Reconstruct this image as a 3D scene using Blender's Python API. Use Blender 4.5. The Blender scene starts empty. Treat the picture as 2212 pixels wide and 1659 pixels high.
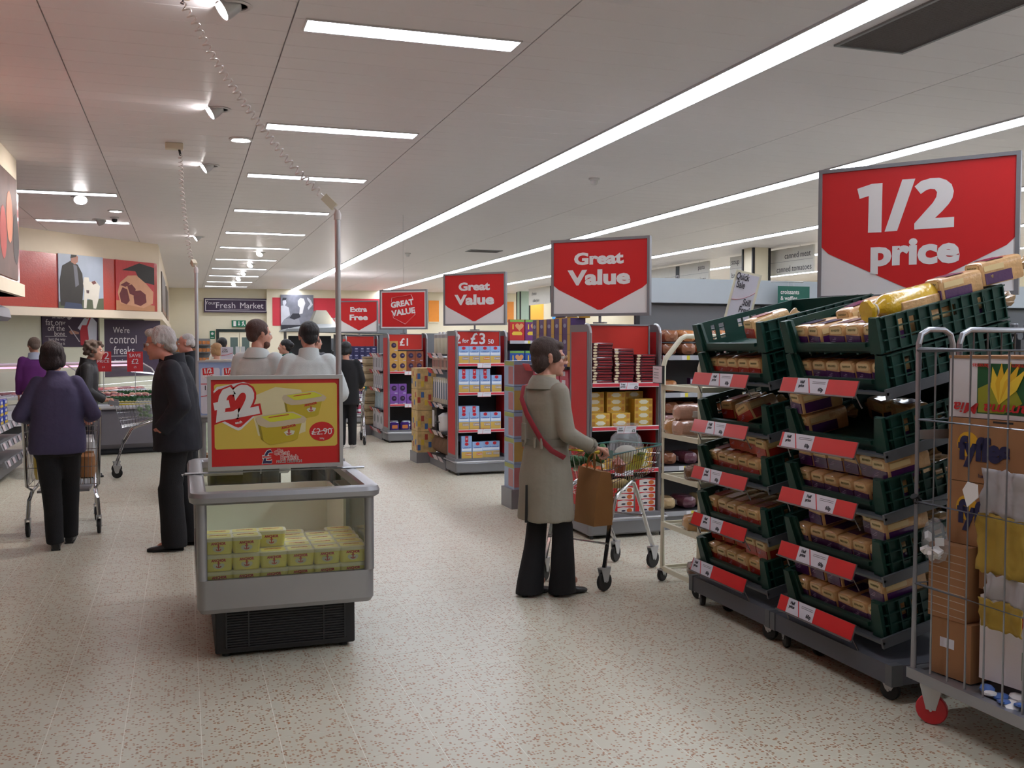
import bpy, bmesh, math, random
from mathutils import Vector, Matrix, Euler, noise as mnoise
R = math.radians
random.seed(7)
S = bpy.context.scene
COL = S.collection

# ------------------------------------------------------------------ camera, world, exposure
cam_d = bpy.data.cameras.new('camera')
cam_d.sensor_fit = 'HORIZONTAL'; cam_d.sensor_width = 36.0; cam_d.lens = 2110 / 2212 * 36
cam_d.clip_start = 0.05; cam_d.clip_end = 200
cam = bpy.data.objects.new('camera', cam_d); COL.objects.link(cam)
cam.location = (0, 0, 1.6); cam.rotation_euler = (R(90 - 2.35), 0, R(-18.6))
S.camera = cam
W = bpy.data.worlds.new('world'); S.world = W; W.use_nodes = True
W.node_tree.nodes['Background'].inputs[0].default_value = (0.80, 0.78, 0.80, 1)
W.node_tree.nodes['Background'].inputs[1].default_value = 0.10
S.view_settings.view_transform = 'Standard'; S.view_settings.look = 'None'
S.view_settings.exposure = 0.0; S.view_settings.gamma = 1.0; S.view_settings.use_curve_mapping = False
LIGHT = 19.0          # radiance of the fluorescent fittings
CEIL = 3.70

# ------------------------------------------------------------------ materials
def lin(c):
    return tuple(((x / 255) / 12.92 if x / 255 <= .04045 else ((x / 255 + .055) / 1.055) ** 2.4) for x in c)
_M = {}
def mat(name, c=(200, 200, 200), r=.5, m=0., coat=0., emit=0., alpha=1., trans=0., var=.06, vs=9., bump=0., bs=80., spec=.5, stretch=None):
    if name in _M: return _M[name]
    a = bpy.data.materials.new(name); a.use_nodes = True; nt = a.node_tree; n = nt.nodes; l = nt.links
    b = n['Principled BSDF']; L = lin(c)
    b.inputs['Base Color'].default_value = (*L, 1); b.inputs['Roughness'].default_value = r
    b.inputs['Metallic'].default_value = m; b.inputs['Coat Weight'].default_value = coat
    b.inputs['Coat Roughness'].default_value = .12
    b.inputs['Specular IOR Level'].default_value = spec
    b.inputs['Alpha'].default_value = alpha; b.inputs['Transmission Weight'].default_value = trans
    if emit:
        b.inputs['Emission Color'].default_value = (*L, 1); b.inputs['Emission Strength'].default_value = emit
    tc = None
    def coord():
        nonlocal tc
        if tc is None:
            tc = n.new('ShaderNodeTexCoord')
            if stretch:
                mp = n.new('ShaderNodeMapping'); mp.inputs['Scale'].default_value = stretch
                l.new(tc.outputs['Object'], mp.inputs[0]); tc = mp
        return tc.outputs['Vector' if stretch else 'Object']
    if var:
        t = n.new('ShaderNodeTexNoise'); t.inputs['Scale'].default_value = vs; t.inputs['Detail'].default_value = 3
        l.new(coord(), t.inputs['Vector'])
        x = n.new('ShaderNodeMix'); x.data_type = 'RGBA'
        x.inputs[6].default_value = (*[v * (1 - var) for v in L], 1)
        x.inputs[7].default_value = (*[min(1, v * (1 + var)) for v in L], 1)
        l.new(t.outputs[0], x.inputs[0]); l.new(x.outputs[2], b.inputs['Base Color'])
    if bump:
        t2 = n.new('ShaderNodeTexNoise'); t2.inputs['Scale'].default_value = bs; t2.inputs['Detail'].default_value = 2
        l.new(coord(), t2.inputs['Vector'])
        bp = n.new('ShaderNodeBump'); bp.inputs['Strength'].default_value = bump; bp.inputs['Distance'].default_value = .01
        l.new(t2.outputs[0], bp.inputs['Height']); l.new(bp.outputs[0], b.inputs['Normal'])
    _M[name] = a; return a

def glass(name, c=(225, 240, 230), tint=.10):
    # thin pane: mostly clear with a fresnel reflection
    if name in _M: return _M[name]
    a = bpy.data.materials.new(name); a.use_nodes = True; nt = a.node_tree; n = nt.nodes; l = nt.links
    n.remove(n['Principled BSDF'])
    tr = n.new('ShaderNodeBsdfTransparent'); tr.inputs[0].default_value = (*lin(c), 1)
    gl = n.new('ShaderNodeBsdfGlossy'); gl.inputs['Roughness'].default_value = .03
    fr = n.new('ShaderNodeFresnel'); fr.inputs[0].default_value = 1.45
    ad = n.new('ShaderNodeMath'); ad.operation = 'ADD'; ad.use_clamp = True; ad.inputs[1].default_value = tint * .4
    mx = n.new('ShaderNodeMixShader')
    l.new(fr.outputs[0], ad.inputs[0]); l.new(ad.outputs[0], mx.inputs[0]); l.new(tr.outputs[0], mx.inputs[1]); l.new(gl.outputs[0], mx.inputs[2])
    l.new(mx.outputs[0], n['Material Output'].inputs[0])
    _M[name] = a; return a

# ------------------------------------------------------------------ mesh builder
def frame(d):
    d = Vector(d).normalized(); u = Vector((0, 0, 1)) if abs(d.z) < .95 else Vector((1, 0, 0))
    a = d.cross(u).normalized(); return a, a.cross(d).normalized()
def rrect(cx, cy, w, h, r=.01, n=3):
    p = []
    for sx, sy, a0 in ((1, 1, 0), (-1, 1, 90), (-1, -1, 180), (1, -1, 270)):
        for i in range(n + 1):
            a = R(a0 + 90 * i / n); p.append((cx + sx * (w / 2 - r) + r * math.cos(a), cy + sy * (h / 2 - r) + r * math.sin(a)))
    return p
class MB:
    def __init__(s): s.v = []; s.f = []; s.m = []; s.M = None
    def add(s, vs, fs, mi=0):
        k = len(s.v)
        s.v += [tuple(s.M @ Vector(p)) for p in vs] if s.M else [tuple(p) for p in vs]
        for f in fs: s.f.append([k + i for i in f]); s.m.append(mi)
        return s
    def box(s, x0, x1, y0, y1, z0, z1, mi=0):
        return s.add([(x, y, z) for z in (z0, z1) for y in (y0, y1) for x in (x0, x1)],
                     [(0, 2, 3, 1), (4, 5, 7, 6), (0, 1, 5, 4), (2, 6, 7, 3), (0, 4, 6, 2), (1, 3, 7, 5)], mi)
    def obox(s, c, sz, rot=(0, 0, 0), mi=0):
        o = s.M; s.M = (o or Matrix()) @ Matrix.Translation(c) @ Euler(rot).to_matrix().to_4x4()
        s.box(-sz[0] / 2, sz[0] / 2, -sz[1] / 2, sz[1] / 2, -sz[2] / 2, sz[2] / 2, mi); s.M = o; return s
    def prism(s, pts, a0, a1, mi=0, ax='z'):
        def q(p, a): return {'z': (p[0], p[1], a), 'y': (p[0], a, p[1]), 'x': (a, p[0], p[1])}[ax]
        n = len(pts); vs = [q(p, a0) for p in pts] + [q(p, a1) for p in pts]
        return s.add(vs, [tuple(range(n))[::-1], tuple(range(n, 2 * n))] + [(i, (i + 1) % n, n + (i + 1) % n, n + i) for i in range(n)], mi)
    def rbox(s, x0, x1, y0, y1, z0, z1, r=.01, mi=0, c=None):
        # box with rounded vertical edges and chamfered rims
        c = min(r * .5, (z1 - z0) * .3) if c is None else c; cx, cy = (x0 + x1) / 2, (y0 + y1) / 2; w, h = x1 - x0, y1 - y0
        A = rrect(cx, cy, w - 2 * c, h - 2 * c, max(r - c, .0005)); B = rrect(cx, cy, w, h, r)
        return s.loft([[(x, y, z0) for x, y in A], [(x, y, z0 + c) for x, y in B], [(x, y, z1 - c) for x, y in B], [(x, y, z1) for x, y in A]], mi)
    def loft(s, rings, mi=0, cap=True, loop=False):
        n = len(rings[0]); k = len(rings); vs = [p for r in rings for p in r]; fs = []
        for j in range(k if loop else k - 1):
            for i in range(n): fs.append((j * n + i, j * n + (i + 1) % n, ((j + 1) % k) * n + (i + 1) % n, ((j + 1) % k) * n + i))
        if cap and not loop: fs += [tuple(range(n))[::-1], tuple(range((k - 1) * n, k * n))]
        return s.add(vs, fs, mi)
    def tube(s, path, r=.01, n=8, mi=0, loop=False, flat=None):
        P = [Vector(p) for p in path]; k = len(P); rings = []; u = None
        for i in range(k):
            if loop: t = P[(i + 1) % k] - P[i - 1]
            else: t = P[min(i + 1, k - 1)] - P[max(i - 1, 0)]
            t.normalize()
            if u is None: u, w = frame(t)
            else:
                u = (u - t * u.dot(t)); u = u.normalized() if u.length > 1e-6 else frame(t)[0]; w = u.cross(t) * -1
                w = t.cross(u)
            rr = r[i] if isinstance(r, (list, tuple)) else r
            rings.append([tuple(P[i] + u * (rr * math.cos(2 * math.pi * j / n)) + w * (rr * (flat or 1) * math.sin(2 * math.pi * j / n))) for j in range(n)])
        return s.loft(rings, mi, True, loop)
    def lathe(s, prof, n=16, mi=0, o=(0, 0, 0), ax='z'):
        rings = []
        for r, h in prof:
            ring = []
            for j in range(n):
                a = 2 * math.pi * j / n; x, y = r * math.cos(a), r * math.sin(a)
                p = {'z': (x, y, h), 'y': (x, h, -y), 'x': (h, x, y)}[ax]
                ring.append((o[0] + p[0], o[1] + p[1], o[2] + p[2]))
            rings.append(ring)
        return s.loft(rings, mi)
    def ell(s, c, r, nu=12, nv=8, mi=0, rot=None):
        if not isinstance(r, (tuple, list)): r = (r, r, r)
        m = Euler(rot).to_matrix() if rot else None; c = Vector(c); rings = []
        for i in range(1, nv):
            a = math.pi * i / nv; ring = []
            for j in range(nu):
                b = 2 * math.pi * j / nu; p = Vector((r[0] * math.sin(a) * math.cos(b), r[1] * math.sin(a) * math.sin(b), -r[2] * math.cos(a)))
                ring.append(tuple(c + (m @ p if m else p)))
            rings.append(ring)
        k = len(s.v); s.loft(rings, mi, False)
        for q, base, rev in ((-r[2], 0, True), (r[2], (nv - 2) * nu, False)):
            p = Vector((0, 0, q)); p = tuple(c + (m @ p if m else p)); vi = len(s.v)
            s.v.append(tuple(s.M @ Vector(p)) if s.M else p)
            for j in range(nu):
                f = [k + base + j, k + base + (j + 1) % nu, vi]; s.f.append(f[::-1] if rev else f); s.m.append(mi)
        return s
    def cap(s, a, ra, b, rb, n=10, mi=0):
        # tapered capsule
        a, b = Vector(a), Vector(b); d = (b - a); L = d.length or 1e-6; d.normalize(); u, w = frame(d); rings = []
        for base, rr, sg in ((a, ra, -1), (b, rb, 1)):
            for q in ((80, 50, 20, 0) if sg < 0 else (0, 20, 50, 80)):
                z = sg * rr * math.sin(R(q)); rad = rr * math.cos(R(q))
                rings.append([tuple(base + d * z + u * (rad * math.cos(2 * math.pi * j / n)) + w * (rad * math.sin(2 * math.pi * j / n))) for j in range(n)])
        return s.loft(rings, mi)
    def mesh(s, name, mats, sharp=32):
        me = bpy.data.meshes.new(name); me.from_pydata(s.v, [], s.f)
        for a in (mats if isinstance(mats, (list, tuple)) else [mats]): me.materials.append(a)
        me.polygons.foreach_set('material_index', s.m); me.polygons.foreach_set('use_smooth', [True] * len(s.f))
        bm = bmesh.new(); bm.from_mesh(me); bmesh.ops.recalc_face_normals(bm, faces=bm.faces); bm.to_mesh(me); bm.free()
        me.set_sharp_from_angle(angle=R(sharp)); me.update(); return me
    def build(s, name, mats, parent=None, loc=(0, 0, 0), rot=(0, 0, 0), sharp=32):
        return link(name, s.mesh(name, mats, sharp), parent, loc, rot)
def link(name, me, parent=None, loc=(0, 0, 0), rot=(0, 0, 0), scale=None):
    o = bpy.data.objects.new(name, me); COL.objects.link(o); o.parent = parent; o.location = loc; o.rotation_euler = rot
    if scale: o.scale = scale
    return o
def tag(o, label, cat, group=None):
    o['label'] = label; o['category'] = cat
    if group: o['group'] = group
    return o
def thing(name, label, cat, loc=(0, 0, 0), rz=0, group=None, rot=None):
    o = bpy.data.objects.new(name, None); o.empty_display_size = .1; COL.objects.link(o)
    o.location = loc; o.rotation_euler = rot or (0, 0, R(rz)); return tag(o, label, cat, group)
def struct(o): o['kind'] = 'structure'; return o
def dup(root, loc=None, rz=None, label=None, group=None, rot=None):
    def cp(o, par):
        c = o.copy(); COL.objects.link(c); c.parent = par
        for ch in (KIDS[o.name] if o.name in KIDS else o.children): cp(ch, c)
        return c
    r = cp(root, None)
    if loc is not None: r.location = loc
    if rz is not None: r.rotation_euler = (0, 0, R(rz))
    if rot is not None: r.rotation_euler = rot
    if label: r['label'] = label
    if group: r['group'] = group
    return r
KIDS = {}
def remember(o):   # children lists, so that copying stays quick in a big scene
    KIDS[o.name] = list(o.children)
    for c in o.children: remember(c)
    return o

# ------------------------------------------------------------------ lettering (flat print built as thin geometry)
_T = {}
def tmesh(s, bold, shear, m):
    k = (s, bold, shear, m.name)
    if k in _T: return _T[k]
    cu = bpy.data.curves.new('lettering', 'FONT'); cu.body = s; cu.size = 1; cu.offset = bold; cu.shear = shear
    cu.extrude = .004; cu.resolution_u = 3; cu.align_x = 'CENTER'; cu.space_line = .85
    o = bpy.data.objects.new('lettering', cu)
    me = bpy.data.meshes.new_from_object(o)
    bpy.data.objects.remove(o); bpy.data.curves.remove(cu); me.name = 'lettering'
    xs = [v.co.x for v in me.vertices] or [0, 1]; ys = [v.co.y for v in me.vertices] or [0, 1]
    me.transform(Matrix.Translation((-(min(xs) + max(xs)) / 2, -(min(ys) + max(ys)) / 2, 0)))
    me.materials.clear(); me.materials.append(m)
    _T[k] = (me, max(xs) - min(xs), max(ys) - min(ys)); return _T[k]
def text(s, parent, m, x, z, h=None, w=None, y=-.002, bold=.02, shear=0, rot=0, name='lettering', face=None):
    # lettering in the local XZ plane, read from -Y; (x, z) is its centre; face = extra euler for other planes
    me, W0, H0 = tmesh(s, bold, shear, m)
    sy = h / H0 if h else w / W0; sx = w / W0 if w else sy
    if h is None: sy = sx
    e = Euler((R(90), 0, 0)).to_matrix() @ Euler((0, 0, R(rot))).to_matrix()
    return link(name, me, parent, (x, y, z), e.to_euler(), (sx, sy, .12))
def plate(name, parent, m, pts, y=-.001, th=.001):
    return MB().prism(pts, y, y - th, 0, 'y').build(name, m, parent)
def rectp(x0, x1, z0, z1): return [(x0, z0), (x1, z0), (x1, z1), (x0, z1)]

WHITE = mat('white_print', (228, 224, 222), .45, var=.02); RED = mat('red_print', (205, 32, 34), .42, var=.03)
DRED = mat('red_panel', (196, 34, 40), .5, var=.04); BLACK = mat('black_print', (28, 26, 28), .5)
GREYM = mat('grey_metal', (134, 134, 138), .40, .35, var=.05); GREYP = mat('grey_paint', (128, 130, 132), .45, var=.04)
ALU = mat('aluminium', (186, 186, 188), .32, .45, var=.04); CHROME = mat('chrome_wire', (190, 190, 192), .16, 1., var=.03)
DARK = mat('dark_metal', (38, 38, 40), .5, var=.05); CREAM = mat('cream_wall', (232, 222, 196), .6, var=.02)
RUBBER = mat('black_rubber', (24, 24, 25), .55, var=.1); GREENP = mat('green_print', (10, 92, 76), .45)
# ================================================================== SETTING: floor, ceiling, outer walls
def terrazzo():
    a = bpy.data.materials.new('terrazzo'); a.use_nodes = True; nt = a.node_tree; n = nt.nodes; l = nt.links; b = n['Principled BSDF']
    g = n.new('ShaderNodeNewGeometry')
    def vor(scale, off):
        mp = n.new('ShaderNodeMapping'); mp.inputs['Location'].default_value = off; l.new(g.outputs['Position'], mp.inputs[0])
        wn = n.new('ShaderNodeTexNoise'); wn.inputs['Scale'].default_value = scale * .9; l.new(mp.outputs[0], wn.inputs['Vector'])
        ad = n.new('ShaderNodeVectorMath'); ad.operation = 'MULTIPLY_ADD'; ad.inputs[1].default_value = (.005, .005, 0); l.new(wn.outputs['Color'], ad.inputs[0]); l.new(mp.outputs[0], ad.inputs[2])
        v = n.new('ShaderNodeTexVoronoi'); v.voronoi_dimensions = '2D'; v.inputs['Scale'].default_value = scale; l.new(ad.outputs[0], v.inputs['Vector'])
        return v
    def m(op, x, y):
        q = n.new('ShaderNodeMath'); q.operation = op
        for i, k in enumerate((x, y)):
            if isinstance(k, (int, float)): q.inputs[i].default_value = k
            else: l.new(k, q.inputs[i])
        return q.outputs[0]
    def mix(f, c1, c2):
        q = n.new('ShaderNodeMix'); q.data_type = 'RGBA'; l.new(f, q.inputs[0])
        for i, k in ((6, c1), (7, c2)):
            if isinstance(k, tuple): q.inputs[i].default_value = (*lin(k), 1)
            else: l.new(k, q.inputs[i])
        return q.outputs[2]
    ns = n.new('ShaderNodeTexNoise'); ns.inputs['Scale'].default_value = 1.7; l.new(g.outputs['Position'], ns.inputs['Vector'])
    base = mix(ns.outputs[0], (203, 198, 178), (214, 209, 190))
    for scale, off, thr, dist, c1, c2 in ((74, (0, 0, 0), .80, .38, (158, 112, 80), (192, 158, 124)), (64, (7, 5, 0), .88, .40, (184, 128, 88), (160, 140, 116))):
        v = vor(scale, off); sp = n.new('ShaderNodeSeparateColor'); l.new(v.outputs['Color'], sp.inputs[0])
        chip = m('MULTIPLY', m('GREATER_THAN', sp.outputs[0], thr), m('LESS_THAN', v.outputs['Distance'], dist))
        cc = mix(sp.outputs[1], c1, c2); base = mix(chip, base, cc)
    l.new(base, b.inputs['Base Color']); b.inputs['Roughness'].default_value = .36; b.inputs['Specular IOR Level'].default_value = .42
    return a
TERR = terrazzo(); GROUT = mat('tile_grout', (232, 228, 214), .5, var=.05)
TS = .30
def frustum(x, y, z, pad=0.0):
    dx, dy, dz = x, y, z - 1.6; s, c = math.sin(R(18.6)), math.cos(R(18.6)); dep = dx * s + dy * c; lat = dx * c - dy * s
    if dep < .3: return None
    p, q = R(-2.35), None
    dd = dep * math.cos(p) + dz * math.sin(p); uu = -dep * math.sin(p) + dz * math.cos(p)
    px = 1106 + 2110 * lat / dd; py = 829.5 - 2110 * uu / dd
    return (px, py, dd) if -60 - pad < px < 2272 + pad and -60 - pad < py < 1719 + pad else None
floor = MB()
floor.box(-9, 20, -4, 39.2, -.05, -.0006, 1)
NY = 11.81
floor.add([(-9, NY, 0), (20, NY, 0), (20, 39.2, 0), (-9, 39.2, 0)], [(0, 1, 2, 3)], 0)
floor.add([(7.55, -4, 0), (20, -4, 0), (20, NY, 0), (7.55, NY, 0)], [(0, 1, 2, 3)], 0)
floor.add([(-9, -4, 0), (-3.25, -4, 0), (-3.25, NY, 0), (-9, NY, 0)], [(0, 1, 2, 3)], 0)
floor = struct(floor.build('floor', [TERR, GROUT]))
g_ = .002
tile_me = MB().box(g_, TS - g_, g_, TS - g_, -.001, 0).mesh('tile', [TERR])
cells = [(-3.25 + TS * i, 4.61 + TS * j) for i in range(36) for j in range(-28, 24)]
def keyt(c):
    f = frustum(c[0] + .15, c[1] + .15, 0); return f[2] if f else 99
near = sorted(cells, key=keyt)[:300]; nset = set(near)
for x, y in near: link('tile', tile_me, floor, (x, y, 0))
rest = MB()
for x, y in cells:
    if (x, y) not in nset: rest.box(x + g_, x + TS - g_, y + g_, y + TS - g_, -.001, 0)
o = rest.build('floor_tiles', TERR, floor); o['kind'] = 'stuff'

# ceiling of painted metal planks
CP = mat('ceiling_plank', (222, 217, 220), .42, .0, var=.03, vs=.6, spec=.45)
CB = mat('ceiling_gap', (205, 200, 202), .6)
ceil = struct(MB().box(-9, 20, -4, 39.2, CEIL + .02, CEIL + .12).build('ceiling', CB))
MODS = [(-8.5, -6.95), (-6.93, -5.4), (-5.38, -3.85), (-3.87, -2.35), (-2.335, -.825), (-.815, .695), (.705, 2.335), (2.345, 3.955), (4.265, 5.80), (5.81, 7.345), (7.655, 9.14), (9.15, 10.645), (10.955, 12.45), (12.46, 13.945), (14.255, 15.75), (15.76, 17.245), (17.555, 19), (19.01, 20)]
PP = .30
_pm = {}
def plank(w):
    k = round(w, 3)
    if k not in _pm:
        _pm[k] = MB().prism([(.0008, .02), (.0008, .0025), (.006, 0), (PP - .006, 0), (PP - .0008, .0025), (PP - .0008, .02)], 0, w, 0, 'x').mesh('plank', [CP], 15)
    return _pm[k]
pl = []
for a, b in MODS:
    for j in range(144):
        y = -4 + PP * j; f = frustum((a + b) / 2, y + .15, CEIL, 400)
        pl.append((f[2] if f else 999, a, b, y))
pl.sort(); far = MB()
for k, (dd, a, b, y) in enumerate(pl):
    if k < 300 and dd < 900: link('plank', plank(b - a), ceil, (a, y, CEIL))
    else: far.prism([(y + .0008, CEIL + .02), (y + .0008, CEIL + .0025), (y + .006, CEIL), (y + PP - .006, CEIL), (y + PP - .0008, CEIL + .0025), (y + PP - .0008, CEIL + .02)], a, b, 0, 'x')
o = far.build('planks', CP, ceil, sharp=15); o['kind'] = 'stuff'

# outer walls
struct(MB().box(-.5, 20, 38.8, 39, 0, CEIL + .02).build('wall_back', CREAM))
struct(MB().box(20, 20.2, -4, 38.8, 0, CEIL + .02).build('wall_right', CREAM))
struct(MB().box(-9, 20, -4.2, -4, 0, CEIL + .02).build('wall_front', CREAM))
struct(MB().box(-9.2, -9, -4, 39, 0, CEIL + .02).build('wall_left', CREAM))

# ------------------------------------------------------------------ ceiling fittings
LAMP = mat('lit_diffuser', (234, 241, 255), .5, emit=LIGHT, var=0)
LAMPH = mat('lit_spot', (255, 250, 248), .5, emit=LIGHT * 5, var=0)
FRAME = mat('lamp_frame', (205, 203, 204), .35, .3, var=.02)
def fitting(name, label, x0, x1, y0, y1, group, seg=0, t=.012):
    t_ = thing(name, label, 'ceiling light', ((x0 + x1) / 2, (y0 + y1) / 2, CEIL), group=group)
    w, h = (x1 - x0) / 2, (y1 - y0) / 2; f = MB()
    for a, b, c, d in ((-w, w, -h, -h + t), (-w, w, h - t, h), (-w, -w + t, -h + t, h - t), (w - t, w, -h + t, h - t)): f.box(a, b, c, d, -.012, .018)
    f.build('frame', FRAME, t_)
    n = seg or 1; L = (2 * h - 2 * t) / n
    for i in range(n):
        MB().box(-w + t, w - t, -h + t + L * i + .003, -h + t + L * (i + 1) - .003, -.004, .015).build('diffuser', LAMP, t_)
    return t_
SL = [.3, 3.45, 6.6, 9.74, 12.62, 15.97, 19.2, 22.15, 25.3, 28.4, 31.45, 34.45, 37.25]
for k, y in enumerate(SL):
    fitting('recessed_light', 'short white fluorescent light recessed across the ceiling over the main walkway', .78, 2.26, y - .125, y + .125, 'short crosswise ceiling lights over the walkway')
fitting('recessed_light', 'short crosswise ceiling light before the butcher bulkhead, nearest the bright star-like spotlight', -2.33, -.85, 14.80, 15.05, 'ceiling lights by the butcher counter')
fitting('recessed_light', 'short crosswise ceiling light close to the angled red butcher bulkhead', -2.33, -.85, 18.17, 18.42, 'ceiling lights by the butcher counter')
fitting('strip_light', 'long continuous ceiling light strip running above the freezer side of the shelf ends', 3.97, 4.25, -3, 38.6, None, 28)
fitting('strip_light', 'long continuous ceiling light strip behind the half price sign', 7.36, 7.64, -3, 38.6, None, 28)
fitting('strip_light', 'long continuous ceiling light strip above the hanging aisle boards', 10.66, 10.94, -3, 38.6, None, 28)
fitting('strip_light', 'long continuous ceiling light strip passing behind the aisle boards', 13.96, 14.24, -3, 38.6, None, 28)
fitting('strip_light', 'long continuous ceiling light strip by the far right wall', 17.26, 17.54, -3, 38.6, None, 28)

def spot(x, y, tilt, az, label, group, lit=LAMPH, beam=0, sz=1.0):
    t_ = thing('spotlight', label, 'spotlight', (x, y, CEIL), group=group)
    MB().lathe([(.105 * sz, 0), (.11 * sz, -.006), (.095 * sz, -.014), (.08 * sz, -.008), (.08 * sz, 0)], 24).build('trim_ring', FRAME, t_)
    e = Euler((R(tilt), 0, R(az)))
    MB().lathe([(.03, .03), (.06 * sz, .01), (.075 * sz, -.05), (.078 * sz, -.10), (.072 * sz, -.10), (.05 * sz, -.05), (.0, -.03)], 20).build('lamp_cup', ALU, t_, (0, 0, .02), e)
    MB().lathe([(.0, -.088), (.066 * sz, -.088), (.066 * sz, -.094), (0, -.094)], 20).build('bulb', lit, t_, (0, 0, .02), e)
    if beam:
        ld = bpy.data.lights.new('spot_beam', 'SPOT'); ld.energy = beam; ld.spot_size = R(80); ld.spot_blend = .6; ld.shadow_soft_size = .05; ld.color = (1, .96, .92)
        lo = bpy.data.objects.new('spot_beam', ld); COL.objects.link(lo); lo.parent = t_; lo.location = Vector((0, 0, .02)) + e.to_matrix() @ Vector((0, 0, -.12)); lo.rotation_euler = e
    return t_
for y, bm in ((6.38, 260), (9.2, 260), (12.11, 260), (20.17, 120)):
    spot(.33, y, 56, 98, 'tilted silver spotlight in the ceiling row beside the coiled cables', 'tilted spotlights above the freezers', beam=bm)
spot(-1.36, 15.28, 40, 185, 'glaring spotlight before the butcher counter, turned towards the walkway', None, beam=0, sz=1.2)
spot(-1.32, 17.95, 45, -40, 'silver spotlight turned towards the red butcher bulkhead', None, beam=260)
for y in (23.2, 26.6, 29.7, 32.3, 35.3):
    spot(1.72, y, 42, 150, 'small bright spotlight amid the farthest crosswise lights', 'far spotlights along the walkway')
for x, y, nm in ((.59, 10.47, 'round recessed downlight beside the ceiling power socket'), (-.98, 16.69, 'round recessed downlight near the butcher counter lights')):
    t_ = thing('downlight', nm, 'ceiling light', (x, y, CEIL))
    MB().lathe([(.12, 0), (.12, -.012), (.10, -.02), (.085, -.012), (.085, 0)], 24).build('trim_ring', FRAME, t_)
    MB().lathe([(0, -.004), (.085, -.004), (.085, -.013), (0, -.013)], 24).build('lens', LAMPH, t_)
# air grilles, detectors
PERF = mat('grille_dark', (104, 98, 98), .55, .4, bump=.9, bs=260)
def grille(x0, x1, y0, y1, label):
    t_ = thing('air_vent', label, 'vent', ((x0 + x1) / 2, (y0 + y1) / 2, CEIL)); w, h = (x1 - x0) / 2, (y1 - y0) / 2
    f = MB()
    for a, b, c, d in ((-w, w, -h, -h + .025), (-w, w, h - .025, h), (-w, -w + .025, -h + .025, h - .025), (w - .025, w, -h + .025, h - .025)): f.box(a, b, c, d, -.014, .015)
    f.build('frame', GREYP, t_)
    s = MB(); n = int((2 * h - .05) / .016)
    for i in range(n): s.box(-w + .025, w - .025, -h + .027 + i * .016, -h + .036 + i * .016, -.008, .01)
    o = s.build('slats', PERF, t_); o['kind'] = 'stuff'
    MB().box(-w + .025, w - .025, -h + .025, h - .025, .005, .012).build('backing', DARK, t_)
grille(4.36, 4.95, 3.5, 5.87, 'large dark slatted ceiling vent beside the long light strip')
grille(6.1, 6.85, 21.0, 21.45, 'small far ceiling vent beyond the shelf end signs')
for x, y, nm in ((4.97, 11.5, 'small white ceiling detector between the two longest light strips'), (4.96, 22.3, 'small white ceiling detector far along the main walkway'), (-1.05, 17.55, 'dark dome camera on the ceiling by the butcher bulkhead')):
    t_ = thing('ceiling_detector', nm, 'detector', (x, y, CEIL)); dk = 'dome' in nm
    MB().lathe([(.07, 0), (.07, -.02), (.05, -.03), (0, -.03)], 18).build('base_plate', FRAME, t_)
    MB().lathe([(.045, -.03), (.045, -.06), (.03, -.085), (0, -.09)], 18).build('sensor_head', DARK if dk else FRAME, t_)
# ================================================================== SHELF ENDS, HANGING PROMOTION SIGNS, PACKS
SHELFM = mat('shelf_dark', (58, 58, 60), .5, .2); BACKD = mat('back_panel_dark', (46, 45, 46), .6)
PSTRIP = mat('price_strip_pink', (214, 58, 72), .4, var=.03); CARDW = mat('price_card', (222, 222, 228), .4, var=.02)
INK = mat('ink', (52, 50, 58), .5, var=0)
RUBY = mat('header_red', (196, 34, 16), .45, var=.04)
def price_card(parent, x, z, y, w=.15, h=.048, words=None, price=None, rim=True):
    c = MB(); c.box(x - w / 2, x + w / 2, y - .002, y, z - h / 2, z + h / 2, 0)
    c.prism([(x - w * .18, z - h / 2), (x - w * .16, z - h / 2), (x - w * .06, z + h / 2), (x - w * .08, z + h / 2)], y - .002, y - .0026, 1, 'y')
    for a in (-1, 1): c.box(x - w / 2, x + w / 2, y - .0026, y - .002, z + a * h / 2 - .0015, z + a * h / 2 + .0015, 1)
    for j in range(2): c.box(x + w * .02, x + w * .42, y - .0025, y - .002, z + h * (.26 - .12 * j), z + h * (.26 - .12 * j) + .0012, 2)
    o = c.build('price_card', [CARDW, PSTRIP, INK], parent)
    return o
def card_text(parent, x, z, y, w, h, words, price):
    if words: text(words, parent, INK, x - w * .33, z + h * .02, h=h * .62, w=w * .25, y=y - .003, bold=.03)
    if price: text(price, parent, INK, x + w * .36, z - h * .2, h=h * .42, y=y - .003, bold=.05)
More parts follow.
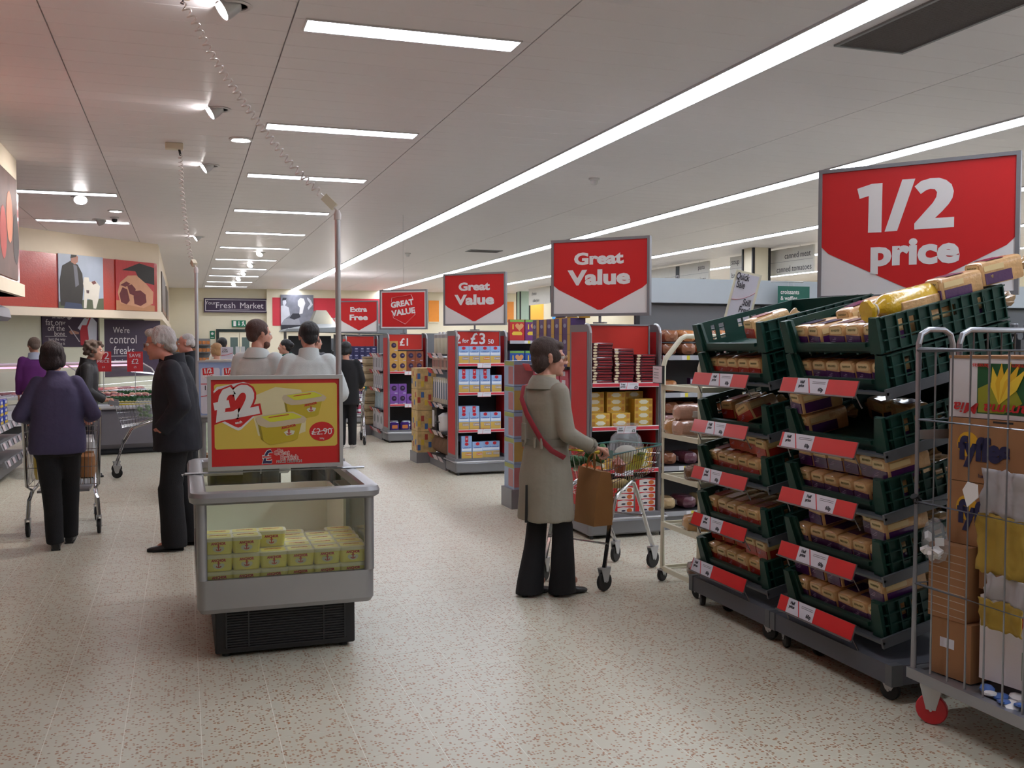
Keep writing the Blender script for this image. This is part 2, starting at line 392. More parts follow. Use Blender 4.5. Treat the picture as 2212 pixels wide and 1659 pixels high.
def bay(Y0, label, zs, X0=3.15, w=.63, hgt=1.76, header=None, cards=None):
    t_ = thing('promotion_bay', label, 'shelf unit', (X0, Y0, 0)); d = .42
    b = MB(); b.rbox(-.04, w + .04, -.06, d, .03, .155, .03); b.box(-.035, w + .035, -.03, d, .155, .20)
    b.build('plinth', GREYM, t_)
    MB().tube([(-.055, d, .165), (-.055, -.05, .165), (-.03, -.078, .165), (w + .03, -.078, .165), (w + .055, -.05, .165), (w + .055, d, .165)], .011).build('bumper_rail', ALU, t_)
    f = MB()
    for x in (0, w):
        for y in (-.03, d - .05): f.lathe([(.014, 0), (.014, .03)], 10, 0, (x, y, 0))
    f.build('feet', DARK, t_)
    MB().box(0, w, d - .03, d, .2, hgt).build('back_panel', BACKD, t_)
    for s in (0, 1):
        x = s * w; pr = [(d, .2), (.012, .2), (.0, .25), (.0, hgt - .06), (.02, hgt - .02), (.06, hgt), (d, hgt)]
        p = MB().prism(pr, x - .012, x + .012, 0, 'x').build('side_panel', GREYM, t_)
        pr2 = [(d - .04, .24), (.05, .24), (.05, hgt - .06), (d - .04, hgt - .06)]
        MB().prism(pr2, x - .0145, x + .0145, 0, 'x').build('red_infill', DRED, p)
        MB().tube([(x, .0, .2), (x, .0, hgt - .07), (x, .015, hgt - .03), (x, .05, hgt - .004), (x, .1, hgt)], .012).build('edge_tube', ALU, p)
    hb = MB().box(.02, w - .06, .10, .125, hgt - .255, hgt - .005).build('header_board', RUBY, t_)
    fr = MB()
    for a, b_, c, e in ((.01, w - .05, hgt - .262, hgt - .252), (.01, w - .05, hgt - .008, hgt + .004), (.008, .02, hgt - .262, hgt), (w - .062, w - .05, hgt - .262, hgt)): fr.box(a, b_, .09, .13, c, e)
    fr.build('header_frame', GREYM, hb)
    if header:
        for s, x, z, h in header: text(s, hb, WHITE, x, hgt - .13 + z, h=h, y=.098, bold=.02)
    for i, z in enumerate(zs):
        sh = MB().box(.014, w - .014, .0, d - .03, z - .025, z).build('shelf', SHELFM, t_)
        ps = MB(); ps.box(.014, w - .014, -.012, .0, z - .032, z + .006, 0); ps.box(.014, w - .014, -.0135, -.012, z - .026, z - .001, 1)
        ps.build('price_strip', [WHITE, PSTRIP], sh)
        cx = (cards or {}).get(i, (.34,))[0]
        price_card(sh, cx, z - .022, -.014, .17, .06)
        ct = (cards or {}).get(i, (.34, None, None))
        if len(ct) > 1: card_text(sh, ct[0], z - .022, -.014, .17, .06, ct[1], ct[2])
    return t_
def sign(label, c, rz, W=.86, H=.61, zb=1.84, style='arrow', lines=(), post=None, hang=False):
    t_ = thing('promotion_sign', label, 'sign', (c[0], c[1], zb), rz); w = W / 2
    MB().box(-w, w, -.012, .012, 0, H).build('board', WHITE, t_)
    f = MB()
    for a, b, e, g in ((-w - .014, w + .014, -.014, .008), (-w - .014, w + .014, H - .008, H + .014), (-w - .014, -w + .008, .008, H - .008), (w - .008, w + .014, .008, H - .008)): f.box(a, b, -.022, .022, e, g)
    f.build('frame', GREYM, t_)
    if style == 'arrow':
        pts = [(-w + .008, H - .008), (-w + .008, H * .40), (-w + .05, H * .345), (-w * .12, .055), (-w * .04, .037), (w * .04, .037), (w * .12, .055), (w - .05, H * .345), (w - .008, H * .40), (w - .008, H - .008)]
        plate('red_arrow', t_, RED, pts, -.0125, .001)
    else:
        plate('red_panel', t_, RED, rectp(-w + .03, w - .03, .03, H - .03), -.0125, .001)
        r = MB(); e = Euler((0, R(-8), 0))
        P = [(-.19, .12), (-.17, .19), (.17, .19), (.19, .12)]; Q = [(-.19, -.08), (-.19, -.14), (0, -.27), (.19, -.14), (.19, -.06)]
        for path in (P, Q): r.tube([Vector((0, -.0145, H / 2 + .03)) + e.to_matrix() @ Vector((x, 0, z)) for x, z in path], .012, 6, 0, flat=.1)
        r.build('white_outline', WHITE, t_)
    for s, x, z, h, wd, rot in lines: text(s, t_, WHITE, x * W, z * H, h=h * H, w=wd * W if wd else None, y=-.0145, bold=.045, rot=rot)
    if post: MB().lathe([(.012, -post), (.012, 0)], 10).build('post', GREYM, t_); MB().box(-.05, .05, -.03, .03, -post, -post + .012).build('post_foot', GREYM, t_)
    if hang: MB().box(-.0015, .0015, -.0015, .0015, H, CEIL - zb).build('hanging_wire', GREYM, t_)
    return t_
bay(7.35, 'grey and red promotion bay of maroon packs and yellow cake boxes, blank red header', [1.275, .915, .56, .19], cards={0: (.34, 'Trial\nprice', '£3'), 1: (.32, 'Special\npurchase', '£3'), 2: (.3,), 3: (-9,)})
bay(11.45, 'grey and red promotion bay with two for header, filled with porridge cartons', [1.36, 1.005, .55, .185], header=[('2', .035, .035, .12), ('for', .135, .01, .05), ('£', .245, .035, .14), ('3', .35, .035, .14), ('50', .46, .0, .058)])
bay(15.6, 'grey and red promotion bay with one pound header and chocolate egg boxes', [1.15, .62, .185], header=[('£1', .27, .0, .125)])
bay(19.6, 'grey and red promotion bay of navy packs and bottles, blank red header, farthest of all', [1.28, .93, .50, .2], X0=3.1)
sign('red arrow sign reading Great Value above the bay of maroon packs', (3.21, 7.30), -46, .83, .60, 1.84, lines=[('Great', -.01, .755, .17, .52, 0), ('Value', -.01, .50, .21, .66, 0)], post=.075)
sign('red arrow sign reading Great Value above the bay of porridge cartons', (3.38, 11.47), -48, .86, .61, 1.84, lines=[('Great', -.0, .755, .17, .52, 0), ('Value', -.0, .49, .21, .66, 0)], post=.075)
sign('solid red sign with tilted capital letters GREAT VALUE in a white outline', (3.42, 15.72), -34, .80, .62, 1.85, 'box', lines=[('GREAT', -.02, .66, .16, .50, 8), ('VALUE', 0.0, .44, .16, .52, 8)], post=.085, hang=True)
sign('red arrow sign reading Extra Free above the navy packs', (3.36, 19.62), -40, .84, .61, 1.84, lines=[('Extra', .0, .74, .17, .46, 0), ('Free', .0, .48, .19, .50, 0)], post=.075)
half = sign('large red arrow sign reading 1/2 price above the bread trays', (4.10, 4.74), -53.4, 1.094, .769, 1.89, lines=[('price', .005, .30, .265, .455, 0)])
half_glyphs = ([(580, 412), (735, 362), (850, 352), (846, 858), (702, 863), (706, 485), (607, 515)], [(1057, 318), (1190, 310), (1010, 845), (880, 852)], [(1185, 390), (1250, 335), (1340, 308), (1430, 303), (1500, 325), (1555, 370), (1578, 440), (1565, 510), (1530, 570), (1470, 640), (1395, 715), (1585, 703), (1585, 808), (1188, 832), (1187, 770), (1300, 640), (1370, 560), (1405, 500), (1412, 450), (1390, 420), (1345, 415), (1300, 430), (1248, 468)])
for gl in half_glyphs:
    q_ = []
    for zx, zy in gl:
        u = (zx - 195) / 1970; tp, bt = 262 - 177 * u, 1515 - 55 * u; q_.append(((u - .5) * 1.075, (1 - (zy - tp) / (bt - tp)) * .75 + .009))
    plate('lettering', half, WHITE, q_, -.0138, .001)
MB().tube([(-.42, .03, -.012), (.42, .03, -.012)], .014).build('support_arm', DARK, half); MB().lathe([(.018, -1.89), (.018, -.01)], 12, 0, (0, .03, 0)).build('floor_post', DARK, half); MB().lathe([(.17, -1.89), (.17, -1.875), (.03, -1.865)], 20, 0, (0, .03, 0)).build('post_foot', DARK, half)

# ------------------------------------------------------------------ packs
def pack(name, label, cat, group, w, d, h, base, decals=(), round_=0):
    """carton standing on its base centre, front to -Y; decals: (material, polygon in x,z) on the front"""
    t_ = thing(name, label, cat, group=group)
    b = MB()
    if round_: b.rbox(-w / 2, w / 2, -d / 2, d / 2, 0, h, round_)
    else: b.box(-w / 2, w / 2, -d / 2, d / 2, 0, h)
    b.build('carton', base, t_)
    for nm, m, pts in decals: plate(nm, t_, m, pts, -d / 2, .0012)
    return t_
def disc(cx, cz, rx, rz=None, n=16): return [(cx + rx * math.cos(2 * math.pi * i / n), cz + (rz or rx) * math.sin(2 * math.pi * i / n)) for i in range(n)]
def heart(cx, cz, s, n=20):
    return [(cx + s * .062 * 16 * math.sin(t) ** 3 / 1.0, cz + s * .062 * (13 * math.cos(t) - 5 * math.cos(2 * t) - 2 * math.cos(3 * t) - math.cos(4 * t))) for t in (2 * math.pi * i / n for i in range(n))]
class Put:
    """first use moves the prototype itself, later uses copy it with its parts"""
    def __init__(s, proto): s.p = remember(proto); s.used = False
    def __call__(s, loc, rz=0, label=None, rot=None):
        if not s.used:
            s.used = True; o = s.p; o.location = loc; o.rotation_euler = rot or (0, 0, R(rz))
            if label: o['label'] = label
            return o
        return dup(s.p, loc, rz, label, None, rot)
SKY = mat('oat_sky_blue', (150, 182, 224), .4, coat=.3); OGOLD = mat('oat_gold', (214, 176, 84), .4, coat=.3); OBLUE = mat('oat_blue', (70, 110, 180), .4); ORED = mat('oat_red', (200, 30, 48), .4); CLOUD = mat('oat_cloud', (226, 234, 244), .4)
CARDB = mat('cardboard_brown', (170, 124, 84), .7, var=.08)
def oat(tagc, tagm):
    w, h = .132, .212
    p = pack('porridge_carton', 'sky-blue and gold porridge carton', 'carton', 'porridge cartons', w, .075, h, SKY,
             [('cloud_print', CLOUD, [(-.06, .105), (.06, .105), (.062, .135), (.03, .15), (-.01, .142), (-.04, .152), (-.062, .13)]), ('gold_panel', OGOLD, rectp(-.064, .064, .004, .094)),
              ('roundel', ORED, disc(0, .188, .024, .02)), ('flash_tag', tagm, rectp(-.018, .06, .045, .082))])
    plate('name_line', p, OBLUE, rectp(-.05, .05, .137, .147), -.039); text('2 extra', p, WHITE, .022, .063, h=.018, y=-.0405, bold=.02); return Put(p)
oatb = oat('blue', OBLUE); oatr = oat('red', mat('oat_tag_red', (206, 50, 44), .4))
laid = Put(pack('porridge_carton', 'sky-blue porridge carton laid flat', 'carton', 'porridge cartons laid flat', .132, .2, .075, SKY, [('red_tab', ORED, rectp(-.02, .02, 0, .074)), ('roundel', CLOUD, disc(0, .04, .012))]))
for zi, (z, xs, lay, reds) in enumerate(((1.36, (.09, .225, .36, .495), (), (2,)), (1.005, (.09, .225, .365, .51), (.09, .225, .36), ()), (.55, (.09, .225, .365, .50), (.09, .22), ()), (.185, (.125, .265, .40, .50), (.125,), (0, 1)))):
    nm = ('top', 'second', 'third', 'bottom')[zi]
    for i, x in enumerate(xs):
        (oatr if i in reds else oatb)((3.15 + x, 11.51 + (.05 if zi == 3 and i > 1 else 0), z), 0, 'sky-blue and gold porridge carton on the %s shelf%s' % (nm, ', with red flash' if i in reds else ', with blue flash'))
    for x in lay: laid((3.15 + x, 11.57, z + .2125), 0, 'porridge carton laid flat across the standing ones, %s shelf' % nm)

# chocolate egg boxes in the one pound bay
def egg(nm, c): 
    m = mat('egg_' + nm, c, .35, coat=.4); r = mat('egg_roundel', (52, 30, 66), .35); q = mat('egg_swirl', (186, 178, 206), .35)
    return Put(pack('egg_box', nm + ' chocolate egg box with dark roundel', 'box', nm + ' egg boxes', .135, .1, .165, m, [('roundel', r, disc(0, .095, .042)), ('swirl', q, disc(.008, .10, .02, .012)), ('base_band', q, rectp(.01, .055, .01, .022))]))
eg, eb, ep = egg('gold', (198, 152, 78)), egg('brown', (134, 70, 42)), egg('purple', (126, 82, 162))
for x, z, f in ((.085, 0, eg), (.225, 0, eg), (.365, 0, eb), (.505, 0, eb), (.085, .166, eg), (.225, .166, eg), (.365, .166, eb), (.505, .166, eb), (.085, .332, eg)): f((3.15 + x, 15.66, 1.15 + z), 0, ('gold' if f is eg else 'brown') + ' chocolate egg box on the top shelf of the one pound bay')
for x, z in ((.085, 0), (.225, 0), (.365, 0), (.085, .166), (.225, .166)): ep((3.15 + x, 15.66, .62 + z), 0, 'purple chocolate egg box on the middle shelf of the one pound bay')
FOIL = mat('foil_silver', (186, 190, 204), .22, .7, bump=.5, bs=40); PURF = mat('foil_purple', (70, 36, 120), .3, .2, coat=.5, bump=.4, bs=40)
def bag(name, label, cat, group, w, d, h, m, m2=None):
    t_ = thing(name, label, cat, group=group); b = MB(); rings = []
    for k, (s, z) in enumerate(((.80, 0), (1, .18), (1.02, .5), (.96, .8), (.86, .92), (.84, 1))):
        rings.append([(x * s, y * s * (1 if k < 4 else .35), z * h) for x, y in rrect(0, 0, w, d, min(w, d) * .4)])
    b.loft(rings).build('bag', m, t_)
    if m2: plate('label', t_, m2, rrect(0, h * .45, w * .6, h * .4, .01), -d / 2 * 1.02, .002)
    return t_
bagp = Put(bag('sweet_bag', 'purple foil sweet bag', 'bag', 'sweet bags in the one pound bay', .15, .07, .14, PURF, mat('bag_orange', (206, 120, 60), .4))); bags = Put(bag('sweet_bag', 'silver foil sweet bag', 'bag', 'silver sweet bags in the one pound bay', .16, .08, .12, FOIL, None))
for i in range(3): bagp((3.15 + .1 + .17 * i, 15.67, .187), 0, 'purple foil sweet bag at the front of the lowest one pound shelf')
for i in range(9): bags((3.15 + .11 + .19 * (i % 3), 15.78, .19 + .05 * (i // 3)), 0, 'silver foil bag heaped on the lowest one pound shelf', (R(75), 0, R(random.uniform(-10, 10))))
# navy packs and bottles in the farthest bay
NAVY = mat('navy_pack', (38, 36, 78), .35, coat=.4); PALE = mat('pale_print', (150, 150, 178), .4)
nv = Put(pack('navy_pack', 'navy carton with pale print', 'carton', 'navy cartons', .115, .1, .135, NAVY, [('pale_script', PALE, disc(0, .085, .03, .014)), ('pale_line', PALE, rectp(-.03, .03, .03, .042))]))
for zi, z in enumerate((1.28, .93)):
    for k in range(2):
        for i in range(5): nv((3.1 + .085 + .118 * i, 19.67, z + .137 * k), 0, 'navy carton with pale print on the %s shelf of the farthest bay' % ('top', 'second')[zi])
def bottle(name, label, cat, group, r, h, m, cm, lab=None):
    t_ = thing(name, label, cat, group=group)
    MB().lathe([(r * .9, 0), (r, .01), (r, h * .58), (r * .85, h * .68), (r * .4, h * .78), (r * .38, h * .84)], 14).build('bottle', m, t_)
    MB().lathe([(r * .46, h * .83), (r * .46, h), (r * .4, h * 1.01)], 12).build('cap', cm, t_)
    if lab: MB().lathe([(r * 1.02, h * .18), (r * 1.02, h * .46)], 14).build('label', lab, t_)
    return t_
PLUM = mat('plum_liquid', (88, 56, 96), .25, coat=.5); PINKL = mat('pink_liquid', (190, 62, 96), .25, coat=.5)
for m, z, nm in ((PLUM, .50, 'plum coloured bottle with white cap'), (PINKL, .20, 'pink bottle with white cap')):
    bt = Put(bottle('drink_bottle', nm, 'bottle', nm + 's', .042, .20, m, WHITE, CARDW))
    for i in range(6): bt((3.1 + .085 + .094 * i, 19.66, z), 0, nm + ' standing in the farthest promotion bay')
# great value bay: maroon flat packs, yellow cake boxes, red and white boxes
MAR = mat('maroon_wrap', (88, 26, 34), .28, coat=.6, bump=.25, bs=30); CRL = mat('cream_seal', (226, 206, 170), .45)
flat = thing('maroon_pack', 'flat maroon biscuit pack', 'pack', group='maroon flat packs')
MB().rbox(-.092, .092, -.07, .07, 0, .0235, .008).build('wrapper', MAR, flat); plate('cream_seal', flat, CRL, disc(-.066, .012, .018, .0095), -.07); plate('red_line', flat, RED, rectp(-.03, .08, .011, .0145), -.07)
flat = Put(flat)
for c, (x, n) in enumerate(((.11, 14), (.305, 12), (.50, 10))):
    for k in range(n): flat((3.15 + x + random.uniform(-.006, .006), 7.43 + random.uniform(-.008, .008), 1.2755 + .0238 * k), random.uniform(-2, 2), 'flat maroon pack with cream seal in the %s stack on the top shelf' % ('tallest', 'middle', 'shortest')[c])
YEL = mat('cake_yellow', (222, 178, 70), .4, coat=.3); YWH = mat('cake_label', (232, 226, 200), .45)
cake = Put(pack('cake_box', 'yellow cake box', 'box', 'yellow cake boxes', .165, .12, .056, YEL, [('white_label', YWH, disc(.0, .03, .045, .02, 6)), ('window', mat('cake_sponge', (200, 140, 60), .5), rectp(-.076, -.05, .01, .046)), ('window', mat('cake_sponge'), rectp(.05, .076, .01, .046))]))
for x, y, n in ((.10, .12, 5), (.10, .0, 2), (.285, .10, 5), (.285, 0, 2), (.505, .03, 4), (.48, .16, 5)):
    for k in range(n): cake((3.15 + x, 7.43 + y, .9155 + .0565 * k), 0, 'yellow cake box with white label on the second shelf of the maroon pack bay')
for x, n in ((.11, 2), (.285, 2), (.50, 3)):
    for k in range(n): cake((3.15 + x, 7.45, .5605 + .0565 * k), 0, 'yellow cake box with white label on the third shelf of the maroon pack bay')
slice_ = Put(pack('cake_slice_box', 'red and white cake slice box', 'box', 'red and white slice boxes', .185, .12, .056, mat('slice_white', (226, 220, 216), .4, coat=.3), [('red_end', RED, rectp(-.0925, -.055, .0, .056)), ('red_wave', RED, [(-.055, .045), (0, .052), (.0925, .040), (.0925, .056), (-.055, .056)]), ('orange_cake', mat('slice_orange', (212, 106, 46), .5), disc(.055, .022, .025, .018)), ('dark_swirl', mat('slice_navy', (40, 36, 60), .5), disc(0.0, .02, .02, .007))]))
for c, x in enumerate((.115, .31, .51)):
    for k in range((3, 4, 5)[c]): slice_((3.15 + x, 7.43, .1905 + .0565 * k), 0, 'red and white cake slice box on the lowest shelf of the maroon pack bay')

# ------------------------------------------------------------------ gondolas behind the bays
LSH = mat('shelf_light', (176, 178, 184), .4, .2); TICK = mat('ticket_pinkwhite', (226, 206, 212), .35, coat=.4); YTK = mat('ticket_yellow', (222, 210, 70), .4)
def gondola(Y0, label, x0=3.86, x1=13, zs=(.16, .55, .88, 1.18, 1.5), dep=.5, top=1.95, thick=1.0, yoff=.12, tickets=5.5):
    t_ = thing('shelf_run', label, 'shelving', (0, Y0, 0))
    MB().box(x0, x1, yoff + dep, yoff + dep + .05, .0, top).build('back_panel', mat('gondola_back', (112, 114, 116), .55), t_)
    MB().box(x0, x1, yoff + .02, yoff + dep, 0, .13).build('plinth', GREYM, t_)
    n = max(1, round((x1 - x0) / 1.25)); L = (x1 - x0) / n
    for k in range(n + 1): MB().box(x0 + L * k - .02, x0 + L * k + .02, yoff + dep - .03, yoff + dep, 0, top).build('upright', DARK, t_)
    for z in zs:
        for k in range(n):
            sh = MB().box(x0 + L * k + .004, x0 + L * (k + 1) - .004, yoff, yoff + dep, z - .03, z).build('shelf', SHELFM, t_)
            MB().box(x0 + L * k + .004, x0 + L * (k + 1) - .004, yoff - .012, yoff, z - .038, z + .002).build('price_strip', LSH, sh)
            for q in range(4 if x0 + L * k < tickets else 0):
                tx = x0 + L * (k + .12 + .22 * q + random.uniform(0, .08)); c = MB(); c.box(tx, tx + .045, yoff - .014, yoff - .0125, z - .036, z, 0); c.box(tx + .045, tx + .075, yoff - .014, yoff - .0125, z - .036, z, 1)
                c.build('price_ticket', [CARDW, YTK], sh)
    return t_
gondola(7.35, 'long dark bread shelving with grey price strips behind the white bakery rack')
gondola(11.45, 'long shelving of cereal boxes beside the porridge bay', top=1.75, zs=(.16, .55, .90, 1.25, 1.64))
gondola(15.6, 'long dark shelving beside the chocolate egg bay', top=1.78, zs=(.16, .6, 1.0, 1.4))
gondola(19.6, 'long dark shelving beside the farthest promotion bay', top=1.78, zs=(.16, .6, 1.0, 1.4))
gondola(3.25, 'long tall shelving behind the bread stands', x0=4.0, x1=12.5, zs=(.16, .6, 1.0, 1.4), yoff=.0, top=1.78)
gondola(3.9, 'long tall shelving back to back behind the bread stands', x0=4.0, x1=12.5, zs=(.16, .6, 1.0, 1.4), yoff=.0, top=1.78)
gondola(-1.0, 'long tall shelving along the aisle behind the roll cage', x0=3.4, x1=12.5, zs=(.16, .6, 1.0, 1.4), yoff=.0, top=1.78)  # out-of-frame run, added to block bounced light
for yy, nm in ((23.7, 'third'), (27.8, 'second'), (31.9, 'last')): gondola(yy, 'long dark shelving far along the walkway, the %s row before the end wall' % nm, x0=4.6, top=1.78, zs=(.16, .6, 1.0, 1.4), tickets=0)  # extra dark rows, added to bring down the brightness on the right
DKB = mat('bottle_dark', (34, 24, 30), .15, coat=.6); dkb = Put(bottle('dark_bottle', 'dark glass bottle on the shelving behind the bread stands', 'bottle', 'dark bottles behind the bread', .04, .3, DKB, mat('bottle_foil', (150, 150, 156), .3, .5), CARDW))
for i in range(3):
    for j in range(5): dkb((4.06 + .09 * i, 3.95 + .095 * j, 1.401))
GW = mat('bakery_wall_grey', (150, 156, 160), .5, var=.03); GW2 = mat('bakery_wall_light', (176, 184, 188), .5, var=.03)
t_ = thing('bakery_screen', 'tall pale grey screen wall with lighter top band above the bread shelves', 'screen', (0, 8.02, 0))
MB().box(3.9, 12.5, 0, .06, 0, 1.97).build('screen_panel', GW, t_); MB().box(3.9, 12.5, -.12, .06, 1.97, 2.19).build('top_band', GW2, t_)
t_ = thing('aisle_flag', 'green hanging sign reading croissants & waffles', 'sign', (5.39, 7.80, 1.97))
MB().box(-.17, .17, -.004, .004, 0, .165).build('board', GREENP, t_); text('croissants', t_, WHITE, -.045, .11, h=.038, w=.2, y=-.005, bold=.01); text('& waffles', t_, WHITE, -.055, .055, h=.038, w=.18, y=-.005, bold=.01)
MB().tube([(-.25, 0, .205), (.1, 0, .205)], .006).tube([(-.06, 0, .205), (-.06, 0, .165)], .002).tube([(.0, 0, .205), (.0, 0, .165)], .002).build('hanging_rod', WHITE, t_)
# bread goods on the long shelf
def bread_bag(nm, c, lab):
    m = mat('bread_bag_' + nm, c, .22, coat=.8, bump=.6, bs=38, var=.25, vs=22); t_ = thing('bread_bag', nm + ' bread bag', 'bread bag', group=nm + ' bread bags on the long shelf'); b = MB(); rings = []
    for s, x in ((.35, -.14), (.85, -.12), (1, -.06), (1.02, .05), (.9, .11), (.3, .135), (.45, .16)):
        rings.append([(x, q * s, max(.001, .055 + (z - .055) * s)) for q, z in rrect(0, .055, .15, .11, .04)])
    b.loft(rings).build('bag', m, t_); MB().rbox(-.05, .05, -.0775, .0775, .02, .075, .02).build('label', mat('bag_label_' + nm, lab, .3, coat=.5), t_); return Put(t_)
bb = {n: bread_bag(n, c, l) for n, c, l in (('brown', (150, 96, 66), (120, 40, 50)), ('orange', (196, 128, 74), (206, 84, 40)), ('pink', (190, 150, 146), (150, 60, 90)), ('cream', (206, 178, 130), (90, 50, 100)), ('plum', (110, 64, 78), (200, 190, 196)))}
SHN = {1.5: 'top', 1.18: 'second', .88: 'third', .55: 'fourth', .16: 'lowest'}
for z, kinds, rows in ((1.5, ('pink', 'brown', 'orange'), 2), (1.18, ('brown', 'plum', 'orange'), 1), (.88, ('cream', 'pink', 'brown'), 2), (.55, ('orange', 'plum', 'brown'), 1), (.16, ('plum', 'pink', 'cream'), 1)):
    for r in range(rows):
        for i in range(9):
            if z == 1.18 and i in (1, 3): continue
            k = random.choice(kinds); bb[k]((3.99 + .185 * i, 7.68 + random.uniform(-.02, .02), z + .113 * r + .001), 90 + random.uniform(-5, 5), '%s bagged loaf on the %s bread shelf behind the bakery rack' % (k, SHN[z]))
hot = Put(pack('hot_cross_bun_pack', 'purple bun pack', 'pack', 'purple bun packs', .12, .06, .12, mat('bun_purple', (96, 50, 100), .3, coat=.5), [('white_flap', CARDW, rectp(-.058, -.02, .01, .11)), ('bun_print', mat('bun_tan', (150, 96, 66), .5), disc(.02, .065, .03, .04))]))
for x in (4.26, 4.55): hot((x, 7.62, 1.181), 0, 'small purple bun pack with white flap on the second bread shelf')
# cereal boxes with hearts on the run beside the porridge bay
def heartbox(nm, c, hc):
    p = pack('cereal_box', nm + ' heart cereal box', 'box', nm + ' heart cereal boxes', .195, .07, .265, mat('cereal_' + nm, c, .4, coat=.3), [('heart_print', hc, heart(.03, .175, .055)), ('green_top', mat('cereal_green', (120, 170, 70), .4), rectp(-.095, .095, .235, .262)), ('name_print', mat('cereal_yellow', (222, 186, 60), .4), [(-.06, .07), (.06, .07), (.07, .09), (.05, .115), (-.05, .115), (-.07, .09)])])
    text('i', p, mat('cereal_yellow'), -.055, .175, h=.065, y=-.0375, bold=.04); return Put(p)
HC = mat('cereal_heart', (212, 150, 96), .5)
hb = {n: heartbox(n, c, HC) for n, c in (('red', (190, 38, 36)), ('purple', (112, 44, 110)), ('blue', (34, 80, 160)))}
for z, row in ((1.64, ('red', 'purple', 'purple', 'red', 'purple')), (1.25, ('blue', 'blue', 'blue', 'blue', 'blue'))):
    for i, k in enumerate(row): hb[k]((3.97 + .205 * i, 11.63, z), 0, '%s cereal box with a heart on the %s shelf beside the porridge bay' % (k, 'top' if z > 1.5 else 'second'))
yb = Put(pack('cereal_box', 'yellow cereal box', 'box', 'yellow cereal boxes', .15, .07, .26, mat('cereal_yel', (206, 200, 60), .4, coat=.3), [('meat_print', mat('print_pink', (196, 110, 110), .4), disc(.03, .12, .04, .06)), ('white_foot', CARDW, rectp(-.07, .07, .005, .05))]))
for z, nm in ((.90, 'third'), (.55, 'fourth'), (.16, 'lowest')):
    for i in range(4): yb((3.96 + .17 * i, 11.63, z), 0, 'yellow cereal box on the %s shelf beside the porridge bay' % nm)
t_ = thing('shelf_talker', 'white shelf strip printed LOVE IT under the blue cereal boxes', 'shelf label', (3.95, 11.545, 1.215)); MB().box(-.08, .14, -.004, 0, -.03, .055).build('board', CARDW, t_); text('LOVE IT', t_, mat('ink'), .03, .012, h=.04, y=-.0055, bold=.05)
# ================================================================== BREAD STANDS
TGREEN = mat('tray_green', (14, 56, 46), .42, var=.12, vs=14); STEEL = mat('stand_steel', (104, 106, 110), .4, .5); BEAM = mat('dolly_grey', (86, 88, 96), .5, var=.05)
def castor(parent, x, y, r=.05, top=.12, wheel=RUBBER, rz=0, name='castor', hub=None):
    k = bpy.data.objects.new(name, None); COL.objects.link(k); k.parent = parent; k.location = (x, y, 0); k.rotation_euler = (0, 0, R(rz)); k.empty_display_size = .05
    b = MB(); t = .016
    b.prism([(-r * .3, r), (r * .3, r), (r * .7, top - .006), (-r * .7, top - .006)], -t - .004, -t, 0, 'y'); b.prism([(-r * .3, r), (r * .3, r), (r * .7, top - .006), (-r * .7, top - .006)], t, t + .004, 0, 'y')
    b.box(-r * .7, r * .7, -t - .004, t + .004, top - .008, top); b.lathe([(.006, -t - .008), (.006, t + .008)], 8, 0, (0, 0, r), 'y'); b.build('fork', ALU, k)
    MB().lathe([(r * .55, -.013), (r * .94, -.013), (r, -.008), (r, .008), (r * .94, .013), (r * .55, .013)], 20, 0, (0, 0, r), 'y').build('tyre', wheel, k)
    MB().lathe([(.004, -.010), (r * .56, -.010), (r * .56, .010), (.004, .010)], 16, 0, (0, 0, r), 'y').build('hub', hub or mat('wheel_hub', (150, 150, 152), .4), k)
    return k
TILT = 13
def tmat(X, Yc, z): return Matrix.Translation((X, Yc, z)) @ Euler((0, R(-TILT), 0)).to_matrix().to_4x4()
TW, TD, TH = .74, .72, .165
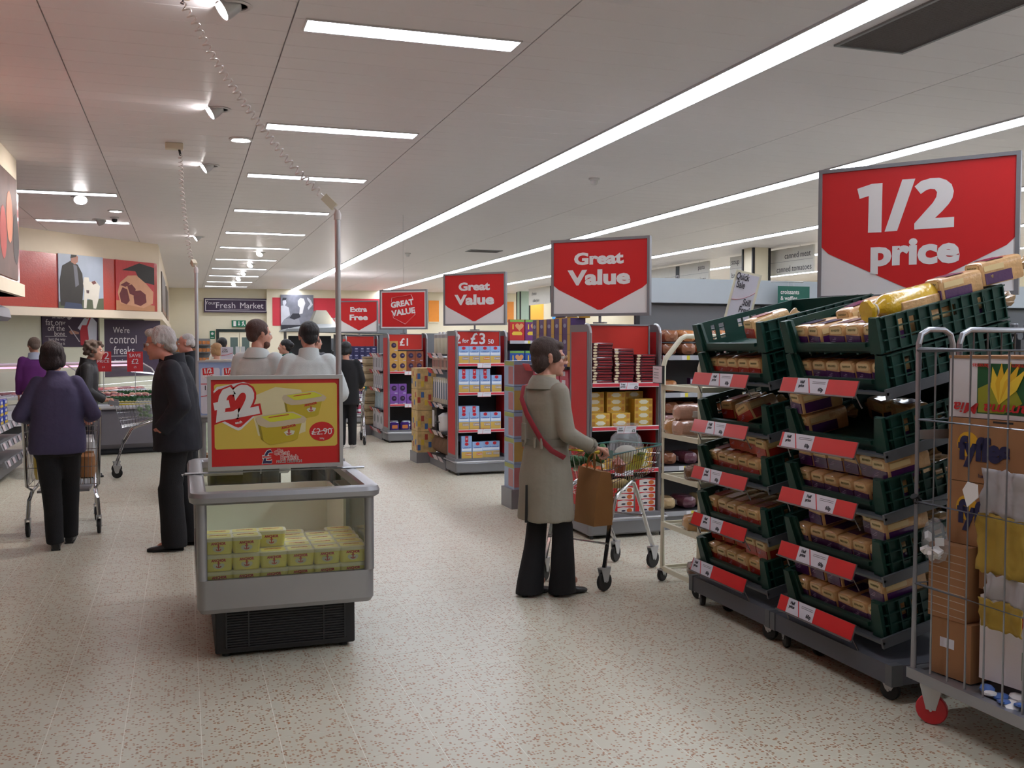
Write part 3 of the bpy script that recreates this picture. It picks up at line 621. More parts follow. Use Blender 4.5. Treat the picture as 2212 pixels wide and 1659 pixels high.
def make_tray():
    t_ = thing('bread_tray', 'green plastic bread tray', 'tray'); w = TW / 2
    b = MB(); b.box(.0, TD, -w + .012, w - .012, 0, .008)
    for i in range(6): b.box(.0, TD, -w + .06 + i * .122, -w + .075 + i * .122, -.008, 0)
    b.build('base', TGREEN, t_)
    f = MB()   # front lip with sloping corner posts
    f.prism([(-w, 0), (w, 0), (w, TH), (w - .07, TH), (w - .10, .048), (-w + .10, .048), (-w + .07, TH), (-w, TH)], 0, .016, 0, 'x')
    f.prism([(-w + .11, .030), (w - .11, .030), (w - .11, .049), (-w + .11, .049)], -.012, .001, 0, 'x')
    for s in (-1, 1): f.prism([(s * w, 0), (s * (w - .075), 0), (s * (w - .045), TH), (s * w, TH)], -.018, .0, 0, 'x')
    f.build('front_lip', TGREEN, t_)
    bk = MB(); bk.box(TD - .016, TD, -w, w, 0, TH)
    for i in range(7): bk.box(TD, TD + .014, -w + .02 + i * .115, -w + .032 + i * .115, 0, TH)
    bk.build('back_wall', TGREEN, t_)
    for s in (-1, 1):
        y0, y1 = (s * w, s * (w - .01)); lo, hi = min(y0, y1), max(y0, y1); sd = MB()
        def wall(x0, x1, z0, z1): sd.box(x0, x1, lo, hi, z0, z1)
        wall(0, TD, 0, .03); wall(0, TD, .135, TH); wall(0, .10, .03, .135); wall(.13, .155, .03, .135); wall(.195, .29, .03, .135)
        wall(.43, .56, .03, .135); wall(.60, TD, .03, .135); wall(.29, .43, .03, .085); wall(.10, .13, .03, .045); wall(.155, .195, .03, .045); wall(.56, .60, .03, .06)
        for i in range(12):   # outer ribs: a grid of cells
            x = .02 + i * .062; sd.box(x, x + .006, min(s * w, s * (w + .014)), max(s * w, s * (w + .014)), .004, TH)
        for z in (.004, .055, .105, TH - .007): sd.box(0, TD, min(s * w, s * (w + .012)), max(s * w, s * (w + .012)), z, z + .006)
        sd.build('side_wall', TGREEN, t_)
    return t_
tray = Put(make_tray())
# loaves -------------------------------------------------------------
LL, LW, LH = .245, .112, .118
def make_loaf(nm, crust, band, lab):
    t_ = thing('bread_loaf', nm + ' loaf', 'bread'); b = MB()
    prof = [(-.050, .002), (.050, .002), (.055, .012), (.054, .075), (.0555, .095), (.050, .110), (.034, .117), (0, .1185), (-.034, .117), (-.050, .110), (-.0555, .095), (-.054, .075), (-.055, .012)]
    rings = []
    for x, s in ((.0, .90), (.006, .97), (.02, 1), (.12, .985), (.2, 1), (.235, .96), (.243, .80)): rings.append([(x, y * s, .06 + (z - .06) * s) for y, z in prof])
    b.loft(rings).build('wrapped_loaf', mat('loaf_' + nm, crust, .34, coat=.75, var=.22, vs=26, bump=.35, bs=55), t_)
    m = mat('band_' + nm, band, .28, coat=.8, var=.1, bump=.2, bs=50); s = MB()
    P = [(-.0562, .006), (-.0556, .052), (.0556, .056), (.0562, .006)]
    s.prism([(-.052, .010), (.052, .008), (.053, .068), (-.053, .062)], -.0012, .004, 0, 'x')
    s.box(.02, .17, -.0566, -.0555, .008, .060); s.box(.02, .17, .0555, .0566, .008, .060); s.box(.05, .15, -.040, .040, .1178, .1195)
    s.build('label_band', m, t_)
    c = MB(); c.prism(rrect(0, .090, .086, .034, .012), -.0012, .004, 0, 'x'); c.box(.02, .13, -.0566, -.0553, .070, .096, 0); c.box(.02, .13, .0553, .0566, .070, .096, 0)
    ink = MB(); ink.tube([(-.0016, -.03 + .0035 * i, .091 + .006 * math.sin(i * 2.1)) for i in range(18)], .0014, 4)
    c.build('name_label', mat('label_' + nm, lab, .4, coat=.5, var=.08), t_); ink.build('script_print', mat('label_ink', (110, 104, 60), .5), t_)
    pl = MB()
    for k in range(3): pl.box(-.0022, -.0011, .012 - .004 * k, .042 - .012 * k, .036 + .008 * k, .0382 + .008 * k)
    pl.build('small_print', mat('label_lilac', (186, 160, 190) if nm == 'purple' else (226, 160, 130), .4), t_)
    return t_
def add_tail(o, c):
    q = MB(); rr = []
    for x, s in ((.236, .040), (.252, .014), (.262, .011), (.285, .030), (.31, .042), (.315, .036)):
        rr.append([(x, s * math.cos(a) * (1 + .25 * math.sin(5 * a)), .06 + s * .8 * math.sin(a) * (1 + .25 * math.cos(4 * a))) for a in (2 * math.pi * i / 14 for i in range(14))])
    q.loft(rr).build('bag_tail', mat('bag_tail_' + c, (206, 170, 120), .2, coat=.9, bump=.8, bs=60, alpha=.75), o)
lp = make_loaf('purple', (214, 168, 114), (72, 26, 86), (226, 200, 146)); lr = make_loaf('red', (222, 178, 120), (176, 48, 32), (230, 202, 140))
add_tail(lp, 'a'); add_tail(lr, 'a'); loafp, loafr = Put(lp), Put(lr)
def put_loaf(P, T, col, row, lay, label, dx=0, dz=0, yaw=0, pitch=0, roll=0):
    y = .29 - .116 * col; M = T @ Matrix.Translation((.02 + .262 * row + dx, y, .010 + .120 * lay + dz)) @ Euler((R(roll), R(pitch), R(yaw))).to_matrix().to_4x4()
    o = P(M.to_translation(), 0, label, M.to_euler()); return o
WPL = mat('card_white', (214, 212, 222), .35, coat=.3); RPL = mat('card_red', (214, 36, 40), .35, coat=.3)
ZS = [1.388, 1.1055, .823, .5405, .258]
def stand(Yc, y0, y1, label, nm, splits, X=3.0):
    t_ = thing('bread_stand', label, 'display stand', (X, Yc, 0)); a, b = y0 - Yc, y1 - Yc
    fr = MB(); fr.box(-.05, -.0, a, b, .085, .175); fr.box(.72, .77, a, b, .085, .175); fr.box(0, .72, a, a + .05, .085, .175); fr.box(0, .72, b - .05, b, .085, .175)
    fr.box(0, .72, a + .05, b - .05, .155, .165); d = fr.build('dolly_frame', BEAM, t_)
    for y in (a, b):
        for x in (-.055, .715): MB().box(x, x + .06, y - .002 if y == a else y - .04, y + .04 if y == a else y + .002, .083, .178).build('corner_plate', STEEL, d)
    for x, y, rz in ((-.0, b - .07, 70), (.72, b - .07, 20), (-.0, a + .07, 110), (.72, a + .07, 60), (.08, b - .25, 0)): castor(t_, x, y, .046, .088, rz=rz)
    for y in (-.39, .39): MB().box(.735, .765, y - .015, y + .015, .165, 1.62).build('upright', STEEL, t_)
    for i, z in enumerate(ZS):
        e = (0, R(-TILT), 0); s = MB()
        for y in (-.398, .385): s.box(-.02, .76, y, y + .013, -.035, .012)
        s.box(0, .74, -.385, .385, -.012, -.009); s.box(-.02, -.008, -.398, .398, -.016, -.004)
        sh = s.build('tilted_shelf', STEEL, t_, (0, 0, z - .001), e)
        # price rail: metal channel with an angled face of red and white cards
        rl = MB(); th = R(28)
        def P(u, v, q): return (-.055 - u * math.sin(th) * 0 - .0, v, q)
        L0, L1 = -.27, .33
        rail = bpy.data.objects.new('price_rail', None); COL.objects.link(rail); rail.parent = t_; rail.location = (-.075, 0, z + .005); rail.rotation_euler = (0, R(18), 0); rail.empty_display_size = .05
        m_ = MB(); m_.box(-.002, .003, L0, L1, -.040, .038); m_.box(-.010, .003, L0, L1, -.045, -.038); m_.tube([(.004, L0 + .02, -.02), (.06, L0 + .01, -.075)], .004); m_.tube([(.004, L1 - .05, -.02), (.06, L1 - .04, -.075)], .004); m_.build('channel', mat('rail_metal', (130, 124, 124), .35, .7), rail)
        s0, s1 = splits[i]; lo, hi = L1 - (L1 - L0) * s1, L1 - (L1 - L0) * s0
        k = MB(); k.box(-.0035, -.002, L0 + .004, L1 - .004, -.037, .037, 0); k.box(-.0045, -.0035, lo, hi, -.037, .037, 1)
        wd = hi - lo; k.prism([(hi - wd * .38, .037), (hi - wd * .35, .037), (hi - wd * .50, -.037), (hi - wd * .53, -.037)], -.0052, -.0045, 0, 'x')
        for j in range(2): k.box(-.0052, -.0045, lo + wd * .06, hi - wd * .52, .020 - .008 * j, .0218 - .008 * j, 2)
        k.build('price_cards', [RPL, WPL, INK], rail)
        for txt, yy, zz, h in (('Half\nprice', hi - wd * .19, .006, .040), ('60p', lo + wd * .16, -.019, .026)):
            o = text(txt, rail, INK, 0, zz, h=h, y=0, bold=.03); o.location = (-.0056, yy, zz); o.rotation_euler = (R(90), 0, R(-90))
    return t_
SP1 = [(.35, .73), (.28, .62), (.22, .55), (.2, .58), (.02, .40)]; SP2 = [(.22, .63), (.04, .46), (.33, .75), (.27, .66), (.13, .50)]
stand(4.92, 4.45, 5.32, 'wheeled grey bread stand of red-band loaves beside the white bakery rack', 'red', SP1)
stand(4.0, 3.50, 4.44, 'wheeled grey bread stand of purple-band loaves beside the wire roll cage', 'purple', SP2)
ORD = ('top', 'second', 'third', 'fourth', 'lowest')
for Yc, kind, P in ((4.92, 'red', loafr), (4.0, 'purple', loafp)):
    for i, z in enumerate(ZS):
        T = tmat(3.03, Yc, z); o = tray(T.to_translation(), 0, 'green bread tray on the %s shelf of the %s-band bread stand' % (ORD[i], kind), T.to_euler())
        if i == 0:
            T2 = T @ Matrix.Translation((-.0, 0, TH + .009)); tray(T2.to_translation(), 0, 'empty-looking green tray stacked highest on the %s-band bread stand' % kind if kind == 'red' else 'full green tray stacked highest on the purple-band bread stand', T2.to_euler())
def fill(Yc, z, P, items, where):
    T = tmat(3.03, Yc, z)
    for it in items:
        o = put_loaf(P, T, it[0], it[1], it[2], where, **(it[3] if len(it) > 3 else {}))
        if 'of its stand' in where: o['label'] = where.replace(' of its stand', (', lying on the layer below' if it[2] else ', bottom layer, %s row' % ('front' if it[1] == 0 else 'back')))
        o['group'] = where.replace('loaf', 'loaves')
        if 'half-empty' in where: o['label'] = {1: 'purple-band loaf lying on top of another in the half-empty second tray'}.get(it[2], where + (', against its near side' if it[0] > 5 else ', turned sideways at the back' if it[1] > 1 else ', under another loaf'))
        if 'towards the back' in where: o['label'] = where + (', raised on others' if it[2] else ', half buried')
def row(n, r, l, j=1.5, skip=()): return [(c, r, l, dict(dx=random.uniform(-.006, .012), yaw=random.uniform(-j, j))) for c in range(n) if c not in skip]
zt = TH + .012
def zoff(L, dz): return [(a, b, c, {**(d if d else {}), 'dz': dz}) for a, b, c, d in L]
# red-band stand
fill(4.92, ZS[0], loafr, row(6, 0, 0), 'red-band loaf in the lower tray of the top shelf')
fill(4.92, ZS[0], loafr, [(3.25, .25, 0, dict(dz=zt + .035, yaw=-5, pitch=-4))], 'single red-band loaf with twisted bag end in the uppermost tray')
fill(4.92, ZS[1], loafr, [(.2, .35, 0, dict(yaw=8)), (1.9, .25, 0, dict(yaw=5)), (3.2, .05, .05, dict(yaw=14, roll=-24, dz=.02)), (4.6, .9, 0, {})], 'red-band loaf leaning in the second tray')
fill(4.92, ZS[2], loafr, row(6, 0, 0) + row(6, 1, 0) + [(1.5, .30, 1, dict(yaw=4)), (2.5, .27, 1, dict(yaw=2)), (3.5, .22, 1, {}), (4.6, .08, 1, dict(yaw=-3))], 'red-band loaf in the third tray of its stand')
fill(4.92, ZS[3], loafr, row(6, 0, 0) + row(6, 1, 0), 'red-band loaf in the fourth tray of its stand')
fill(4.92, ZS[4], loafr, row(6, 0, 0) + [(-.05, .24, 1, dict(yaw=5)), (1.1, .26, 1, dict(yaw=3)), (2.2, .28, 1, {}), (3.6, .14, 1, dict(yaw=2)), (4.7, .10, 1, dict(yaw=-3))] + row(6, 1, 0), 'red-band loaf in the lowest tray of its stand')
# purple-band stand
fill(4.0, ZS[0], loafp, row(6, 0, 0), 'purple-band loaf in the lower tray of the top shelf')
fill(4.0, ZS[0], loafp, [(c + .05, .03, 0, dict(dz=zt, yaw=y_)) for c, y_ in ((0, 3), (1, -8), (2.55, 2), (3.6, -2), (4.75, 1))], 'purple-band loaf at the front of the uppermost tray')
fill(4.0, ZS[0], loafp, [(1.0, .80, 1, dict(dz=zt - .08, pitch=-6)), (2.2, .85, 1, dict(dz=zt - .09)), (4.95, 1.42, 1, dict(dz=zt + .01, yaw=-3)), (4.9, 2.38, 1, dict(dz=zt + .035, yaw=-5)), (3.6, 1.05, 0, dict(dz=zt)), (4.8, 1.05, 0, dict(dz=zt)), (4.8, 2.0, 0, dict(dz=zt, yaw=2))], 'purple-band loaf lying towards the back of the uppermost tray')
fill(4.0, ZS[1], loafp, [(-.1, .0, 0, dict(yaw=-3)), (-.15, -.05, 1, dict(yaw=-6)), (5.05, .05, 0, {}), (2.3, 1.35, 0, dict(yaw=70)), (4.0, 1.3, 0, dict(yaw=75))], 'purple-band loaf in the half-empty second tray')
fill(4.0, ZS[2], loafp, row(6, 0, 0, 5) + [(c, .18, 1, dict(yaw=random.uniform(-3, 3))) for c in (-.1, .95, 2.0, 3.05, 4.1)] + [(5.15, .06, 1, dict(yaw=-3))] + row(6, 1, 0), 'purple-band loaf in the third tray of its stand')
fill(4.0, ZS[3], loafp, row(6, 0, 0, 4) + row(6, 1, 0) + [(.9, .10, 1, dict(yaw=-3)), (4.0, .30, 1, {}), (5.05, .08, 1, dict(yaw=-4))], 'purple-band loaf in the fourth tray of its stand')
fill(4.0, ZS[4], loafp, row(6, 0, 0, 4) + row(6, 1, 0) + [(-.1, .12, 1, dict(yaw=2)), (.95, .14, 1, {}), (2.1, .14, 1, dict(yaw=-2)), (5.0, .08, 1, dict(yaw=-4))], 'purple-band loaf in the lowest tray of its stand')
# yellow bag lying across the uppermost tray
yb_ = thing('bread_loaf', 'long loaf in a yellow bag lying across the uppermost bread tray', 'bread'); q = MB(); rr = []
for x, s in ((-.10, .050), (-.085, .055), (-.06, .030), (-.045, .026), (-.02, .046), (0, .058), (.03, .062), (.25, .062), (.30, .055), (.32, .03)):
    rr.append([(x, s * .95 * math.cos(a) * (1 + (.12 * math.sin(7 * a) if x < -.03 else 0)), .06 + s * math.sin(a)) for a in (2 * math.pi * i / 18 for i in range(18))])
q.loft(rr).build('yellow_bag', mat('bag_yellow', (222, 178, 46), .25, coat=.8, bump=.5, bs=40, var=.15), yb_)
MB().tube([(-.052, .028 * math.cos(a), .06 + .028 * math.sin(a)) for a in (2 * math.pi * i / 12 for i in range(12))], .005, 6, 0, True).build('bag_tie', WHITE, yb_)
MB().rbox(.05, .28, -.064, -.03, .02, .07, .01).build('bread_window', mat('loaf_purple'), yb_)
T = tmat(3.03, 4.0, ZS[0]) @ Matrix.Translation((.13, -.255, TH + .136)); yb_.location = T.to_translation(); yb_.rotation_euler = (T @ Euler((0, 0, R(-2))).to_matrix().to_4x4()).to_euler()

# ------------------------------------------------------------------ white bakery rack
WR = mat('rack_cream', (226, 220, 196), .4, var=.03); rk = thing('bakery_rack', 'cream tubular bakery rack on castors, with sloping top corners', 'rack', (3.05, 5.635, 0))
for y in (-.245, .245):
    MB().tube([(0, y, .08), (0, y, 1.45), (.015, y, 1.50), (.13, y, 1.635), (.165, y, 1.652), (.55, y, 1.652), (.585, y, 1.635), (.60, y, 1.60), (.60, y, .08)], .017, 10).build('hoop_frame', WR, rk)
for z in (1.31, .99, .715, .39, .09):
    s = MB(); s.box(-.012, .012, -.245, .245, z - .016, z + .016); s.box(.588, .612, -.245, .245, z - .016, z + .016)
    for y in (-.245, .245): s.box(0, .6, y - .01, y + .01, z - .016, z + .016)
    s.build('shelf_rails', WR, rk); g = MB()
    for i in range(12): g.tube([(0, -.22 + .04 * i, z), (.6, -.22 + .04 * i, z)], .003, 5)
    g.build('shelf_wires', WR, rk)
for x, y, rz in ((-.0, .245, 30), (.0, -.235, 100), (.6, .245, 0), (.6, -.235, 0)): castor(rk, x, y, .045, .085, rz=rz)
th_ = MB(); th_.box(-.035, -.02, .19, .33, 1.335, 1.455); ho = th_.build('ticket_holder', DARK, rk); MB().box(-.038, -.0352, .195, .325, 1.34, 1.45).build('ticket', TICK, ho)
k = MB()
for z in (1.43, 1.405, 1.39, 1.37): k.box(-.0386, -.038, .24, .31, z, z + .003)
k.build('ticket_print', INK, ho)
def rackbag(nm, c): return bread_bag('rack ' + nm, c, (210, 206, 200))
rb = {n: rackbag(n, c) for n, c in (('pink', (196, 150, 128)), ('dark', (110, 74, 52)), ('golden', (200, 150, 92)))}
for z, its in ((.99, (('pink', .12, .06, 0), ('golden', .12, .17, 0), ('pink', .14, .08, .1), ('golden', .36, .0, 0))), (.715, (('dark', .12, -.1, 0), ('dark', .34, -.05, 0))), (.39, (('golden', .12, -.1, 0), ('dark', .36, .05, 0))), (.09, (('dark', .14, -.12, 0),))):
    for n_, x, y, dz in its: rb[n_]((3.05 + x, 5.635 + y, z + .005 + dz), random.uniform(-15, 15), '%s bagged loaf lying on the cream bakery rack' % n_)
qs = thing('quick_sale_sign', 'tilted white card in a cream holder reading Quick Sale Still Fresh', 'sign', (3.45, 5.64, 1.72), -28)
inner = bpy.data.objects.new('holder', None); COL.objects.link(inner); inner.parent = qs; inner.rotation_euler = (0, R(14), 0); inner.empty_display_size = .05
f = MB(); f.box(-.085, .085, 0, .012, 0, .36); f.build('holder_back', WR, inner); MB().box(-.07, .07, -.003, 0, .015, .345).build('white_card', WPL, inner)
text('Quick\nSale', qs, INK, .042, .295, h=.10, w=.085, y=-.006, bold=.015, rot=-14); text('Still\nFresh', qs, INK, .066, .125, h=.095, w=.075, y=-.006, bold=.015, rot=-14)
MB().tube([(-.07 + .0117 * i, -.004, .165 + .0005 * i * i) for i in range(13)], .005, 5, 0, flat=.2).build('red_curve', RED, inner)
MB().tube([(0, .02, -.05), (0, .02, .06)], .012).build('post', WR, qs)
# ------------------------------------------------------------------ roll cage with cartons
ZINC = mat('zinc_tube', (160, 162, 168), .32, .75, var=.06); cg = thing('roll_cage', 'zinc wire roll cage on red castors, loaded with flattened cartons', 'roll cage', (2.95, 3.37, 0))
def ctube(name, pts, r=.0125, par=cg): return MB().tube(pts, r, 10).build(name, ZINC, par)
H1, LY = 1.66, -.86
ctube('end_hoop', [(0, 0, .2), (0, 0, H1 - .06), (.012, 0, H1 - .02), (.05, 0, H1), (.13, 0, H1), (.165, 0, H1 - .02), (.178, 0, H1 - .06), (.178, 0, .2)])
ctube('back_hoop', [(.215, 0, .2), (.215, 0, H1 - .06), (.23, 0, H1 - .02), (.27, 0, H1), (.70, 0, H1), (.735, 0, H1 - .02), (.75, 0, H1 - .06), (.75, 0, .2)])
ctube('near_hoop', [(0, LY, .2), (0, LY, H1 - .06), (.012, LY, H1 - .02), (.05, LY, H1), (.70, LY, H1), (.735, LY, H1 - .02), (.75, LY, H1 - .06), (.75, LY, .2)])
fp = ctube('front_gate', [(0, 0, 1.575), (0, LY, 1.575)], .0125)
g = MB()
for z in (1.28, .93, .58): g.tube([(0, 0, z), (0, LY, z)], .006, 6)
for i in range(1, 9): g.tube([(.004, -.095 * i, .21), (.004, -.095 * i, 1.575)], .0045, 6)
g.build('gate_wires', ZINC, fp)
g = MB()
for z in (1.28, .93, .58): g.tube([(0, 0, z), (.178, 0, z)], .005, 6)
for i in range(1, 7): g.tube([(.215 + .076 * i, 0, .2), (.215 + .076 * i, 0, H1)], .004, 6)
for z in (1.28, .93, .58): g.tube([(.215, 0, z), (.75, 0, z)], .005, 6)
g.build('end_wires', ZINC, cg); MB().box(0.0, .178, -.004, .004, 1.195, 1.235).build('flat_brace', ZINC, cg)
g = MB(); g.box(-.02, .02, LY - .02, .02, .17, .215); g.box(.73, .77, LY - .02, .02, .17, .215); g.box(.02, .73, -.02, .02, .17, .215); g.box(.02, .73, LY - .02, LY + .02, .17, .215); g.box(.02, .73, LY + .02, -.02, .195, .205)
g.build('base_frame', ZINC, cg)
RW = mat('castor_red', (196, 26, 42), .4, coat=.3); HW = mat('castor_hub', (150, 40, 46), .4)
for x, y, rz in ((.02, -.09, -55), (.73, -.09, 0), (.02, LY + .09, 30), (.73, LY + .09, 0)): castor(cg, x, y, .064, .17, RW, rz, hub=HW)
MB().tube([(-.01, 0, .955), (.01, 0, .93)], .02).build('gate_clip', RUBBER, cg)
KRAFT = mat('kraft_board', (158, 112, 74), .75, var=.08, vs=5); WBOX = mat('white_board', (214, 206, 206), .6, var=.03); NAVYI = mat('fruit_navy', (34, 34, 74), .5); SUN = mat('fruit_yellow', (214, 160, 34), .5); LEAF = mat('fruit_green', (28, 84, 46), .5)
def cbox(name, label, cx, cy, z0, L, D, H, rz, m, cat='box'):
    # carton: front face towards -Y in its own frame; rz turns that face towards the gate
    t_ = thing(name, label, cat, (cx, cy, z0), rz); b = MB(); b.box(-L / 2, L / 2, -D / 2, D / 2, 0, H); b.build('carton', m, t_); return t_
RZ = -80
def corner(x, y, L, D, rz):   # world centre of a box whose far front corner stands at x, y
    a = R(rz); u = Vector((math.cos(a), math.sin(a))); n = Vector((-math.sin(a), math.cos(a))); c = Vector((x, y)) + u * (L / 2) + n * (D / 2); return c.x, c.y
def banana(z0, x, y, rz, label, flip=True, L=.50, H=.245, crop=False):
    D = .40; cx, cy = corner(x, y, L, D, rz); t_ = cbox('banana_box', label, cx, cy, z0, L, D, H, rz, WBOX); y_ = -D / 2
    lid = MB(); lid.box(-L / 2 - .004, L / 2 + .004, y_ - .004, D / 2 + .004, H, H + .012); lid.build('lid', KRAFT, t_)
    u = lambda a: (a - .5) * L
    plate('green_picture', t_, LEAF, rectp(u(.26), u(.72), H * .08, H * .92), y_)
    plate('lime_patch', t_, mat('fruit_lime', (150, 150, 40), .5), [(u(.27), H * .1), (u(.5), H * .1), (u(.66), H * .28), (u(.60), H * .5), (u(.40), H * .62), (u(.27), H * .5)], y_ - .001)
    for k in range(5):
        a0 = -.5 + .26 * k; base = (u(.46), H * .24); tip = (base[0] + .16 * math.sin(a0 + .3), base[1] + .175 * math.cos(a0)); mid = ((base[0] + tip[0]) / 2, (base[1] + tip[1]) / 2); n_ = Vector((tip[1] - base[1], base[0] - tip[0])).normalized() * .022
        plate('banana_print', t_, mat('banana_a', (226, 176, 40), .5) if k % 2 else mat('banana_b', (238, 200, 60), .5), [base, (mid[0] + n_.x, mid[1] + n_.y), tip, (mid[0] - n_.x, mid[1] - n_.y)], y_ - .002 - .0004 * k)
    text('Mamma Mia', t_, mat('script_red', (190, 36, 40), .5), u(.45), H * .16, h=.045, w=.40, y=y_ - .006, bold=.015, shear=.25, rot=180)
    text('Bananas', t_, RED, u(.30), H * .88, h=.018, y=y_ - .006, rot=180, bold=.01); text('Premium', t_, RED, u(.66), H * .88, h=.018, y=y_ - .006, rot=180, bold=.01)
    return t_
banana(1.295, 3.075, 3.325, -80, 'upside-down white banana box with red script on top of the cage load')
def fyffe(z0, label):
    L, D, H = .46, .38, .262; cx, cy = corner(3.065, 3.315, L, D, -82); t_ = cbox('fruit_box', label, cx, cy, z0, L, D, H, -82, KRAFT); y_ = -D / 2
    plate('sun_print', t_, SUN, disc(-.135, .155, .052), y_); text('fyffes', t_, NAVYI, -.06, .125, h=.13, w=.24, y=y_ - .003, bold=.06); text('bananas', t_, NAVYI, -.05, .03, h=.014, y=y_ - .003, bold=.0)
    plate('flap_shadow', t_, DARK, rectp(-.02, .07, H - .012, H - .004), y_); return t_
fyffe(1.03, 'brown fruit box printed with navy letters, the upper of two, under the white box'); fyffe(.765, 'brown fruit box printed with navy letters, the lower of two')
for z0, H, L, D, x, y, nm in ((.21, .24, .20, .3, 3.0, 3.33, 'small kraft carton with white label standing on the cage floor'), (.452, .31, .18, .3, 2.995, 3.34, 'shrink-wrapped kraft carton beside the fruit boxes'), (.60, .16, .24, .3, 3.08, 3.15, 'plain kraft carton with a hand hole under the lettered fruit boxes')):
    cx, cy = corner(x, y, L, D, -82); t_ = cbox('kraft_carton', nm, cx, cy, z0, L, D, H, -82, KRAFT); y_ = -D / 2
    if 'label' in nm: plate('white_label', t_, WPL, rectp(-.05, .02, .12, .16), y_)
    if 'hole' in nm: plate('hand_hole', t_, DARK, disc(.06, .12, .016), y_)
    if 'wrapped' in nm:
        for k in range(9): plate('film_crease', t_, mat('film_line', (190, 170, 150), .2, coat=.8), [(-.09, .02 + .032 * k), (.09, .014 + .032 * k), (.09, .017 + .032 * k), (-.09, .023 + .032 * k)], y_)
cx, cy = corner(3.04, 3.10, .42, .3, -78); wb = cbox('banana_box', 'white banana box standing on edge low in the cage', cx, cy, .25, .42, .3, .34, -78, WBOX)
plate('green_picture', wb, LEAF, rectp(-.03, .15, .04, .15), -.15); plate('banana_print', wb, SUN, [(-.02, .13), (.05, .15), (.14, .10), (.12, .05), (.04, .045)], -.151); text('M', wb, mat('script_red'), -.06, .25, h=.07, y=-.153, shear=.25)
yc = mat('sack_yellow', (168, 138, 52), .7, bump=.5, bs=20, var=.2); wc = mat('sack_white', (170, 164, 164), .7, bump=.4, bs=20, var=.1)
for k, (z0, H, m, nm, y) in enumerate(((.93, .18, wc, 'torn white paper sack hung high inside the gate', 3.02), (.70, .235, yc, 'dirty yellow folded sack hung inside the gate', 3.04), (.60, .10, wc, 'crumpled white paper sack between the yellow ones', 3.0), (.49, .11, yc, 'yellow knotted sack with loose ties inside the gate', 3.03))):
    t_ = thing('paper_sack', nm, 'sack', (2.985, y, z0), 90); b = MB(); n = 17; m_ = 11; vs = []
    for j in range(m_):
        for i in range(n):
            x_, z_ = -.20 + .22 * i / (n - 1), H * j / (m_ - 1); q = mnoise.noise(Vector((x_ * 22 + k * 7, z_ * 16, k * 3.1))); e_ = .018 * mnoise.noise(Vector((i * .55, k * 5.0 + j * .4, 2.0)))
            vs.append((x_ + (e_ if i in (0, n - 1) else 0), .016 * q + .008 * math.sin(x_ * 40 + k), z_ + (e_ if j in (0, m_ - 1) else 0)))
    fs = [(j * n + i, j * n + i + 1, (j + 1) * n + i + 1, (j + 1) * n + i) for j in range(m_ - 1) for i in range(n - 1)]
    b.add(vs, fs); me = b.mesh('sheet', m, 60); o = link('sheet', me, t_); md = o.modifiers.new('thick', 'SOLIDIFY'); md.thickness = .006
    o.name = 'folded_sheet'
PB = mat('clear_film', (214, 218, 222), .12, coat=.8, alpha=.22, bump=.7, bs=30)
t_ = thing('plastic_bag', 'clear plastic bag of white tags tied to the cage post', 'bag', (2.99, 3.30, .70)); q = MB(); rr = []
for z, s in ((-.02, .02), (.0, .05), (.05, .068), (.10, .060), (.14, .045), (.17, .012)): rr.append([(s * .5 * math.cos(a) * (1 + .15 * math.sin(3 * a + z * 30)), s * math.sin(a) * (1 + .2 * math.cos(4 * a)), z) for a in (2 * math.pi * i / 14 for i in range(14))])
q.loft(rr).build('film_bag', PB, t_); w_ = MB()
for k in range(9): w_.obox((random.uniform(-.02, .01), random.uniform(-.04, .04), random.uniform(.0, .09)), (.03, .035, .018), (random.random() * 3, random.random() * 3, 0))
w_.build('white_tags', WHITE, t_)
t_ = thing('paper_tag', 'white folded paper tag pinned to the cage gate', 'tag', (2.936, 3.05, 1.0), 90); MB().prism([(-.035, .0), (.02, -.045), (.045, .02), (.02, .055), (-.03, .05)], -.002, .002, 0, 'y').build('paper', WHITE, t_)
t_ = thing('film_wad', 'blue and white crumpled plastic film on the cage floor', 'litter', (3.02, 2.98, .206)); q = MB()
for k in range(7): q.ell((random.uniform(-.04, .06), -.03 * k + .05, .012 + random.uniform(0, .01)), (.04, .03, .012), 8, 5, k % 2, (0, random.uniform(-.3, .3), random.random()))
q.build('film', [mat('film_blue', (70, 110, 180), .25, coat=.7), WHITE], t_)
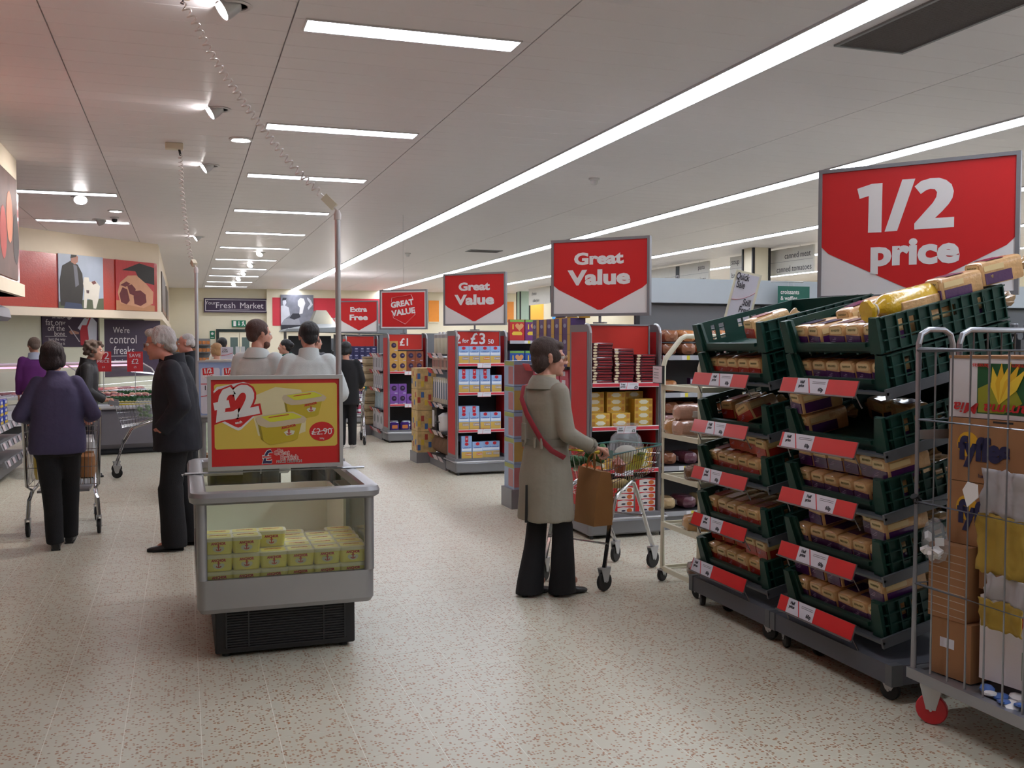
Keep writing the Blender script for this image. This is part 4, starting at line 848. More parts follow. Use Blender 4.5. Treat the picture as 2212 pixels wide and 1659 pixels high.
# ================================================================== FREEZER WITH BUTTER TUBS
SILV = mat('freezer_silver', (158, 158, 160), .34, .55, var=.03); LINER = mat('freezer_liner', (226, 228, 212), .45, var=.03); BLKP = mat('freezer_black', (26, 26, 30), .5, var=.08)
PANE = glass('pane_glass', (249, 252, 247), .03)
def freezer(label, loc):
    t_ = thing('chest_freezer', label, 'freezer', loc); w, h = .44, .75
    b = MB(); b.rbox(-w + .085, w - .085, -h + .12, h - .12, .022, .262, .012); base = b.build('base_unit', BLKP, t_)
    f = MB()
    for x in (-.3, .3):
        for y in (-.58, .58): f.lathe([(.02, 0), (.02, .024)], 10, 0, (x, y, 0))
    f.build('feet', BLKP, base); g = MB()
    for i in range(14): g.box(-.30, .30, -h + .112, -h + .121, .060 + .0135 * i, .066 + .0135 * i)
    for x in (-.30, -.19, .19, .30): g.box(x - .004, x + .004, -h + .110, -h + .121, .05, .25)
    g.box(-.31, .31, -h + .110, -h + .121, .048, .054); g.box(-.31, .31, -h + .110, -h + .121, .247, .253); g.build('louvre_grille', mat('grille_black', (40, 40, 44), .45), base)
    tub = MB(); P = rrect(0, 0, 2 * w, 2 * h, .045, 5); Q = rrect(0, 0, 2 * w - .03, 2 * h - .03, .03, 5); I = rrect(0, 0, 2 * w - .06, 2 * h - .06, .03, 5)
    tub.loft([[(x, y, .262) for x, y in Q], [(x, y, .285) for x, y in P], [(x, y, .43) for x, y in P], [(x, y, .43) for x, y in I], [(x, y, .375) for x, y in I]], 0)
    tub.build('lower_body', SILV, t_); MB().box(-w + .03, w - .03, -h + .03, h - .03, .37, .38).build('liner_floor', LINER, t_)
    for sx in (-1, 1):
        for sy in (-1, 1): MB().rbox(sx * (w - .025) - .025, sx * (w - .025) + .025, sy * (h - .025) - .025, sy * (h - .025) + .025, .43, .83, .02, 0, .001).build('corner_post', SILV, t_)
    lin_ = MB(); lin_.box(-w + .03, w - .03, h - .05, h - .035, .38, .70); lin_.box(-w + .03, -w + .045, 0, h - .05, .38, .70); lin_.box(w - .045, w - .03, 0, h - .05, .38, .70); lin_.build('white_liner', LINER, t_)
    for nm, a in (('front_pane', (-w + .05, w - .05, -h + .012, -h + .018)), ('rear_pane', (-w + .05, w - .05, h - .018, h - .012))): MB().box(*a, .43, .82).build(nm, PANE, t_)
    for s in (-1, 1): MB().box(s * (w - .015) - .003, s * (w - .015) + .003, -h + .05, h - .05, .43, .82).build('side_pane', PANE, t_)
    rim = MB(); n = 6; rings = []
    def ring(off, z): return [(x, y, z) for x, y in rrect(0, 0, 2 * w + 2 * off, 2 * h + 2 * off, .05 + max(off, -.03), 6)]
    rings = [ring(-.05, .815), ring(.012, .808), ring(.032, .82), ring(.036, .845), ring(.026, .866), ring(.0, .874), ring(-.04, .868), ring(-.05, .855)]
    rim.loft(rings, 0, False, True); rim.build('top_rim', SILV, t_)
    return t_
fz = freezer('silver open chest freezer with glass sides, full of yellow butter tubs', (.49, 5.75, 0))
BY = mat('butter_yellow', (240, 228, 120), .4, coat=.3, var=.04); LIDM = mat('butter_lid', (232, 226, 190), .35, coat=.3); BRED = mat('butter_red', (196, 50, 44), .45); BPAT = mat('butter_patch', (216, 216, 196), .45)
def anchor(m, s, parent, y, x=0, z=0):
    a = MB(); q = .006 * s
    a.box(x - .0035 * s, x + .0035 * s, y - .001, y, z - .016 * s, z + .014 * s); a.box(x - .010 * s, x + .010 * s, y - .001, y, z + .006 * s, z + .010 * s)
    pts = [(x + .016 * s * math.cos(t), z - .004 * s - .012 * s * math.sin(t)) for t in (R(10 + 16 * i) for i in range(11))]; inn = [(x + .011 * s * math.cos(t), z - .002 * s - .009 * s * math.sin(t)) for t in (R(170 - 16 * i) for i in range(11))]
    a.prism(pts + inn, y - .001, y, 0, 'y'); a.prism(disc(x, z + .016 * s, .005 * s), y - .001, y, 0, 'y'); return a.build('anchor_emblem', m, parent)
def make_tub():
    t_ = thing('butter_tub', 'yellow butter tub', 'tub', group='butter tubs in the freezer'); b = MB(); A = rrect(0, 0, .128, .088, .018, 3); B = rrect(0, 0, .142, .100, .02, 3)
    b.loft([[(x, y, 0) for x, y in A], [(x, y, .066) for x, y in B]]).build('tub', BY, t_); L = rrect(0, 0, .152, .110, .022, 3); L2 = rrect(0, 0, .144, .102, .02, 3)
    MB().loft([[(x, y, .064) for x, y in L], [(x, y, .080) for x, y in L], [(x, y, .083) for x, y in L2]]).build('lid', LIDM, t_)
    MB().prism(rrect(0, 0, .122, .082, .014, 3), .083, .0838).build('lid_print', BY, t_)
    o = text('ANCHOR', t_, BRED, 0, .054, h=.014, w=.072, y=-.0506, bold=.06); o.rotation_euler = (R(90 + 5), 0, 0)
    plate('white_patch', t_, BPAT, disc(0, .028, .028, .017), -.0455, .002); anchor(BRED, .85, t_, -.0478, 0, .03)
    o = text('ANCHOR', t_, BRED, 0, 0, h=.010, w=.085, bold=.06); o.location = (0, .012, .0843); o.rotation_euler = (0, 0, 0)
    return t_
tubp = Put(make_tub())
for r in range(5):
    for c in range(6):
        lay = 2 + (1 if (c < 2 and r < 2) or (r == 1 and c in (2,)) else 0) - (1 if r == 4 and c in (1, 4) else 0)
        for k in range(lay):
            x = .49 - .33 + .134 * c * .985 + (.01 if c == 5 else 0); tubp((.49 - .335 + .134 * c, 5.095 + .118 * r + random.uniform(-.004, .004), .3815 + .0845 * k), (random.uniform(-2, 2)), 'yellow butter tub with red lettering, %s row%s' % (('front', 'second', 'third', 'fourth', 'rear')[r], (', lowest layer', ', middle layer', ', raised third layer')[k]))
# butter poster on the freezer rim
sg = thing('freezer_sign', 'framed red and yellow butter poster reading £2 each on the freezer rim', 'sign', (.50, 5.70, .905))
BW, BH = .72, .50
MB().box(-BW / 2, BW / 2, 0, .012, 0, BH).build('board', RED, sg); f = MB(); e = .016
for a, b, c, d in ((-BW / 2 - e, BW / 2 + e, -e, .006), (-BW / 2 - e, BW / 2 + e, BH - .006, BH + e), (-BW / 2 - e, -BW / 2 + .004, .006, BH - .006), (BW / 2 - .004, BW / 2 + e, .006, BH - .006)): f.box(a, b, -.012, .02, c, d)
f.build('frame', ALU, sg)
MB().tube([(-.50, .0, -.028), (.50, 0, -.028)], .008).tube([(-.50, 0, -.028), (-.515, 0, -.035)], .008).build('cross_bar', ALU, sg)
def Bp(zx, zy):
    u = (zx - 95) / 1935; v = 1 - (zy - (98 - 12 * u)) / (1372 - 62 * u); return ((u - .5) * (BW + 2 * e), v * (BH + 2 * e) - e)
def bpoly(nm, m, pts, k): return plate(nm, sg, m, [Bp(*p) for p in pts], -.0005 * k, .0005)
YP = mat('poster_yellow', (222, 192, 84), .45, var=.10, vs=3); GOLD = mat('poster_gold', (196, 172, 42), .45, var=.08); TAN = mat('poster_tan', (206, 188, 158), .45); LIME = mat('poster_lime', (216, 214, 60), .45)
bpoly('yellow_panel', YP, [(190, 240), (215, 216), (1920, 200), (1948, 225), (1948, 1080), (1915, 1105), (215, 1160), (190, 1130)], 1)
bpoly('pale_glow', mat('poster_pale', (226, 214, 170), .45), [(760, 380), (1050, 260), (1420, 300), (1500, 560), (1480, 900), (1100, 1040), (800, 960), (720, 640)], 2)
def ptub(ox, oy, s, k):
    T = lambda L: [(ox + x * s, oy + y * s) for x, y in L]
    bpoly('tub_picture', GOLD, T([(35, 190), (665, 150), (600, 390), (560, 415), (240, 478), (190, 478), (75, 400)]), k)
    bpoly('tub_side', mat('poster_gold_dark', (150, 130, 30), .45), T([(35, 190), (70, 205), (110, 425), (75, 400)]), k + 1)
    bpoly('lid_rim', TAN, T([(0, 110), (25, 70), (480, 5), (540, 5), (700, 75), (735, 110), (700, 165), (300, 225), (150, 232), (60, 205), (10, 150)]), k + 1)
    bpoly('lid_top', LIME, T([(70, 75), (475, 20), (530, 22), (665, 75), (640, 95), (260, 150), (200, 150)]), k + 2)
    bpoly('lid_words', BRED, T([(170, 95), (200, 78), (480, 38), (470, 52)]), k + 3)
    x, z = Bp(ox + 470 * s, oy + 218 * s); text('ANCHOR', sg, BRED, x, z, w=.085 * s, y=-.0005 * (k + 3) - .0005, bold=.05, rot=12); x, z = Bp(ox + 475 * s, oy + 300 * s); bpoly('white_patch', BPAT, T([(400, 300), (470, 265), (560, 280), (540, 330), (440, 350)]), k + 2); anchor(BRED, .9 * s, sg, -.0005 * (k + 4), x, z)
ptub(1145, 315, .88, 3); ptub(765, 610, 1.0, 7)
bpoly('badge_white', WHITE, [(180, 320), (230, 255), (600, 185), (680, 210), (760, 420), (745, 690), (560, 870), (520, 885), (480, 870), (280, 760)], 4)
bpoly('badge_red', RED, [(165, 500), (190, 340), (250, 290), (640, 225), (700, 250), (750, 350), (720, 560), (800, 545), (818, 635), (735, 670), (560, 830), (520, 842), (480, 830), (330, 750), (190, 775)], 5)
x, z = Bp(480, 480); text('£2', sg, RED, x, z, h=.205, w=.268, y=-.0030, bold=.10, rot=10); text('£2', sg, WHITE, x, z, h=.185, w=.245, y=-.0036, bold=.05, rot=10); x, z = Bp(525, 765); text('each', sg, WHITE, x, z, w=.038, y=-.0032, bold=.03, rot=8)
x, z = Bp(1720, 898); plate('red_circle', sg, RED, disc(x, z, .0715, .056, 28), -.0022, .0005); text('£2.90', sg, WHITE, x, z, w=.115, y=-.0032, bold=.0); plate('strike_line', sg, WHITE, [(x - .06, z - .012), (x - .06, z - .008), (x + .064, z + .018), (x + .064, z + .015)], -.0034, .0003); text('500g', sg, WHITE, x, z - .042, w=.026, y=-.0032, bold=0)
for s_, zx, zy, w_, m_ in (('The', 1110, 1170, .03, WHITE), ('Great', 1135, 1205, .085, WHITE), ('British', 1245, 1270, .098, WHITE), ('PRICE CRUNCH', 1240, 1330, .138, WHITE)):
    x, z = Bp(zx, zy); text(s_, sg, WHITE, x, z, w=w_ + .004, y=-.0012, bold=.05)
    text(s_, sg, BLACK if s_[0] == 'P' else RED, x, z, w=w_, y=-.0020, bold=-.005)
x, z = Bp(925, 1265); fl = '£'; text(fl, sg, WHITE, x, z, h=.085, w=.062, y=-.0012, bold=.06); text(fl, sg, mat('flag_navy', (44, 44, 90), .5), x, z, h=.078, w=.054, y=-.0019, bold=.02); plate('flag_cross', sg, WHITE, rectp(x - .026, x + .022, z - .008, z + .006), -.0026, .0003); plate('flag_cross', sg, RED, rectp(x - .026, x + .022, z - .004, z + .003), -.003, .0003)
# power poles with coiled leads
COILM = mat('coil_white', (214, 206, 204), .4, var=.04)
def helix(path, r, pitch, wire):
    P = [Vector(p) for p in path]; pts = []; acc = 0
    for i in range(len(P) - 1):
        seg = P[i + 1] - P[i]; L = seg.length; d = seg.normalized(); u, w = frame(d); n = max(2, int(L / pitch * 10))
        for k in range(n):
            a = 2 * math.pi * (acc + L * k / n) / pitch; pts.append(P[i] + seg * (k / n) + u * (r * math.cos(a)) + w * (r * math.sin(a)))
        acc += L
    return pts
def power(label, base, z0, ztop, path, sock, plug, r=.0175):
    t_ = thing('power_pole', label, 'power pole', (base[0], base[1], z0)); B = Vector((base[0], base[1], z0))
    MB().lathe([(r, 0), (r, ztop - z0)], 14).build('pole', ALU, t_); MB().lathe([(r * 1.25, ztop - z0 - .02), (r * 1.3, ztop - z0 + .015), (r * .8, ztop - z0 + .04)], 12).build('pole_cap', COILM, t_)
    MB().box(-.03, .03, -.03, .03, -.012, .012).build('clamp', ALU, t_)
    pts = [Vector(p) - B for p in path]
    MB().tube(helix(pts, .02, .045, .005), .0055, 5).build('coiled_lead', COILM, t_)
    MB().tube([pts[-1], pts[-1] + (Vector((0, 0, ztop - z0 + .03)) - pts[-1]) * .5 + Vector((0, 0, .015)), (0, 0, ztop - z0 + .03)], .006, 6).build('lead_end', COILM, t_)
    a, b = pts[-1], Vector((0, 0, ztop - z0 + .04)); c = (a + b) / 2; dirv = (b - a).normalized()
    q = dirv.to_track_quat('X', 'Z').to_euler(); MB().obox((0, 0, 0), (plug, .045, .05)).build('plug', mat('plug_cream', (216, 208, 186), .45), t_, c, q)
    s = Vector(sock) - B; MB().rbox(s.x - .09, s.x + .09, s.y - .05, s.y + .05, s.z - .065, s.z, .012).build('ceiling_socket', mat('plug_cream'), t_)
    MB().tube([s + Vector((.05, 0, -.065)), pts[0]], .012, 8).build('socket_plug', DARK, t_)
    return t_
power('tall silver power pole with coiled white lead rising from the butter freezer', (.915, 6.1), .875, 2.385, [(.02, 6.15, 3.60), (.08, 6.15, 3.52), (.2, 6.15, 3.29), (.31, 6.15, 3.13), (.4, 6.15, 3.0), (.5, 6.15, 2.875), (.59, 6.15, 2.76), (.67, 6.15, 2.67), (.76, 6.14, 2.58), (.82, 6.13, 2.525)], (-.02, 6.15, CEIL), .09)
# ------------------------------------------------------------------ second bunker
fz2 = freezer('silver open chest freezer behind the white-haired man, with half price header board', (.60, 11.05, 0))
power('silver power pole with coiled lead rising from the half price freezer', (.135, 10.45), .875, 2.34, [(.0, 10.85, 3.57), (.005, 10.8, 3.24), (.04, 10.7, 2.86), (.075, 10.6, 2.55), (.095, 10.55, 2.46)], (-.06, 10.92, CEIL), .07)
hd = thing('freezer_header', 'wide blue and white header board with half price badges on the second freezer', 'sign', (.56, 10.25, .88)); HB = mat('header_blue', (150, 168, 206), .45)
MB().box(-.42, .42, 0, .015, 0, .54).build('board', HB, hd); f = MB()
for a, b, c, d in ((-.435, .435, -.015, .004), (-.435, .435, .536, .555), (-.435, -.415, .004, .536), (.415, .435, .004, .536)): f.box(a, b, -.01, .022, c, d)
f.build('frame', ALU, hd)
for k in range(4):
    x = -.305 + .205 * k; plate('white_card', hd, WPL, rrect(x, .25, .185, .46, .02), -.0005, .0006); plate('red_shield', hd, RED, [(x - .075, .475), (x + .03, .485), (x + .035, .40), (x - .02, .365), (x - .07, .40)], -.0014, .0006)
    text('1/2' if k < 2 else '£1', hd, WHITE, x - .02, .45, h=.05, y=-.0022, bold=.04, rot=6); text('PRICE' if k < 2 else 'EACH', hd, WHITE, x - .012, .395, w=.115, y=-.0024, bold=.05, rot=6); text('1/2', hd, INK, x - .02, .28, h=.045, y=-.0016); plate('red_rule', hd, RED, rectp(x - .09, x + .09, .315, .322), -.0014); plate('red_rule', hd, RED, [(x - .09, .19), (x + .09, .215), (x + .09, .222), (x - .09, .197)], -.0014); text('£', hd, INK, x + .05, .10, h=.045, y=-.0016)
tk = thing('ticket_sign', 'small white ticket reading 2 for £3.50 above the header board', 'sign', (.42, 10.27, 1.445)); MB().box(-.06, .06, 0, .004, 0, .125).build('card', WPL, tk); text('2 for\n£3.50', tk, INK, -.02, .09, h=.04, y=-.002); plate('red_curve', tk, RED, [(-.058, .035), (0, .042), (.058, .062), (.058, .067), (0, .047), (-.058, .04)], -.0005)
opk = Put(pack('snack_pack', 'orange snack pack', 'pack', 'snack packs in the second freezer', .16, .11, .09, mat('snack_orange', (206, 120, 60), .35, coat=.5, var=.2), [('label', mat('snack_plum', (90, 40, 70), .4), rectp(-.06, .06, .02, .06))]))
for i in range(10): opk((.60 - .32 + .16 * (i % 5), 10.42 + .14 * (i // 5), .3815), 0, 'orange snack pack with plum label lying in the second freezer')

# ================================================================== LEFT SIDE: BUTCHER BULKHEADS AND COUNTERS
BULK = mat('bulkhead_cream', (228, 212, 190), .6, var=.03)
A0 = (-2.79, 19.55); AR = 47.0
bk = struct(MB().box(-5.0, 3.40, 0, .30, 2.14, CEIL + .02).box(-5.0, 3.44, -.06, .30, 2.12, 2.27).build('wall_butcher', BULK, None, (A0[0], A0[1], 0), (0, 0, R(AR))))
MB().box(-5, 3.34, -.012, -.001, 2.28, 3.29).build('red_band', mat('band_red', (198, 36, 54), .55, var=.05), bk)
def local(x, y, z=0): return (A0[0] + x * math.cos(R(AR)) - y * math.sin(R(AR)), A0[1] + x * math.sin(R(AR)) + y * math.cos(R(AR)), z)
def poster(label, x0, x1, z0, z1, y, bg, name='wall_picture', rz=AR, at=None):
    t_ = thing(name, label, 'picture', at or local((x0 + x1) / 2, y, z0), rz); MB().box(-(x1 - x0) / 2, (x1 - x0) / 2, -.02, 0, 0, z1 - z0).build('panel', bg, t_); return t_
# farmer with a white calf
p = poster('picture of a farmer in a dark coat beside a white calf', .835, 1.89, 2.27, 3.30, -.014, mat('pic_sky', (168, 178, 196), .5, var=.18, vs=3)); w, h = 1.055, 1.03
def pp(par, nm, m, pts, k=1, w=w, h=h): return plate(nm, par, m, [((x - .5) * w, z * h) for x, z in pts], -.02 - .0012 * k, .0012)
COAT = mat('pic_coat', (50, 46, 44), .6, var=.2); SKIN0 = mat('pic_skin', (170, 120, 104), .6)
pp(p, 'field_print', mat('pic_field', (90, 96, 74), .6), [(0, 0), (1, 0), (1, .22), (0, .12)]); pp(p, 'coat_print', COAT, [(.03, .05), (.50, .03), (.54, .45), (.52, .66), (.42, .82), (.26, .88), (.08, .78), (.02, .5)], 2); pp(p, 'jeans_print', mat('pic_jeans', (60, 70, 96), .6), [(.10, .0), (.52, .0), (.48, .10), (.14, .12)], 3)
pp(p, 'head_print', SKIN0, [(.27, .86), (.36, .82), (.42, .87), (.43, .97), (.37, 1), (.28, .99)], 3); pp(p, 'hair_print', COAT, [(.26, .93), (.28, .998), (.40, .998), (.38, .96)], 4)
pp(p, 'shirt_print', mat('pic_shirt', (110, 110, 120), .6), [(.32, .82), (.40, .80), (.44, .45), (.36, .40)], 3)
CALF = mat('pic_calf', (222, 216, 204), .6, var=.06); pp(p, 'calf_print', CALF, [(.54, .02), (.60, .02), (.62, .2), (.74, .18), (.76, .02), (.82, .02), (.88, .2), (.92, .45), (.82, .54), (.68, .52), (.66, .60), (.56, .60), (.53, .48), (.56, .34), (.55, .2)], 2); pp(p, 'calf_ear', mat('pic_ear', (120, 70, 66), .6), [(.72, .52), (.80, .55), (.84, .50), (.76, .47)], 3); pp(p, 'calf_nose', mat('pic_nose', (90, 70, 70), .6), [(.60, .36), (.67, .36), (.66, .30), (.61, .30)], 3)
# roast beef
p = poster('picture of a raw rib of beef before red corrugation', 2.21, 3.24, 2.28, 3.29, -.014, mat('pic_corr', (190, 60, 62), .5, var=.4, vs=14, stretch=(9, 1, .4)))
pp(p, 'board_print', mat('pic_board', (196, 140, 100), .6), [(0, 0), (1, 0), (1, .12), (0, .2)], 1, 1.03, 1.01); pp(p, 'shade_print', COAT, [(.15, .80), (.6, .97), (1, .9), (1, .55), (.62, .60), (.5, .8)], 1, 1.03, 1.01)
pp(p, 'fat_print', mat('pic_fat', (214, 158, 124), .6, var=.1), [(.04, .35), (.10, .55), (.30, .70), (.52, .72), (.78, .56), (.97, .40), (.95, .16), (.70, .06), (.1, .14)], 2, 1.03, 1.01); BEEF = mat('pic_beef', (110, 42, 46), .55, var=.25, vs=16)
for q in ([(.08, .32), (.16, .46), (.28, .42), (.34, .20), (.26, .12), (.12, .16)], [(.28, .50), (.40, .53), (.50, .44), (.46, .30), (.34, .34)], [(.48, .40), (.62, .42), (.76, .34), (.78, .18), (.62, .10), (.46, .14), (.44, .28)], [(.10, .50), (.26, .58), (.36, .54), (.24, .47)]): pp(p, 'beef_print', BEEF, q, 3, 1.03, 1.01)
# bulkhead running on along the walkway
b2 = struct(MB().box(-.80, -.47, 22.25, 38.8, 2.14, CEIL + .02).box(-.80, -.41, 22.25, 38.8, 2.12, 2.27).build('wall_side', BULK))
for y0, y1 in ((24.4, 29.2), (30.6, 34.5)):
    t_ = thing('wall_picture', 'dark food picture on the bulkhead %s' % ('just past the butcher corner' if y0 < 30 else 'farther past the butcher corner'), 'picture', (-.47, (y0 + y1) / 2, 2.35), 90); L = (y1 - y0) / 2
    MB().box(-L, L, -.025, 0, 0, .95).build('panel', mat('pic_dark', (96, 84, 76), .5, var=.4, vs=2), t_); MB().box(-L, L, -.027, -.025, .0, .12).build('wood_strip', mat('pic_wood', (130, 90, 60), .5), t_)
# nearer bulkhead with a poster and chiller canopy
nb = struct(MB().box(-2.3, -1.78, -4, 12.48, 2.14, CEIL + .02).box(-2.3, -1.72, -4, 12.50, 2.14, 2.28).build('wall_near', BULK))
MB().box(-1.78, -1.765, -4, 12.46, 2.29, 3.30).build('red_band', mat('band_red'), nb)
t_ = thing('wall_picture', 'food picture on the red band of the bulkhead above the chiller', 'picture', (-1.765, 11.1, 2.31), 90); MB().box(-1.05, 1.12, -.02, 0, 0, 1.12).build('panel', mat('pic_brown', (96, 70, 62), .5, var=.6, vs=3), t_)
for k in range(5): plate('food_print', t_, mat('pic_food%d' % (k % 3), ((196, 120, 90), (60, 50, 46), (170, 60, 50))[k % 3], .5, var=.3), disc(-.6 + .4 * k, .45 + .2 * (k % 2), .2, .28, 12), -.021)
t_ = thing('wall_chiller', 'tall grey chiller cabinet with overhanging canopy under the bulkhead', 'chiller', (-2.6, 10.7, 0)); MB().box(-.5, .18, -2, 1.6, 0, 1.95).build('cabinet', GREYM, t_); c = MB(); c.prism([(.18, 1.86), (.70, 1.86), (.74, 1.90), (.72, 2.0), (.60, 2.06), (.18, 2.06)], -2, 1.76, 0, 'y').build('canopy', mat('canopy_grey', (98, 94, 100), .4, .3), t_); MB().box(.70, .746, .9, .94, 1.855, 2.04).build('canopy_joint', mat('joint_brown', (110, 84, 80), .5), t_)
# back wall of the butcher counter with two chalkboard posters
struct(MB().box(-3.5, 4.47, 1.02, 1.15, 0, 2.6).build('wall_rear', mat('butcher_tile', (222, 222, 200), .35, var=.03), None, (A0[0], A0[1], 0), (0, 0, R(AR))))
NV = mat('chalk_plum', (52, 32, 60), .55, var=.06); CH = mat('chalk_white', (216, 210, 214), .7)
p = poster('plum chalk poster reading small, big, fat on or off the bone', 1.31, 2.69, 1.54, 2.55, 1.015, NV, 'chalk_poster'); w, h = 1.38, 1.01
for s_, x, z, hh in (('small,', .27, .60, .10), ('big,', .44, .62, .15), ('fat on', .20, .485, .12), ('or', .37, .475, .05), ('off the', .24, .37, .11), ('bone', .30, .265, .09), ('Just the way', .25, .145, .075), ('you like it', .27, .06, .075)): text(s_, p, CH, (x - .5) * w, z * h, h=hh, y=-.023, bold=.03 if 'big' in s_ else 0)
plate('chalk_line', p, CH, rectp(-.62, -.10, .205, .212), -.02)
pp(p, 'shirt_print', mat('pic_white', (196, 198, 214), .6), [(.70, .30), (.62, .38), (.74, .58), (.80, .60), (.88, .62), (.98, .5), (.97, .12), (.72, .05)], 1, w, h); pp(p, 'apron_print', mat('pic_apron', (176, 30, 48), .6), [(.67, .04), (.66, .32), (.70, .44), (.78, .44), (.86, .66), (.88, .64), (.80, .40), (.82, .16), (.78, .0)], 2, w, h); pp(p, 'face_print', SKIN0, [(.74, .62), (.80, .56), (.86, .62), (.87, .82), (.73, .82)], 3, w, h); pp(p, 'cap_print', mat('pic_white'), [(.70, .80), (.90, .78), (.92, .84), (.86, .97), (.74, .97)], 4, w, h)
pp(p, 'arm_print', SKIN0, [(.46, .30), (.50, .34), (.64, .30), (.64, .26), (.50, .25)], 3, w, h); pp(p, 'steel_print', mat('pic_steel', (190, 180, 190), .4), [(.45, .42), (.46, .43), (.66, .10), (.64, .10)], 4, w, h)
p = poster("plum chalk poster reading We're control freaks", 2.84, 4.45, .90, 2.12, 1.015, NV, 'chalk_poster')
for s_, x, z, hh in (("We're", -.33, 1.0, .13), ('control', -.28, .80, .18), ('freaks', -.26, .565, .17), ('(from farm', -.36, .33, .075), ('to fork)', -.22, .24, .065)): text(s_, p, CH, x, z, h=hh, y=-.023, bold=0)
plate('chalk_line', p, CH, rectp(-.62, .02, .435, .445), -.02)
MB().box(2.70, 2.82, .96, 1.016, 0, 2.6).build('pillar', mat('butcher_tile'), bpy.data.objects['wall_rear'])
# serve-over counter along the bulkhead
CW = mat('counter_white', (206, 204, 210), .35, var=.03); t_ = thing('butcher_counter', 'long white serve-over meat counter with curved glass under the butcher bulkhead', 'counter', (A0[0], A0[1], 0), AR)
MB().box(-3.2, 2.3, -1.02, -.05, 0, .22).build('kick_plinth', BLKP, t_); MB().box(-3.2, 2.3, -1.1, -.05, .22, .52).build('front_panel', CW, t_); MB().box(-3.2, 2.3, -1.12, -1.02, .5, .58).build('bumper', ALU, t_)
MB().box(-3.2, 2.3, -1.05, -.05, .66, .70).build('deck', LINER, t_); MB().box(-3.2, 2.3, -.40, -.02, 1.22, 1.26).build('top_shelf', CW, t_)
gp = [(-1.08, .60), (-1.07, .75), (-1.0, .95), (-.85, 1.12), (-.62, 1.22), (-.40, 1.245)]
for x0, x1 in ((-3.2, -1.4), (-1.38, .45), (.47, 2.3)):
    g = MB(); g.add([(x, y, z) for x in (x0, x1) for y, z in gp], [(i, i + 1, i + 7, i + 6) for i in range(5)]); g.build('curved_glass', glass('counter_glass', (244, 246, 250), .10), t_)
for x in (-3.2, -1.39, .46, 2.3): MB().tube([(x, y, z) for y, z in gp], .014, 6).build('glass_rib', ALU, t_)
MB().box(-3.1, 2.2, -.44, -.40, 1.17, 1.20).build('meat_light', mat('meat_lamp', (255, 176, 206), .5, emit=2.2, var=0), t_)
MEATS = [mat('meat_%d' % i, c, .35, coat=.5, var=.3, vs=30) for i, c in enumerate(((150, 48, 50), (196, 110, 104), (120, 40, 44), (206, 150, 130)))]
TRW = mat('tray_white', (212, 208, 214), .35)
def meat(k):
    t_ = thing('meat_tray', 'tray of meat', 'meat'); MB().rbox(-.16, .16, -.11, .11, 0, .03, .02).build('tray', TRW, t_); m = MB()
    for i in range(3): m.ell((-.09 + .09 * i, 0, .04), (.05, .085, .03), 8, 6, 0, (0, 0, .3 * i))
    m.build('cuts', MEATS[k], t_); return Put(t_)
mt = [meat(k) for k in range(4)]
NMT = ('dark red', 'pink', 'deep red', 'pale pink')
for i in range(16):
    for j in range(2): k = (i * 3 + j) % 4; mt[k](local(-3.0 + .33 * i, -.80 + .28 * j, .701), AR, '%s meat cuts on a white tray in the serve-over counter' % NMT[k])['group'] = 'meat trays in the counter'; 
# free-standing meat bunker with red price flags
t_ = thing('meat_bunker', 'grey low meat bunker with green grass edging in front of the counter', 'bunker', (-.62, 16.2, 0), 14); GB = mat('bunker_grey', (120, 116, 124), .45, .2)
MB().rbox(-1.0, .9, -.9, .75, 0, .08, .12).build('dark_base', BLKP, t_); MB().rbox(-1.04, .94, -.95, .8, .08, .66, .14).build('body', GB, t_); MB().rbox(-1.08, .98, -.99, .84, .66, .74, .14).build('bumper', CW, t_); MB().rbox(-1.0, .9, -.9, .75, .74, .79, .12).build('deck', LINER, t_)
gr = MB()
for i in range(150):
    a = i / 150 * 2 * math.pi; x, y = -.05 + .98 * max(-1, min(1, 1.3 * math.cos(a))), -.08 + .86 * max(-1, min(1, 1.3 * math.sin(a))); gr.obox((x, y, .81), (.06, .05, .06), (random.random(), random.random(), random.random()))
gr.build('green_edging', mat('edging_green', (34, 78, 40), .7), t_)['kind'] = 'stuff'
for i in range(12):
    k = (i * 5) % 4; x, y = -.80 + .36 * (i % 5), -.66 + .5 * (i // 5); a = R(14); mt[k]((-.62 + x * math.cos(a) - y * math.sin(a), 16.2 + x * math.sin(a) + y * math.cos(a), .791), 14, '%s meat cuts on a white tray in the green-edged bunker' % NMT[k])['group'] = 'meat trays in the bunker'
for lab, x, y, l1, l2, l3 in (('red price flag reading SAVE £2 on a thin pole over the meat bunker', -.71, 16.26, 'SAVE', '£2', '£5'), ('red price flag reading 1/2 PRICE on a thin pole over the meat bunker', -1.18, 16.45, '1/2', 'PRICE', '')):
    f_ = thing('price_flag', lab, 'sign', (x, y, .79)); MB().box(-.005, .005, .006, .014, 0, .40).build('pole', ALU, f_); MB().box(-.115, .115, 0, .006, .38, .69).build('flag', mat('flag_red', (186, 36, 44), .5), f_)
    text(l1, f_, CH, 0, .63, w=.17, y=-.002, bold=0); text(l2, f_, CH, 0, .54, w=.10 if '£' in l2 else .17, y=-.002, bold=0); text(l3 or '£4', f_, CH, 0, .45, h=.03, y=-.002, bold=0)
